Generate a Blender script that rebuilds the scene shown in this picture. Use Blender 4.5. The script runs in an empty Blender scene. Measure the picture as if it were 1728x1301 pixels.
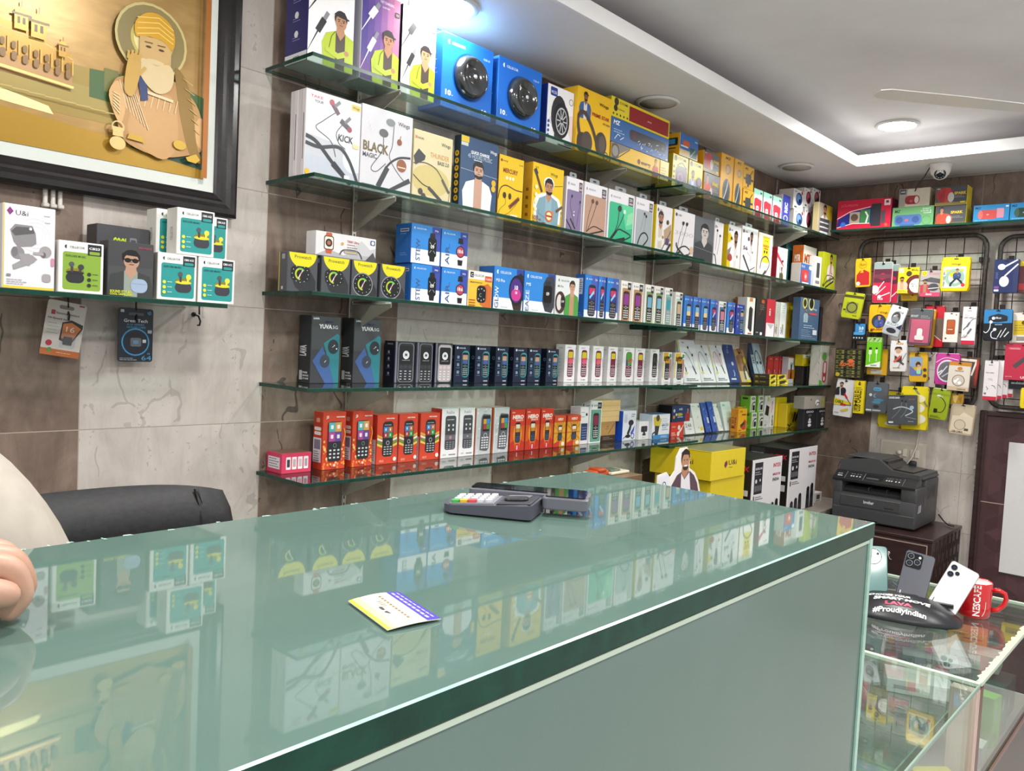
import bpy, bmesh, math, random
from mathutils import Vector, Matrix
random.seed(7)
C = bpy.context.scene.collection
S = bpy.context.scene
PI = math.pi
# ------------------------------------------------------------------ camera
cd = bpy.data.cameras.new('camera'); cam = bpy.data.objects.new('camera', cd); C.objects.link(cam); S.camera = cam
cd.sensor_width = 36.0; cd.sensor_fit = 'HORIZONTAL'; cd.lens = 1360.88 / 1728 * 36.0; cd.clip_start = 0.02
YAW, PITCH, ROLL = -0.83624, -0.05215, 0.04948
cam.matrix_world = Matrix.Translation((-1.13459, -1.91435, 1.55086)) @ Matrix.Rotation(YAW, 4, 'Z') @ Matrix.Rotation(PI/2 + PITCH, 4, 'X') @ Matrix.Rotation(ROLL, 4, 'Z')
# ------------------------------------------------------------------ world: soft daylight through the open shop front
W = bpy.data.worlds.new('world'); S.world = W; W.use_nodes = True
W.node_tree.nodes['Background'].inputs[0].default_value = (1.0, 0.985, 0.975, 1)
W.node_tree.nodes['Background'].inputs[1].default_value = 0.95
S.view_settings.view_transform = 'Standard'; S.view_settings.look = 'None'
S.view_settings.exposure = -0.2; S.view_settings.gamma = 1.0; S.view_settings.use_curve_mapping = False
LAMP_POWER = 18.0            # W per ceiling downlight
LED_STRENGTH = 30.0
XC, ZCEIL = 3.385, 2.505     # far corner of the room, underside of the soffit
# ------------------------------------------------------------------ materials
MATS = {}
def lin(h):
    h = h.lstrip('#'); r = []
    for i in (0, 2, 4):
        c = int(h[i:i+2], 16) / 255; r.append(c/12.92 if c <= .04045 else ((c+.055)/1.055)**2.4)
    return r
def principled(name):
    m = bpy.data.materials.new(name); m.use_nodes = True
    return m, m.node_tree, m.node_tree.nodes['Principled BSDF']
def M(hexc, rough=.42, metal=0.0, spec=.4, coat=0.0):
    """printed card / plastic of one colour with a faint procedural mottle"""
    k = (hexc, rough, metal, spec, coat)
    if k in MATS: return MATS[k]
    m, nt, b = principled('paint_' + hexc.lstrip('#'))
    c = lin(hexc)
    n = nt.nodes.new('ShaderNodeTexNoise'); n.inputs['Scale'].default_value = 60
    mx = nt.nodes.new('ShaderNodeMix'); mx.data_type = 'RGBA'
    mx.inputs[6].default_value = (*[x*.96 for x in c], 1); mx.inputs[7].default_value = (*[min(1, x*1.03) for x in c], 1)
    tc = nt.nodes.new('ShaderNodeTexCoord'); nt.links.new(tc.outputs['Object'], n.inputs['Vector'])
    nt.links.new(n.outputs['Fac'], mx.inputs[0]); nt.links.new(mx.outputs[2], b.inputs['Base Color'])
    b.inputs['Roughness'].default_value = rough; b.inputs['Metallic'].default_value = metal
    b.inputs['Specular IOR Level'].default_value = spec
    if coat: b.inputs['Coat Weight'].default_value = coat; b.inputs['Coat Roughness'].default_value = .08
    MATS[k] = m; return m
class N:                                              # tiny node-maths helper
    def __init__(s, nt): s.nt = nt
    def val(s, sock, x):
        if hasattr(x, 'is_output'): s.nt.links.new(x, sock)
        else: sock.default_value = x
    def m(s, op, a, b=0.0, c=0.0):
        n = s.nt.nodes.new('ShaderNodeMath'); n.operation = op
        for i, x in enumerate((a, b, c)): s.val(n.inputs[i], x)
        return n.outputs[0]
    def mix(s, f, a, b):
        n = s.nt.nodes.new('ShaderNodeMix'); n.data_type = 'RGBA'
        s.val(n.inputs[0], f); s.val(n.inputs[6], a); s.val(n.inputs[7], b); return n.outputs[2]
    def noise(s, vec, scale, detail=6, dist=0.0, rough=.55):
        n = s.nt.nodes.new('ShaderNodeTexNoise'); s.nt.links.new(vec, n.inputs['Vector'])
        n.inputs['Scale'].default_value = scale; n.inputs['Detail'].default_value = detail
        n.inputs['Distortion'].default_value = dist; n.inputs['Roughness'].default_value = rough; return n.outputs['Fac']
    def ramp(s, f, stops):
        n = s.nt.nodes.new('ShaderNodeValToRGB'); s.nt.links.new(f, n.inputs[0]); e = n.color_ramp.elements
        while len(e) < len(stops): e.new(.5)
        for el, (p, c) in zip(e, stops): el.position = p; el.color = (*c, 1) if len(c) == 3 else c
        return n.outputs[0]
def tile_material(right):
    m, nt, b = principled('slate_tiles'); k = N(nt)
    geo = nt.nodes.new('ShaderNodeNewGeometry'); sp = nt.nodes.new('ShaderNodeSeparateXYZ'); nt.links.new(geo.outputs['Position'], sp.inputs[0])
    u = k.m('MULTIPLY', sp.outputs[1], -1/.45) if right else k.m('MULTIPLY', sp.outputs[0], 1/.45)
    v = k.m('MULTIPLY', k.m('SUBTRACT', sp.outputs[2], 1.61), 1/.3)
    fu = k.m('FLOOR', u); fv = k.m('FLOOR', v)
    if right:
        cream = k.m('MULTIPLY', k.m('GREATER_THAN', u, 1.0), k.m('LESS_THAN', sp.outputs[2], 2.21))
    else:
        cream = k.m('MULTIPLY', k.m('FLOORED_MODULO', fu, 2.0), k.m('LESS_THAN', u, 7.0))
    # each tile shifts its own pattern
    cmb = nt.nodes.new('ShaderNodeCombineXYZ')
    nt.links.new(k.m('ADD', sp.outputs[0], k.m('MULTIPLY', k.m('ADD', fv, k.m('MULTIPLY', fu, .0)), 1.7)), cmb.inputs[0])
    nt.links.new(sp.outputs[1], cmb.inputs[1]); nt.links.new(sp.outputs[2], cmb.inputs[2])
    P = cmb.outputs[0]
    mp = nt.nodes.new('ShaderNodeMapping'); nt.links.new(P, mp.inputs[0]); mp.inputs['Rotation'].default_value = (0, .55, 0) if not right else (.55, 0, 0)
    mp.inputs['Scale'].default_value = (1, 1, .3); Q = mp.outputs[0]
    n1 = k.noise(P, 7, 8, .6, .62); n2 = k.noise(Q, 16, 8, 1.2, .65); n3 = k.noise(P, 70, 4)
    vo = nt.nodes.new('ShaderNodeTexVoronoi'); vo.feature = 'DISTANCE_TO_EDGE'; vo.inputs['Scale'].default_value = 4.6
    wob = nt.nodes.new('ShaderNodeVectorMath'); wob.operation = 'ADD'
    nz = nt.nodes.new('ShaderNodeTexNoise'); nz.inputs['Scale'].default_value = 9; nt.links.new(P, nz.inputs['Vector'])
    sc = nt.nodes.new('ShaderNodeVectorMath'); sc.operation = 'SCALE'; sc.inputs['Scale'].default_value = .06; nt.links.new(nz.outputs['Color'], sc.inputs[0])
    nt.links.new(Q, wob.inputs[0]); nt.links.new(sc.outputs[0], wob.inputs[1]); nt.links.new(wob.outputs[0], vo.inputs['Vector'])
    crack = k.m('MULTIPLY', k.m('LESS_THAN', vo.outputs['Distance'], .007), k.m('GREATER_THAN', n1, .52))
    brown = k.mix(k.m('MULTIPLY', crack, .75), k.ramp(k.m('ADD', k.m('MULTIPLY', n1, .6), k.m('MULTIPLY', n2, .4)), [(.3, (.085, .055, .041)), (.5, (.185, .128, .098)), (.7, (.31, .23, .185))]), (.03, .02, .016, 1))
    pit = k.m('GREATER_THAN', k.m('MULTIPLY', n3, n2), .36)
    crm = k.mix(k.m('MULTIPLY', crack, .3), k.ramp(k.m('ADD', k.m('MULTIPLY', n1, .5), k.m('MULTIPLY', n2, .5)), [(.3, (.40, .35, .31)), (.5, (.53, .475, .43)), (.7, (.62, .57, .525))]), (.14, .11, .09, 1))
    crm = k.mix(k.m('MULTIPLY', pit, .35), crm, (.2, .16, .13, 1))
    col = k.mix(cream, brown, crm)
    du = k.m('ABSOLUTE', k.m('SUBTRACT', u, k.m('ROUND', u))); dv = k.m('ABSOLUTE', k.m('SUBTRACT', v, k.m('ROUND', v)))
    jv = k.m('LESS_THAN', dv, .0035); ju = k.m('LESS_THAN', du, .0022)
    j = k.m('MAXIMUM', jv, ju)
    col = k.mix(j, col, k.mix(cream, (.40, .34, .29, 1), (.33, .28, .24, 1)))
    nt.links.new(col, b.inputs['Base Color']); b.inputs['Roughness'].default_value = .5
    bp = nt.nodes.new('ShaderNodeBump'); bp.inputs['Strength'].default_value = .35; bp.inputs['Distance'].default_value = .006
    nt.links.new(k.m('SUBTRACT', k.m('ADD', k.m('MULTIPLY', n2, .8), k.m('MULTIPLY', n1, .4)), k.m('ADD', crack, j)), bp.inputs['Height']); nt.links.new(bp.outputs[0], b.inputs['Normal'])
    return m
def glass_material(name, tint, rough=.015, ior=1.5, haze=0.0, hazecol=(.5, .6, .55, 1)):
    """thin pane: tinted see-through with Fresnel reflection and an optional milky film"""
    m = bpy.data.materials.new(name); m.use_nodes = True; nt = m.node_tree; nt.nodes.clear()
    o = nt.nodes.new('ShaderNodeOutputMaterial'); t = nt.nodes.new('ShaderNodeBsdfTransparent'); g = nt.nodes.new('ShaderNodeBsdfGlossy')
    f = nt.nodes.new('ShaderNodeFresnel'); x = nt.nodes.new('ShaderNodeMixShader')
    ge = nt.nodes.new('ShaderNodeNewGeometry'); io = nt.nodes.new('ShaderNodeMapRange'); io.inputs[3].default_value = ior; io.inputs[4].default_value = 1/ior; nt.links.new(ge.outputs['Backfacing'], io.inputs[0]); nt.links.new(io.outputs[0], f.inputs[0])   # same reflection from either side of the pane
    n = nt.nodes.new('ShaderNodeTexNoise'); n.inputs['Scale'].default_value = 3; tc = nt.nodes.new('ShaderNodeTexCoord'); nt.links.new(tc.outputs['Object'], n.inputs['Vector'])
    mr = nt.nodes.new('ShaderNodeMapRange'); mr.inputs[3].default_value = rough; mr.inputs[4].default_value = rough*2.2; nt.links.new(n.outputs[0], mr.inputs[0]); nt.links.new(mr.outputs[0], g.inputs['Roughness'])
    t.inputs[0].default_value = (*tint, 1); g.inputs[0].default_value = (1, 1, 1, 1)
    a = t.outputs[0]
    if haze:
        d = nt.nodes.new('ShaderNodeBsdfDiffuse'); d.inputs[0].default_value = hazecol; h = nt.nodes.new('ShaderNodeMixShader'); h.inputs[0].default_value = haze
        nt.links.new(t.outputs[0], h.inputs[1]); nt.links.new(d.outputs[0], h.inputs[2]); a = h.outputs[0]
    nt.links.new(f.outputs[0], x.inputs[0]); nt.links.new(a, x.inputs[1]); nt.links.new(g.outputs[0], x.inputs[2]); nt.links.new(x.outputs[0], o.inputs[0])
    return m
def noisy(name, c1, c2, scale, rough, bump=0.0, spec=.5, metal=0.0, stretch=(1, 1, 1)):
    m, nt, b = principled(name); k = N(nt); tc = nt.nodes.new('ShaderNodeTexCoord'); mp = nt.nodes.new('ShaderNodeMapping'); mp.inputs['Scale'].default_value = stretch
    nt.links.new(tc.outputs['Object'], mp.inputs[0]); n = k.noise(mp.outputs[0], scale, 6, .3)
    nt.links.new(k.ramp(n, [(.3, c1), (.7, c2)]), b.inputs['Base Color']); b.inputs['Roughness'].default_value = rough; b.inputs['Specular IOR Level'].default_value = spec; b.inputs['Metallic'].default_value = metal
    if bump:
        bp = nt.nodes.new('ShaderNodeBump'); bp.inputs['Strength'].default_value = bump; bp.inputs['Distance'].default_value = .002; nt.links.new(n, bp.inputs['Height']); nt.links.new(bp.outputs[0], b.inputs['Normal'])
    return m
def emit(name, col, st):
    m = bpy.data.materials.new(name); m.use_nodes = True; nt = m.node_tree; nt.nodes.clear(); o = nt.nodes.new('ShaderNodeOutputMaterial'); e = nt.nodes.new('ShaderNodeEmission')
    e.inputs[0].default_value = (*col, 1); e.inputs[1].default_value = st; nt.links.new(e.outputs[0], o.inputs[0]); return m
SHELF_GLASS = glass_material('shelf_glass', (.80, .90, .855), .02)
PANE = glass_material('showcase_glass', (.90, .96, .93), .01, 1.5, .05, (.45, .52, .48, 1))
CLEAR = glass_material('clear_plastic', (.93, .95, .96), .06, 1.45, .06, (.8, .82, .85, 1))
PANE_FRONT = glass_material('showcase_front_glass', (.92, .97, .94), .01, 1.22, .03, (.45, .52, .48, 1))
EDGE = noisy('glass_edge', (.002, .028, .017), (.005, .055, .035), 30, .25, 0, .3)
EDGE_LIGHT = noisy('glass_edge_light', (.30, .52, .43), (.42, .64, .54), 40, .2)
COUNTER_TOP = noisy('painted_glass_top', (.098, .162, .138), (.112, .18, .155), 3, .025)
COUNTER_FRONT = noisy('frosted_glass_front', (.105, .168, .145), (.125, .19, .167), 3, .13)
CREAMPAINT = noisy('white_paint', (.74, .725, .73), (.80, .785, .79), 4, .55)
CHROME = M('b9b2aa', .3, .85); STEEL = M('a59c92', .4, .35); BLACKPL = noisy('black_plastic', (.018, .018, .02), (.026, .026, .028), 60, .4)
LEATHER = noisy('black_leather', (.012, .012, .013), (.02, .02, .022), 90, .5, .25, .3)
WOODDK = noisy('dark_laminate', (.022, .010, .010), (.045, .022, .020), 9, .3, 0, .5, 0, (1, 1, 6))
FRAMEBLK = noisy('black_frame', (.008, .006, .007), (.02, .016, .017), 20, .22)
LED = emit('led_diffuser', (1, .985, .96), LED_STRENGTH)
# ------------------------------------------------------------------ mesh builder
class MB:
    def __init__(s): s.v = []; s.f = []; s.m = []; s.mats = []; s.sm = []
    def mi(s, mat):
        if mat not in s.mats: s.mats.append(mat)
        return s.mats.index(mat)
    def add(s, vs, fs, mat, smooth=False):
        o = len(s.v); s.v += [tuple(v) for v in vs]; i = s.mi(mat)
        for f in fs: s.f.append(tuple(o + a for a in f)); s.m.append(i); s.sm.append(smooth)
    def box(s, a, b, mat, bev=0.0, seg=1):
        (x0, y0, z0), (x1, y1, z1) = a, b
        vs = [(x0,y0,z0),(x1,y0,z0),(x1,y1,z0),(x0,y1,z0),(x0,y0,z1),(x1,y0,z1),(x1,y1,z1),(x0,y1,z1)]
        fs = [(0,3,2,1),(4,5,6,7),(0,1,5,4),(1,2,6,5),(2,3,7,6),(3,0,4,7)]
        if not bev: s.add(vs, fs, mat); return
        bm = bmesh.new(); w = [bm.verts.new(v) for v in vs]
        for f in fs: bm.faces.new([w[i] for i in f])
        bmesh.ops.bevel(bm, geom=bm.edges[:], offset=bev, segments=seg, affect='EDGES', profile=.5)
        s.bm(bm, mat, seg > 1)
    def bm(s, bm, mat, smooth=False):
        bm.verts.index_update(); s.add([v.co for v in bm.verts], [[v.index for v in f.verts] for f in bm.faces], mat, smooth); bm.free()
    def tube(s, pts, r, mat, n=8, closed=False, caps=True):
        pts = [Vector(p) for p in pts]; k = len(pts); rs = r if isinstance(r, (list, tuple)) else [r]*k; vs = []; fs = []; up = None
        for i, p in enumerate(pts):
            d = (pts[(i+1) % k] - pts[i-1]) if closed else (pts[min(i+1, k-1)] - pts[max(i-1, 0)])
            d.normalize()
            if up is None: up = d.orthogonal().normalized()
            else: up = (up - d*up.dot(d)).normalized()
            q = d.cross(up)
            vs += [p + (up*math.cos(2*PI*j/n) + q*math.sin(2*PI*j/n))*rs[i] for j in range(n)]
        for i in range(k if closed else k-1):
            a = i*n; b = ((i+1) % k)*n
            fs += [(a+j, a+(j+1) % n, b+(j+1) % n, b+j) for j in range(n)]
        if caps and not closed: fs += [tuple(range(n-1, -1, -1)), tuple(range((k-1)*n, k*n))]
        s.add(vs, fs, mat, True)
    def lathe(s, prof, c, mat, n=32, axis='z', smooth=True, caps=True):
        vs = []; fs = []
        for r, h in prof:
            for j in range(n):
                a = 2*PI*j/n; p = (r*math.cos(a), r*math.sin(a), h)
                if axis == 'y': p = (p[0], -p[2], p[1])
                if axis == 'x': p = (-p[2], p[0], p[1])
                vs.append((c[0]+p[0], c[1]+p[1], c[2]+p[2]))
        for i in range(len(prof)-1):
            fs += [(i*n+j, i*n+(j+1) % n, (i+1)*n+(j+1) % n, (i+1)*n+j) for j in range(n)]
        if caps and prof[0][0] > 1e-6: fs.append(tuple(range(n-1, -1, -1)))
        if caps and prof[-1][0] > 1e-6: fs.append(tuple(range((len(prof)-1)*n, len(prof)*n)))
        s.add(vs, fs, mat, smooth)
    def prism(s, poly, fn, t0, t1, mat, side=None):
        """poly in 2D, fn(a, b, t) -> 3D point, extruded from t0 to t1"""
        n = len(poly); vs = [fn(a, b, t0) for a, b in poly] + [fn(a, b, t1) for a, b in poly]
        s.add(vs, [tuple(range(n-1, -1, -1)), tuple(range(n, 2*n))], mat)
        s.add(vs, [(i, (i+1) % n, n+(i+1) % n, n+i) for i in range(n)], side or mat)
    def ball(s, c, r, mat, n=16, k=10, cut=-1.0):
        rx, ry, rz = (r, r, r) if not isinstance(r, tuple) else r; vs = []; fs = []
        for i in range(k+1):
            t = -PI/2 + PI*i/k
            for j in range(n):
                a = 2*PI*j/n; vs.append((c[0]+rx*math.cos(t)*math.cos(a), c[1]+ry*math.cos(t)*math.sin(a), c[2]+rz*math.sin(t)))
        for i in range(k): fs += [(i*n+j, i*n+(j+1) % n, (i+1)*n+(j+1) % n, (i+1)*n+j) for j in range(n)]
        s.add(vs, fs, mat, True)
    def build(s, name, parent=None, loc=None, rot=None):
        me = bpy.data.meshes.new(name); me.from_pydata(s.v, [], s.f); me.update()
        for m in s.mats: me.materials.append(m)
        me.polygons.foreach_set('material_index', s.m); me.polygons.foreach_set('use_smooth', s.sm)
        o = bpy.data.objects.new(name, me); C.objects.link(o)
        if parent: o.parent = parent
        if loc is not None: o.location = loc
        if rot is not None: o.rotation_euler = rot
        return o
def tag(o, label=None, cat=None, group=None, kind=None):
    if label: o['label'] = label
    if cat: o['category'] = cat
    if group: o['group'] = group
    if kind: o['kind'] = kind
    return o
def empty(name, loc, label, cat, group=None, rot=None):
    o = bpy.data.objects.new(name, None); o.empty_display_size = .05; C.objects.link(o); o.location = loc
    if rot: o.rotation_euler = rot
    return tag(o, label, cat, group)
def copy_tree(o, parent=None):
    c = o.copy(); C.objects.link(c)
    if parent: c.parent = parent
    for ch in [x for x in list(C.objects) if x.parent == o]: copy_tree(ch, c)
    return c
def rrect(x0, y0, x1, y1, r, k=4):
    P = []
    for cx, cy, a0 in ((x1-r, y0+r, -PI/2), (x1-r, y1-r, 0), (x0+r, y1-r, PI/2), (x0+r, y0+r, PI)):
        P += [(cx + r*math.cos(a0 + PI/2*i/k), cy + r*math.sin(a0 + PI/2*i/k)) for i in range(k+1)]
    return P
# ------------------------------------------------------------------ lettering
TXT = {}
def text_mesh(s, bold):
    k = (s, bold)
    if k not in TXT:
        c = bpy.data.curves.new('lettering', 'FONT'); c.body = s; c.size = 1; c.resolution_u = 2; c.offset = bold
        o = bpy.data.objects.new('lettering', c); me = bpy.data.meshes.new_from_object(o)
        vs = [(v.co.x, v.co.y) for v in me.vertices]; fs = [tuple(p.vertices) for p in me.polygons]
        bpy.data.objects.remove(o); bpy.data.curves.remove(c); bpy.data.meshes.remove(me)
        xs = [v[0] for v in vs] or [0, 1]; ys = [v[1] for v in vs] or [0, 1]
        TXT[k] = (vs, fs, min(xs), max(xs), min(ys), max(ys))
    return TXT[k]
class Art:
    """draws print on a face: fn maps (x, y, height above face) to a point; x and y are fractions of W and H"""
    def __init__(s, mb, W, H, fn, gloss=.35):
        s.mb = mb; s.W = W; s.H = H; s.fn = fn; s.k = 0; s.gloss = gloss
    def put(s, pts, fs, c, rough=None, metal=0):
        s.k += 1; d = .00007*s.k + .00008
        if s.W < .99: pts = [(min(1, max(0, x)), min(1, max(0, y))) for x, y in pts]        # print stays on its face
        s.mb.add([s.fn(x*s.W, y*s.H, d) for x, y in pts], fs, M(c, rough or s.gloss, metal))
    def poly(s, pts, c, sm=False, **k):
        if sm:            # rounded outline through the given points
            n = len(pts); q = []
            for i in range(n):
                p0, p1, p2, p3 = pts[i-1], pts[i], pts[(i+1) % n], pts[(i+2) % n]
                for j in range(4):
                    t = j/4; q.append(tuple(.5*(2*p1[a] + (p2[a]-p0[a])*t + (2*p0[a]-5*p1[a]+4*p2[a]-p3[a])*t*t + (3*p1[a]-p0[a]-3*p2[a]+p3[a])*t**3) for a in (0, 1)))
            pts = q
        s.put(pts, [tuple(range(len(pts)))], c, **k)
    def rect(s, x0, y0, x1, y1, c, **k): s.poly([(x0, y0), (x1, y0), (x1, y1), (x0, y1)], c, **k)
    def rr(s, x0, y0, x1, y1, c, r=.08, **k):
        q = rrect(x0*s.W, y0*s.H, x1*s.W, y1*s.H, min(r*s.W, (x1-x0)*s.W*.49, (y1-y0)*s.H*.49)); s.poly([(a/s.W, b/s.H) for a, b in q], c, **k)
    def ell(s, cx, cy, rx, c, ry=None, n=20, a0=0, a1=360, **k):
        ry = ry if ry is not None else rx*s.W/s.H; full = a1-a0 >= 360
        s.poly([(cx + rx*math.cos(math.radians(a0+(a1-a0)*i/n)), cy + ry*math.sin(math.radians(a0+(a1-a0)*i/n))) for i in range(n if full else n+1)], c, **k)
    def ring(s, cx, cy, rx, w, c, a0=0, a1=360, n=24, ry=None):
        ry = ry if ry is not None else rx*s.W/s.H; wy = w*ry/rx; P = []; F = []
        for i in range(n+1):
            a = math.radians(a0+(a1-a0)*i/n); P += [(cx+rx*math.cos(a), cy+ry*math.sin(a)), (cx+(rx-w)*math.cos(a), cy+(ry-wy)*math.sin(a))]
        F = [(2*i, 2*i+2, 2*i+3, 2*i+1) for i in range(n)]; s.put(P, F, c)
    def line(s, pts, w, c):
        """polyline, w as a fraction of W"""
        q = [Vector((x*s.W, y*s.H)) for x, y in pts]; h = w*s.W/2; P = []; F = []
        for i, p in enumerate(q):
            d = (q[min(i+1, len(q)-1)] - q[max(i-1, 0)])
            if d.length < 1e-9: d = Vector((1, 0))
            d.normalize(); nrm = Vector((-d.y, d.x))*h; P += [((p+nrm).x/s.W, (p+nrm).y/s.H), ((p-nrm).x/s.W, (p-nrm).y/s.H)]
        F = [(2*i, 2*i+2, 2*i+3, 2*i+1) for i in range(len(q)-1)]; s.put(P, F, c)
    def curve(s, pts, w, c, n=6):
        q = []; P = [pts[0]] + list(pts) + [pts[-1]]
        for i in range(1, len(P)-2):
            p0, p1, p2, p3 = P[i-1:i+3]
            for j in range(n):
                t = j/n; q.append(tuple(.5*(2*p1[a] + (p2[a]-p0[a])*t + (2*p0[a]-5*p1[a]+4*p2[a]-p3[a])*t*t + (3*p1[a]-p0[a]-3*p2[a]+p3[a])*t**3) for a in (0, 1)))
        q.append(pts[-1]); s.line(q, w, c)
    def text(s, t, x, y, h, c, w=None, rot=0, bold=.012, al='l', skew=0):
        vs, fs, x0, x1, y0, y1 = text_mesh(t, bold)
        sy = h*s.H/.72; sx = sy
        if w: sx = w*(s.W if not rot else s.H)/(x1-x0)
        off = {'l': 0, 'c': .5, 'r': 1}[al]*(x1-x0)*sx; ca, sa = math.cos(math.radians(rot)), math.sin(math.radians(rot)); P = []
        for a, b in vs:
            u = (a-x0)*sx - off + b*sy*skew; v = b*sy; P.append((x + (u*ca - v*sa)/s.W, y + (u*sa + v*ca)/s.H))
        s.put(P, fs, c)
    def lines(s, x, y, w, n, c, dy=.03, h=.008, seed=1):
        """rows of small print too fine to read"""
        R = random.Random(seed); P = []; F = []
        for i in range(n):
            a = x
            while a < x+w*R.uniform(.7, 1):
                b = min(x+w, a + w*R.uniform(.08, .22)); o = len(P); yy = y - i*dy
                P += [(a, yy), (b, yy), (b, yy+h), (a, yy+h)]; F.append((o, o+1, o+2, o+3)); a = b + w*.03
        s.put(P, F, c)
    # ---- pictures printed on packs
    def person(s, cx, y0, h, jacket='#f2f2f0', inner='#3a3a40', skin='#a87858', hair='#1d1614', beard=False, cap=None, arms=True, glasses=False, wide=1.0):
        k = h*s.H/s.W*wide; X = lambda a: cx + a*k; Y = lambda b: y0 + b*h
        s.poly([(X(-.34), Y(0)), (X(-.38), Y(.38)), (X(-.3), Y(.56)), (X(-.1), Y(.64)), (X(.1), Y(.64)), (X(.28), Y(.57)), (X(.36), Y(.4)), (X(.34), Y(.2)), (X(.33), Y(0)), (X(0), Y(0))], jacket)
        s.poly([(X(-.1), Y(0)), (X(-.1), Y(.64)), (X(.1), Y(.64)), (X(.1), Y(0))], inner)
        s.poly([(X(-.09), Y(.62)), (X(0), Y(.5)), (X(.09), Y(.62)), (X(.07), Y(.74)), (X(-.07), Y(.74))], skin)
        s.ell(X(0), Y(.87), .135*k, hair, ry=.14*h)
        s.ell(X(.005), Y(.81), .115*k, skin, ry=.135*h)
        if beard: s.ell(X(.005), Y(.735), .105*k, hair, ry=.075*h, a0=180, a1=360); s.ell(X(.005), Y(.735), .045*k, skin, ry=.012*h)
        s.poly([(X(-.12), Y(.83)), (X(-.135), Y(.93)), (X(-.05), Y(1.0)), (X(.07), Y(1.0)), (X(.13), Y(.92)), (X(.12), Y(.83)), (X(.09), Y(.9)), (X(-.08), Y(.91))], cap or hair)
        if cap: s.poly([(X(-.13), Y(.9)), (X(.17), Y(.88)), (X(.17), Y(.91)), (X(-.1), Y(.94))], cap)
        if glasses: s.ell(X(-.05), Y(.825), .048*k, '#15110f', ry=.04*h); s.ell(X(.06), Y(.825), .048*k, '#15110f', ry=.04*h); s.line([(X(-.11), Y(.84)), (X(.12), Y(.84))], .02*k, '#15110f')
        else:
            for e in (-.045, .055): s.ell(X(e), Y(.825), .018*k, '#1a1210', ry=.011*h); s.line([(X(e-.03), Y(.853)), (X(e+.03), Y(.856))], .012*k, hair)
        s.poly([(X(-.002), Y(.82)), (X(.018), Y(.785)), (X(-.012), Y(.785))], '#8f6248'); s.line([(X(-.03), Y(.757)), (X(.04), Y(.757))], .012*k, '#7d3f36')
        if arms: s.line([(X(-.3), Y(.3)), (X(-.05), Y(.22)), (X(.12), Y(.3))], .1*k, jacket); s.ell(X(.13), Y(.31), .05*k, skin, ry=.045*h)
    def fphone(s, x, y, w, h, body='#26262c', scr=('#3a8fd0', '#e09030', '#c02060', '#6030a0'), kc='#d8d8d8', nav=True):
        s.rr(x, y, x+w, y+h, body, r=.28*w)
        if len(scr) == 1: s.rect(x+.1*w, y+.52*h, x+.9*w, y+.90*h, scr[0])
        elif len(scr) == 2: s.rect(x+.1*w, y+.70*h, x+.9*w, y+.90*h, scr[0]); s.rect(x+.1*w, y+.52*h, x+.9*w, y+.70*h, scr[1])
        else:
            for i, c in enumerate(scr[:4]):
                a = x+(.1+.4*(i % 2))*w; b = y+(.71-.19*(i//2))*h; s.rect(a, b, a+.39*w, b+.18*h, c); s.ell(a+.2*w, b+.1*h, .09*w, '#f4f4f4', n=8)
        if nav: s.ring(x+.5*w, y+.43*h, .14*w, .04*w, kc, n=10); s.rect(x+.14*w, y+.42*h, x+.28*w, y+.44*h, kc); s.rect(x+.72*w, y+.42*h, x+.86*w, y+.44*h, kc)
        P = []; F = []
        for r in range(4):
            for q in range(3):
                a = x+(.13+.27*q)*w; b = y+(.06+.078*r)*h; o = len(P); P += [(a, b), (a+.2*w, b), (a+.2*w, b+.04*h), (a, b+.04*h)]; F.append((o, o+1, o+2, o+3))
        s.put(P, F, kc)
    def watch(s, cx, cy, w, h, strap='#1c1c20', case='#101014', face='#0a0a0e', digits='#f0f0f0', rnd=False, tint=None, t='09'):
        s.poly([(cx-.28*w, cy+.3*h), (cx-.22*w, cy+.5*h), (cx+.22*w, cy+.5*h), (cx+.28*w, cy+.3*h)], strap); s.poly([(cx-.28*w, cy-.3*h), (cx-.22*w, cy-.5*h), (cx+.22*w, cy-.5*h), (cx+.28*w, cy-.3*h)], strap)
        if rnd:
            s.ell(cx, cy, .46*w, case); s.ell(cx, cy, .39*w, tint or face)
        else:
            s.rr(cx-.4*w, cy-.33*h, cx+.4*w, cy+.33*h, case, r=.16*w); s.rr(cx-.33*w, cy-.28*h, cx+.33*w, cy+.28*h, tint or face, r=.12*w)
        s.text(t, cx, cy-.04*h, .13*h, digits, al='c', bold=.02)
    def buds(s, cx, cy, w, case='#2a2c30', lid='#e0d43a', bud='#e8e03a'):
        k = w*s.W/s.H
        s.ell(cx, cy+.16*k, .44*w, '#8a7a20' if lid != case else '#3a3a40', ry=.16*k); s.rr(cx-.45*w, cy-.45*k, cx+.45*w, cy+.1*k, case, r=.3*w); s.ell(cx, cy+.09*k, .45*w, lid, ry=.09*k)
        s.rr(cx-.22*w, cy+.1*k, cx-.1*w, cy+.5*k, '#3c3e44', r=.05*w); s.ell(cx-.18*w, cy+.52*k, .13*w, '#50545a'); s.rr(cx+.18*w, cy+.1*k, cx+.3*w, cy+.36*k, bud, r=.05*w); s.ell(cx+.28*w, cy+.4*k, .15*w, bud)
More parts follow.
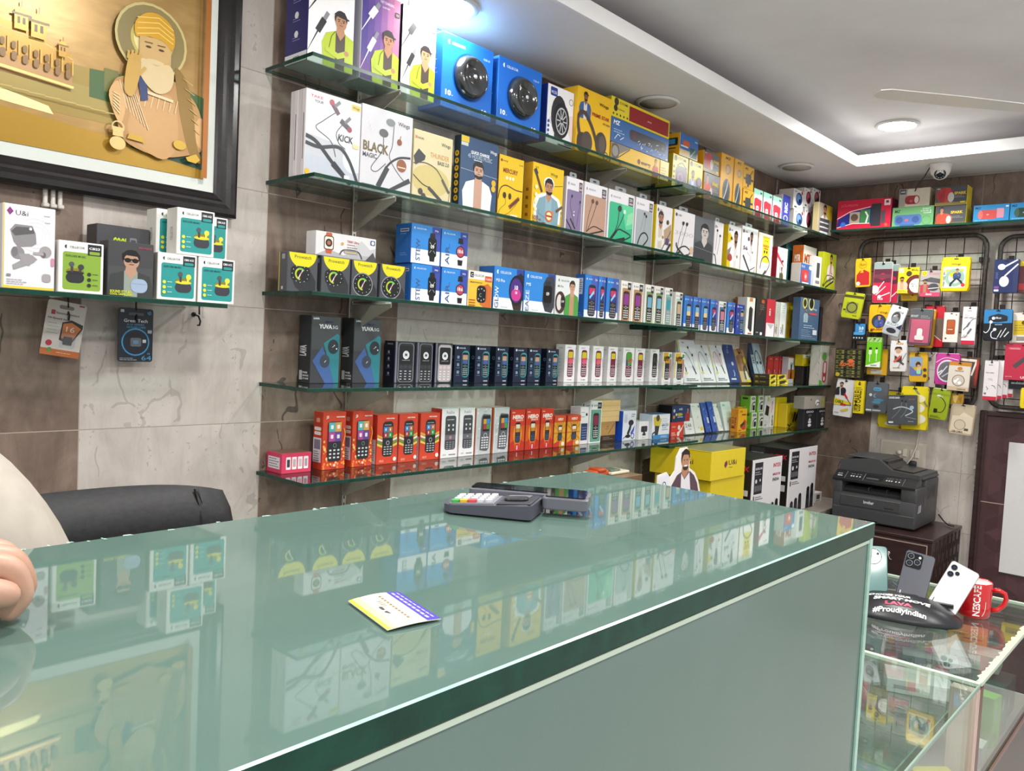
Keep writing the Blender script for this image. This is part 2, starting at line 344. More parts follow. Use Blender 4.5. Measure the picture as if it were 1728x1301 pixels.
    def neckband(s, x0, y0, x1, y1, c='#1e1e22', v=0, w=.03):
        X = lambda a: x0+(x1-x0)*a; Y = lambda b: y0+(y1-y0)*b
        if v == 0:    # hoop lower right, two buds upper
            s.curve([(X(.05), Y(0)), (X(.25), Y(.2)), (X(.6), Y(.3)), (X(.9), Y(.18)), (X(.75), Y(.02))], w, c); s.line([(X(.05), Y(-.02)), (X(.3), Y(.12))], w*1.8, c); s.line([(X(.45), Y(-.03)), (X(.78), Y(.06))], w*1.8, c)
            s.curve([(X(.12), Y(.05)), (X(.2), Y(.45)), (X(.4), Y(.9))], w*.4, c); s.curve([(X(.3), Y(.12)), (X(.45), Y(.5)), (X(.62), Y(.9))], w*.4, c)
            for a in (.4, .62): s.ell(X(a), Y(.95), w*1.5, c, n=10); s.ell(X(a)+w, Y(.97), w, c, n=8)
        else:         # long oval hoop
            s.curve([(X(.1), Y(.0)), (X(.0), Y(.55)), (X(.2), Y(.8)), (X(.5), Y(.62)), (X(.9), Y(.0))], w*.6, c); s.line([(X(.1), Y(0)), (X(.07), Y(.25))], w*1.6, c); s.line([(X(.9), Y(0)), (X(.68), Y(.32))], w*1.6, c)
            s.curve([(X(.85), Y(.08)), (X(.8), Y(.6)), (X(.55), Y(.98))], w*.35, c); s.ell(X(.55), Y(1), w*1.3, c, n=10); s.ell(X(.82), Y(.72), w*1.3, c, n=10)
    def cable(s, x0, y0, x1, y1, c='#26262a', w=.05):
        dx, dy = x1-x0, y1-y0; s.line([(x0, y0), (x0+dx*.55, y0+dy*.55)], w*.45, c); s.line([(x0+dx*.5, y0+dy*.5), (x0+dx*.82, y0+dy*.82)], w*1.7, c); s.line([(x0+dx*.82, y0+dy*.82), (x1, y1)], w*1.1, '#8a8a92')
    def speaker(s, x0, y0, x1, y1, c, end='#2a2a2e', grille='#50505a'):
        s.rr(x0, y0, x1, y1, c, r=.45*(y1-y0)*s.H/s.W); k = (y1-y0)*.5; s.ell(x1-k*.8*s.H/s.W, (y0+y1)/2, k*.62*s.H/s.W, end, ry=k*.9); s.ell(x1-k*.8*s.H/s.W, (y0+y1)/2, k*.4*s.H/s.W, grille, ry=k*.6)
    def logo(s, x, y, h, c='#1a1a1e', t='CELLECOR', w=.4):
        s.ell(x+h*.5*s.H/s.W, y+h*.5, h*.55*s.H/s.W, c, ry=h*.55, a0=90, a1=270, n=10); s.text(t, x+h*1.3*s.H/s.W, y+h*.2, h*.6, c, w=w)
    def camo(s):
        for i in range(99): x = .03+.107*(i % 9); y = .03+.086*(i//9)+.02*(i % 2); s.rr(x, y, x+.1, y+.045, ('#6b6a3c', '#1c1c16', '#8a8456', '#55562c')[(i*7+i//9) % 4], r=.02)
# ------------------------------------------------------------------ print on each kind of pack.  A = front face, L = left side (back to front)
K = {}
def kind(bg, side=None, top=None, rs=None):
    def deco(f): K[f.__name__[2:]] = (f, bg, side or bg, top or side or bg, rs or side or bg); return f
    return deco
def icons(A, x, ys, r, c='#f0f0f0', ic=None):
    for y in ys:
        A.ell(x, y, r, c, n=12)
        if ic: A.rect(x-r*.35, y-.25*r*A.W/A.H, x+r*.35, y+.45*r*A.W/A.H, ic)
@kind('#f3f1f3', '#2e2a6e', '#d8d4da')
def k_cable(A, L, v=0, **a):
    if v == 1:
        for i, c in enumerate(('#4a3a8c', '#5d4293', '#75509c', '#925f9f', '#b06e9f', '#c67c9f')): A.rect(i/6, 0, (i+1)/6, 1, c)
        A.poly([(0, 0), (1, 0), (1, .34), (0, -.0)], '#efe9f0'); A.poly([(0, 0), (0, .27), (.55, 0)], '#5d2f86')
    else: A.poly([(.1, 0), (1, 0), (1, .36), (.35, .12)], '#7b3c92'); A.poly([(0, 0), (.5, 0), (.35, .12), (0, .02)], '#f3f1f3')
    c = '#ece8f0' if v == 1 else '#2c2c30'
    A.cable(-.02, .1, .42, .56, c, .07); A.cable(-.02, .52, .44, .88, c, .085)
    A.text('FAST CHARGING', .46, .90, .03, c, w=.36); A.text('SUPPORT', .52, .85, .018, c, w=.2); A.rr(.86, .8, .98, .86, '#3a3036', r=.02); A.rect(.88, .815, .96, .845, '#8c7a80')
    A.person(.7, 0, .62, jacket='#b7c92c', inner='#4a3c34', skin='#b98764', cap='#2a2526')
    A.line([(.45, .2), (.5, .33), (.58, .39)], .012, '#46521c')
    if v == 0:
        L.rect(0, 0, 1, .10, '#efedf1'); icons(L, .5, (.3, .5, .7, .88), .09, '#f4f4f8'); L.text('480', .36, .04, .03, '#333344', w=.3)
        for y in (.26, .46, .66): L.lines(.34, y, .34, 2, '#a8a6d8', .025, .007)
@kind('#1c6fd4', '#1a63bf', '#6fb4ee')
def k_dome(A, L, n=0, **a):
    A.logo(.09, .86, .06, '#e8f2fc', w=.26); A.text('CLB-10', .8, .83, .028, '#d8e8fa', w=.13); A.text('10', .07, .17, .07, '#f2f6fc', w=.11, bold=.04); A.text('W', .19, .17, .02, '#d0e4f8')
    A.text('10', .8, .06, .07, '#f2f6fc', w=.11, bold=.04); A.ell(.53, .5, .335, '#0d4fa4', n=32); A.text('THUNDER', .3, .015, .035, '#8fbdf0', w=.28)
    L.lines(.2, .7, .6, 6, '#9cc8f4', .06, .008)
@kind('#efeef0', '#23388c')
def k_wheel(A, L, **a):
    A.rr(.1, .82, .36, .97, '#223a90', r=.03); A.text('MCGS', .13, .86, .05, '#f0f0f6', w=.2); A.ring(.9, .82, .08, .014, '#44464c'); A.poly([(0, .34), (.3, .6), (.5, .3)], '#d9d7dc'); A.poly([(1, .1), (1, .6), (.6, .5)], '#e6d5d4')
    A.ell(.45, .5, .3, '#2e3034', ry=.36); A.rect(.3, .1, .62, .2, '#2e3034'); A.ell(.55, .44, .31, '#1e1f23', ry=.31); A.ell(.56, .43, .23, '#b9bcc2', ry=.24); A.ell(.56, .43, .2, '#26272b', ry=.21)
    for i in range(10):
        t = i*PI/5; A.line([(.56, .43), (.56+.19*math.cos(t), .43+.2*math.sin(t))], .028, '#c5c8cc')
    A.ell(.56, .43, .045, '#26272b'); A.rr(.7, .04, .97, .1, '#26264a', r=.03); A.text('MG-027', .73, .055, .025, '#f0f0f0', w=.2); A.rect(.45, .0, .98, .025, '#2a2a30')
    for y in (.12, .2, .28, .36): A.ell(.06, y, .035, '#2b4bb0')
@kind('#e9b91c', '#e3b01e', '#caa02a')
def k_headphone(A, L, **a):
    A.person(.22, .52, .43, jacket='#3c5c92', inner='#d8d6d2', skin='#8a5a44', cap='#2b1f1c', beard=True); A.text('Wings', .62, .82, .05, '#2a2420', w=.28); A.text('PRIME STAR', .42, .62, .055, '#a3341c', w=.52, bold=.03); A.text('BT-5050', .76, .54, .03, '#3a2c20', w=.2)
    A.curve([(.1, .22), (.02, .5), (.18, .62), (.42, .45), (.6, .2)], .075, '#4a3b36'); A.rr(.02, .0, .42, .3, '#3e312d', r=.12); A.ell(.3, .17, .16, '#4e403b', ry=.17); A.ell(.72, .22, .17, '#3e312d', ry=.19); A.ell(.75, .23, .1, '#5a4a44', ry=.13)
    A.ell(.88, .05, .075, '#2c241e'); A.ell(.88, .05, .055, '#e9b91c'); A.text('Y', .86, .03, .03, '#2c241e')
@kind('#e8bb24', '#d6a820', '#8a6f2c')
def k_energybar(A, L, **a):
    A.poly([(0, .2), (.28, .9), (.32, 1), (0, 1)], '#7d766c'); A.ell(.06, .62, .07, '#4a4642'); A.ell(.06, .62, .05, '#8e8c88'); A.line([(.1, .3), (.3, .92)], .01, '#5a5046'); A.text('energy', .5, .42, .2, '#3a2c1e', w=.17, bold=.03); A.ell(.46, .5, .025, '#7a2818')
    A.person(.76, .0, .95, jacket='#c33a2e', inner='#c33a2e', skin='#c99878', hair='#33201a', arms=False, wide=.8); A.rect(.84, 0, 1, 1, '#ecd27c'); A.lines(.86, .6, .1, 3, '#a08438', .14, .04); A.ell(.15, .12, .02, '#e0301e')
@kind('#35639f', '#2c5488', '#315a90')
def k_mzbar(A, L, **a):
    A.text('MZ', .03, .74, .17, '#eef2f6', w=.1, bold=.03, skew=.2); A.lines(.04, .52, .18, 2, '#a8c4e2', .1, .03); A.rr(.3, .32, .95, .78, '#33363e', r=.04); A.ell(.38, .55, .035, '#5a2c38'); A.ell(.9, .55, .03, '#4a4e58')
    for i in range(26):
        x = .42+.55*random.random(); y = .02+.5*random.random(); A.line([(x, y), (x+.04*random.random(), y+.12*random.random())], .006, '#dfe8f2')
    A.line([(.05, .12), (.1, .35), (.14, .3)], .008, '#d8e4f0'); A.line([(.14, .15), (.2, .3)], .008, '#d8e4f0')
@kind('#ddc82c', '#b3a024', '#a8962c')
def k_cyombar(A, L, **a):
    A.text('CYOMI', .13, .74, .13, '#2c2a1c', w=.13, bold=.02); A.ell(.08, .8, .035, '#3a3222'); A.ell(.07, .46, .03, '#3a3222'); A.text('Lion', .11, .42, .1, '#3a3422', w=.1)
    for i in range(5): A.rect(.03+.055*i, .1, .05+.055*i, .2, '#3a3422')
    A.rect(.29, .08, .98, .86, '#8d1f24'); A.text('avs', .6, .42, .1, '#e0b8b4', w=.07)
@kind('#dfce34', '#b8a62a')
def k_cyomispk(A, L, v=0, **a):
    A.text('CYOMI', .3, .86, .08, '#2e2c1e', w=.55); A.ell(.16, .89, .1, '#3a3222')
    if v == 0:
        A.rr(.2, .02, .95, .7, '#3a3a3c', r=.2); A.ell(.52, .34, .27, '#26262a'); A.ell(.52, .34, .2, '#9a5c9c'); A.ell(.5, .36, .1, '#3c3448'); A.curve([(.3, .7), (.6, .8), (.92, .66)], .05, '#2c2c30')
        for y in (.3, .45, .6): A.rect(.04, y, .14, y+.07, '#4a4424')
    else: A.person(.3, 0, .72, jacket='#9aa4c8', inner='#d8dcea', skin='#9a6c50', beard=True); A.ell(.75, .4, .2, '#33333a'); A.ell(.75, .4, .12, '#7a5c80'); A.rect(.7, .05, .95, .12, '#c43a2a')
@kind('#2c63a8', '#e0a71e', '#c98f20')
def k_orangeblue(A, L, v=0, **a):
    if v == 0:
        A.rect(0, 0, 1, .3, '#c9b27c'); A.ell(.34, .6, .2, '#c85a28', ry=.14); A.rect(.05, .42, .45, .48, '#dfe6ee'); A.rr(.55, .05, .95, .5, '#2d4a42', r=.05); A.line([(.6, .1), (.85, .45)], .04, '#7fb0c4'); A.rect(.8, .8, .95, .86, '#a8c4e4')
        L.rr(.15, .45, .9, .8, '#1f2c38', r=.06); L.rect(.3, .52, .75, .74, '#3f8fc4'); L.rect(.4, .3, .8, .36, '#5a4420'); L.lines(.4, .2, .4, 2, '#7a5a24', .06, .02)
    else: A.rect(0, 0, 1, 1, '#d8d3c6')
@kind('#4a4e52', '#e2a21e', '#c28c1e', '#e8cc28')
def k_spark(A, L, v=0, **a):
    if v == 0:
        A.rect(0, 0, 1, .16, '#8a7a3c'); A.ell(.3, .56, .27, '#a82e30', ry=.4); A.poly([(.3, .96), (.48, .9), (.5, .2), (.3, .16)], '#b83a3a'); A.ell(.5, .42, .1, '#c9c4c0', ry=.26); A.text('MZ', .05, .86, .07, '#f0f0f0', w=.1); A.text('SPARK', .6, .55, .14, '#e8c838', w=.38, bold=.04)
        A.lines(.6, .46, .34, 2, '#a8a8a0', .07, .02); A.rect(.8, .1, .95, .18, '#d8c040')
    else:
        A.rect(0, 0, 1, .14, '#6e6238'); A.ell(.32, .3, .24, '#d2582c', ry=.3); A.person(.2, .1, .85, jacket='#c84a34', inner='#c84a34', skin='#c4906c', hair='#2c1a16', arms=False, wide=.8); A.ell(.44, .28, .08, '#d8d4d0', ry=.2); A.text('SPARK', .5, .58, .14, '#e8c838', w=.4, bold=.04); A.lines(.5, .42, .42, 2, '#a8a8a0', .07, .02)
@kind('#dfa92a', '#d89a22', '#c9962c')
def k_mztall(A, L, **a):
    A.text('MZ', .32, .91, .05, '#2a221a', w=.4, bold=.03, skew=.2); A.ell(.6, .73, .28, '#c9aa78', ry=.07); A.ring(.55, .72, .2, .05, '#8a7a62'); A.ell(.5, .28, .32, '#4c5a5e', ry=.25); A.ell(.5, .3, .22, '#2d383c', ry=.19); A.curve([(.3, .1), (.5, .3), (.62, .5)], .06, '#c8d0d2'); A.rect(.3, .05, .5, .1, '#b0402a')
@kind('#e0b02c', '#d49a24', '#c9962c')
def k_mount(A, L, **a):
    A.text('MZ', .14, .83, .1, '#2a221a', w=.3, bold=.03, skew=.2); A.rr(.22, .22, .75, .66, '#3e4044', r=.08); A.rect(.05, .38, .95, .48, '#3e4044'); A.line([(.6, .6), (.88, .88)], .06, '#33353a'); A.rect(.4, .1, .56, .3, '#3e4044'); A.rect(.1, .03, .4, .08, '#b86a22')
@kind('#eceaea', '#8a8a86', '#cfd4d2')
def k_powerbank(A, L, **a):
    A.rect(0, .8, 1, 1, '#9fd8c4'); A.rect(.7, .86, .92, .92, '#3c5a54'); A.poly([(.05, 0), (.08, .62), (.3, .68), (.9, .62), (.95, .0)], '#c63a4a'); A.rr(.3, .2, .6, .38, '#f2e6e6', r=.06); A.rect(.4, .25, .5, .33, '#c63a4a'); A.line([(.86, .05), (.92, .4)], .05, '#f0eaea'); A.poly([(.05, .0), (.2, 0), (.1, .4)], '#f0eaea')
@kind('#3c46a4', '#cfcac4', '#d8d4ce')
def k_rec(A, L, **a):
    A.text('REC', .68, .42, .22, '#e4e6f4', w=.34, rot=90, bold=.04); A.ring(.5, .24, .28, .07, '#dfe2f2', ry=.1); A.rect(.15, .04, .85, .08, '#8088cc')
@kind('#edeaec', '#cdc6c0', '#d6d0cc')
def k_tws(A, L, c='#26528c', **a):
    A.ell(.55, .55, .32, c, ry=.33); A.ell(.5, .6, .2, '#6f9ad0' if c == '#26528c' else '#c05a68', ry=.2); A.ell(.62, .45, .12, '#16243c', ry=.12); A.text('BT', .12, .84, .09, '#55555c', w=.2); A.rect(.1, .06, .35, .14, '#3a6a3c'); A.ell(.82, .9, .08, '#b83040'); A.lines(.4, .12, .5, 2, '#a0a0a8', .05, .015)
@kind('#a39a88', '#b8a878', '#c8b428')
def k_manbox(A, L, **a):
    A.rect(.6, .5, 1, 1, '#cfb42c'); A.person(.45, 0, .98, jacket='#e2e0de', inner='#cfcac8', skin='#b07c5a', hair='#2c1c16', beard=True)
    for y in (.12, .28, .44): A.line([(.12, y), (.8, y+.02)], .09, '#4c4e54')
@kind('#c9203e', '#8f1830', '#a01c34', '#7a2440')
def k_clarion(A, L, **a):
    A.text('J.CLARION', .06, .8, .08, '#e06a7c', w=.32); A.poly([(0, .1), (.02, .38), (.25, .6), (.62, .72), (.82, .78), (.82, .12), (.62, .2), (.3, .22)], '#1f2a7e'); A.rect(.24, .22, .43, .6, '#b0a08c'); A.ell(.33, .42, .07, '#5e4a3c'); A.rect(.44, .2, .62, .66, '#3f8048'); A.line([(.55, .2), (.58, .45), (.53, .6)], .03, '#e8e8e4')
    A.line([(0, .4), (.25, .63), (.62, .75)], .012, '#f4e8ea'); A.line([(0, .1), (.3, .22), (.62, .2)], .012, '#f4e8ea'); A.rr(.64, .1, .82, .84, '#34363e', r=.02); A.rr(.83, .18, .9, .6, '#4a4c54', r=.02); A.rr(.87, .76, .98, .96, '#e8d8da', r=.01); A.rect(.9, .84, .95, .92, '#8a1c30'); A.ell(.92, .12, .03, '#e0603a'); A.ell(.12, .2, .05, '#3a6ad0')
@kind('#6aa56c', '#4f7f52', '#3f6a40')
def k_mzgreen(A, L, **a):
    A.text('MZ', .05, .74, .14, '#23402c', w=.14, bold=.03, skew=.2); A.rr(.06, .1, .72, .62, '#4c6ea8', r=.08); A.ell(.18, .36, .09, '#3a5688'); A.ell(.58, .36, .09, '#3a5688'); A.rect(.32, .3, .4, .4, '#d8605a'); A.rect(.2, .06, .56, .14, '#3f5c90'); A.text('DON\'T', .74, .84, .07, '#e8f2e6', w=.2); A.text('LOUD &', .7, .74, .07, '#e8f2e6', w=.25); A.text('CLEAR', .76, .64, .07, '#e8f2e6', w=.19); A.ring(.84, .3, .12, .02, '#5a9060')
@kind('#c4bcaa', '#b4aa96', '#a89e8a', '#b8ae98')
def k_jbl(A, L, **a):
    A.poly([(0, 0), (0, 1), (.28, 1), (.2, .0)], '#9a958c'); A.rect(.02, .72, .22, .98, '#26262a'); A.text('AVD', .05, .8, .1, '#e8e8e8', w=.14); A.rr(.2, .12, .68, .62, '#8f1f2a', r=.12); A.ell(.58, .36, .07, '#d8cfc8', ry=.2); A.ell(.4, .3, .05, '#c84a50')
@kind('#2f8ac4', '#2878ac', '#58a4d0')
def k_mzblue(A, L, v=0, **a):
    A.text('MZ', .04, .8, .11, '#173e60', w=.16, bold=.03, skew=.2); c = '#c8504a' if v == 0 else '#2c4438'; A.rr(.12, .2, .72, .72, c, r=.14); A.ell(.2, .46, .07, '#e0706a' if v == 0 else '#46604e', ry=.25); A.text('m', .38, .42, .09, '#f0e4e2', w=.06); A.rr(.66, .24, .86, .78, '#d890a0' if v == 0 else '#3c5a6c', r=.03); A.rect(.9, .84, .98, .92, '#e8f0f4'); A.lines(.05, .12, .5, 1, '#8cc4e4', .05, .03)
# ---- neckband earphones
@kind('#bfc2c9', '#e6e1e2', '#d8d6d8')
def k_kick(A, L, **a):
    A.rect(0, .0, 1, .26, '#b9bfca'); A.poly([(0, .5), (.6, .45), (1, .35), (1, 1), (0, 1)], '#d6d8dc'); A.ell(.88, .3, .2, '#d3d5da'); A.text('TAKE', .07, .92, .03, '#c44a5a', w=.22); A.text('YOUR', .14, .87, .03, '#33343a', w=.16); A.rr(.82, .9, .99, .97, '#d8b93c', r=.02); A.text('Wings', .84, .92, .03, '#3a3020', w=.13)
    A.curve([(0, .39), (.25, .37), (.6, .42), (.8, .3), (.97, .06)], .055, '#33363c'); A.curve([(0, .47), (.2, .42), (.5, .22), (.8, .03)], .06, '#2c2f35'); A.line([(.5, .22), (.85, .0)], .1, '#2b2d33'); A.rect(.72, .05, .82, .11, '#e8e8ea')
    A.curve([(.55, .83), (.3, .68), (.18, .58), (.45, .47), (.55, .3)], .012, '#4a4c52'); A.curve([(.66, .7), (.55, .58), (.6, .47), (.72, .42)], .012, '#4a4c52'); A.line([(.45, .92), (.58, .8)], .07, '#5a3a44'); A.line([(.5, .88), (.6, .95)], .05, '#6e7076'); A.ell(.45, .92, .045, '#a83c4e'); A.line([(.62, .74), (.8, .66)], .08, '#45474d'); A.line([(.7, .72), (.8, .8)], .05, '#6e7076'); A.ell(.79, .66, .045, '#8f3c48')
    A.text('KICK', .58, .5, .08, '#26272c', w=.28, skew=.1); A.rr(.86, .45, .98, .5, '#d8cf9a', r=.02); A.ell(.04, .06, .045, '#d8b02c'); A.ell(.28, .04, .045, '#d8b02c')
    for y in (.2, .45): L.line([(.75, y), (.75, y+.28)], .08, '#4a4a50')
    L.rect(.0, .0, .46, 1, '#dcd6d7'); L.line([(.5, 0), (.5, 1)], .02, '#bdb6b8')
@kind('#d0ced3', '#d6d2d4', '#cfcdd0')
def k_black(A, L, **a):
    A.text('BLACK', .03, .47, .11, '#6a5a36', w=.5, bold=.04); A.text('MAGIC', .03, .39, .055, '#4a4c52', w=.27, bold=.03); A.text('Wings', .7, .86, .05, '#3a3b40', w=.24); A.curve([(.98, .5), (.72, .46), (.5, .32), (.4, .1)], .035, '#33353a'); A.line([(.52, .32), (.34, .06)], .09, '#3a3c42'); A.line([(.98, .22), (.5, .0)], .08, '#3a3c42')
    A.curve([(.62, .84), (.6, .6), (.55, .45), (.7, .3), (.86, .2)], .012, '#45464c'); A.curve([(.42, .68), (.4, .5), (.2, .28), (.3, .24), (.48, .36)], .012, '#45464c'); A.ell(.55, .87, .09, '#7a8084', ry=.045); A.ell(.42, .72, .09, '#55585e', ry=.05); A.ell(.74, .66, .05, '#8a4a30'); A.line([(.76, .74), (.75, .66)], .012, '#8a4a30'); A.ell(.8, .38, .1, '#8f5636'); A.rect(.72, .35, .88, .365, '#d8c4b0')
    A.rect(.03, .03, .26, .07, '#3a3b40'); A.rect(.04, .04, .25, .06, '#d8d8da')
    for i in range(6): A.line([(.08+.02*i, .9-.04*i), (.1+.02*i, .94-.04*i)], .012, '#f6f6f8')
@kind('#d5c8a0', '#c0b48e', '#b8ae8c')
def k_thunder(A, L, **a):
    A.ell(.45, .32, .5, '#c9b878', ry=.22); A.text('Wings', .7, .86, .05, '#3a352c', w=.24); A.text('30', .02, .88, .04, '#b83a34', w=.07); A.text('HOURS', .1, .88, .03, '#5a5044', w=.14); A.text('THUNDER', .42, .66, .075, '#c9862c', w=.5, bold=.0); A.text('BASS 2.0', .62, .58, .055, '#3a3630', w=.3); A.poly([(0, .62), (.12, .74), (.3, .66), (.28, .6), (.05, .5)], '#3a3c40'); A.curve([(.0, .52), (.3, .56), (.6, .5), (.85, .3)], .02, '#45433c'); A.line([(.75, .38), (.95, .2)], .06, '#55534c')
    A.curve([(0, .36), (.25, .25), (.5, .2), (.75, .06)], .02, '#3a3a36'); A.line([(.4, .22), (.75, .06)], .07, '#3f403e'); A.curve([(.75, .06), (.9, .04), (.95, .1)], .01, '#3a3a36'); A.ell(.2, .14, .06, '#45423c'); A.ell(.28, .08, .06, '#45423c'); A.curve([(.28, .1), (.6, 0.02), (.9, .02), (.98, .3)], .01, '#3a3a36')
@kind('#2f4d72', '#24303c', '#223448')
def k_quick(A, L, **a):
    A.rect(.0, .92, .2, 1, '#dcb830'); A.rect(.0, .87, .18, .915, '#c8c8c2'); A.text('Wings', .78, .86, .045, '#e4e4ec', w=.19); A.text('QUICK CHARGE', .26, .79, .04, '#f0f0f4', w=.5, bold=.03); A.text('45 HOURS MUSIC', .18, .73, .055, '#9aa8b8', w=.66, bold=.03); A.lines(.34, .705, .3, 1, '#d8dce4', .03, .012); A.person(.48, 0, .7, jacket='#e8eaf0', inner='#c29884', skin='#c49880', hair='#1e1c1e', beard=True, arms=False, wide=1.12)
    for y in (.46, .38): A.ell(.9, y, .06, '#d8ae2c')
    icons(L, .5, (.16, .26, .36, .46, .56, .66, .76), .32, '#d9a824', '#6a4c14'); A.line([(0, .56), (1, .53)], .006, '#c8d2dc')
@kind('#e6bd18', '#8a5a14', '#5a4010')
def k_mercury(A, L, **a):
    A.text('energy', .14, .91, .03, '#4a3416', w=.2); A.ell(.08, .92, .04, '#8a2c1c'); A.text('EL-14N', .82, .9, .025, '#4a3416', w=.14); A.text('MERCURY', .16, .74, .07, '#8a2f18', w=.6, bold=.03); A.curve([(.0, .3), (.08, .47), (.3, .54), (.7, .5), (.98, .5)], .03, '#4a2e1e')
    for x in (.32, .45, .57): A.ell(x, .66, .05, '#f0e6c0')
    A.ell(.25, .38, .07, '#3a2a1e', ry=.05); A.ell(.47, .38, .06, '#3a2a1e', ry=.05); A.curve([(.27, .36), (.3, .25), (.1, .15), (.05, .05), (.4, .1), (.7, .25), (.9, .4)], .01, '#4a3a24'); A.line([(.46, .2), (.85, .38)], .11, '#8a4a28'); A.line([(.5, .22), (.84, .37)], .05, '#5a3020'); A.rect(.52, .03, .8, .1, '#f0e8cc'); A.text('599/-', .55, .045, .035, '#3a2c1c', w=.22)
@kind('#e9c113', '#d99c14', '#b88c1a')
def k_bullet(A, L, **a):
    A.text('Wings', .56, .86, .05, '#2e281c', w=.24); A.text('O.25', .06, .92, .025, '#3a3220', w=.1); A.line([(.06, .88), (.3, .56)], .07, '#5a3a2a'); A.line([(.05, .9), (.12, .82)], .1, '#3a3a3a'); A.line([(.7, .7), (.98, .74)], .012, '#33322c'); A.person(.52, .1, .72, jacket='#f4f6f4', inner='#f4f6f4', skin='#f4f6f4', hair='#f4f6f4', arms=False, wide=1.35); A.person(.52, .02, .78, jacket='#7fa0ae', inner='#8fb0bc', skin='#b88466', hair='#221816', beard=True)
    A.text('100', .03, .1, .075, '#8a2e1a', w=.17); A.text('BULLET', .03, .015, .07, '#8a2e1a', w=.42, bold=.03); A.text('HRS', .22, .1, .03, '#8a2e1a', w=.08); A.ell(.55, .2, .12, '#cf6a2a'); A.ell(.55, .2, .085, '#f0e0b0'); A.rect(.45, .185, .65, .215, '#b03a20'); A.line([(.78, .3), (.98, .4)], .06, '#6a5030'); A.text('LONG PLAYING TIME', .97, .02, .03, '#4a3a18', w=.3, rot=90)
    for y in (.62, .5, .38, .27): A.ell(.1, y, .045, '#f2e8b8')
    for y in (.15, .28, .42, .55): L.rect(.3, y, .6, y+.05, '#8a5a14')
@kind('#e4e1e6', '#d8d4d6', '#d6d3d8')
def k_cellneck(A, L, p='#84759a', v=0, bc='#26262c', **a):
    A.rr(.04, .02, .97, .78, p, r=.06); A.logo(.08, .86, .05, '#6a6a72', w=.3); A.rect(.76, .78, .95, .95, '#5a3048' if v == 0 else '#3a3a42'); A.text('25', .79, .87, .05, '#e8e4e8', w=.12); A.rect(.78, .8, .93, .84, '#b8a4b0')
    if v == 0: A.curve([(.32, .66), (.25, .5), (.45, .3), (.55, .12)], .012, bc); A.curve([(.86, .6), (.8, .4), (.7, .15)], .012, bc); A.line([(.05, .24), (.4, .08)], .05, bc); A.line([(.3, .27), (.62, .1)], .06, bc); A.ell(.34, .67, .05, bc, ry=.03); A.ell(.86, .6, .04, bc, ry=.03); A.ell(.5, .4, .03, '#e8e4ee'); A.ell(.5, .34, .035, '#f4f2f6')
    elif v == 1: A.curve([(.36, .66), (.22, .4), (.14, .1)], .016, bc); A.curve([(.55, .66), (.4, .4), (.18, .1)], .016, bc); A.curve([(.15, .1), (.45, .22), (.75, .2), (.92, .17)], .025, bc); A.line([(.25, .06), (.9, .18)], .04, bc); A.ell(.37, .68, .06, '#6a4038'); A.ell(.55, .67, .06, '#6a4038')
    elif v == 2: A.poly([(.5, .78), (.97, .78), (.97, .35), (.7, .3)], '#5fcf9a'); A.poly([(.75, .6), (.95, .68), (.95, .45), (.72, .38)], '#8fd8a8'); A.curve([(.42, .68), (.38, .4), (.3, .25)], .02, bc); A.curve([(.62, .62), (.48, .4), (.36, .27)], .02, bc); A.curve([(.14, .08), (.4, .27), (.6, .27), (.9, .2), (.6, .08)], .03, bc); A.line([(.12, .05), (.35, .25)], .07, bc); A.line([(.25, .03), (.68, .12)], .08, bc); A.ell(.43, .68, .07, bc); A.ell(.62, .64, .05, '#c8ecd8')
    else: A.curve([(.18, .08), (.35, .28), (.6, .33), (.75, .22), (.4, .02)], .05, bc); A.line([(.5, .7), (.3, .35)], .012, '#8a9094'); A.line([(.6, .66), (.5, .35)], .012, '#8a9094'); A.ell(.5, .71, .05, bc); A.ell(.6, .67, .05, bc)
    A.lines(.62, .05, .3, 2, '#e8e6ec' if v < 2 else '#1c3a30', .025, .01)
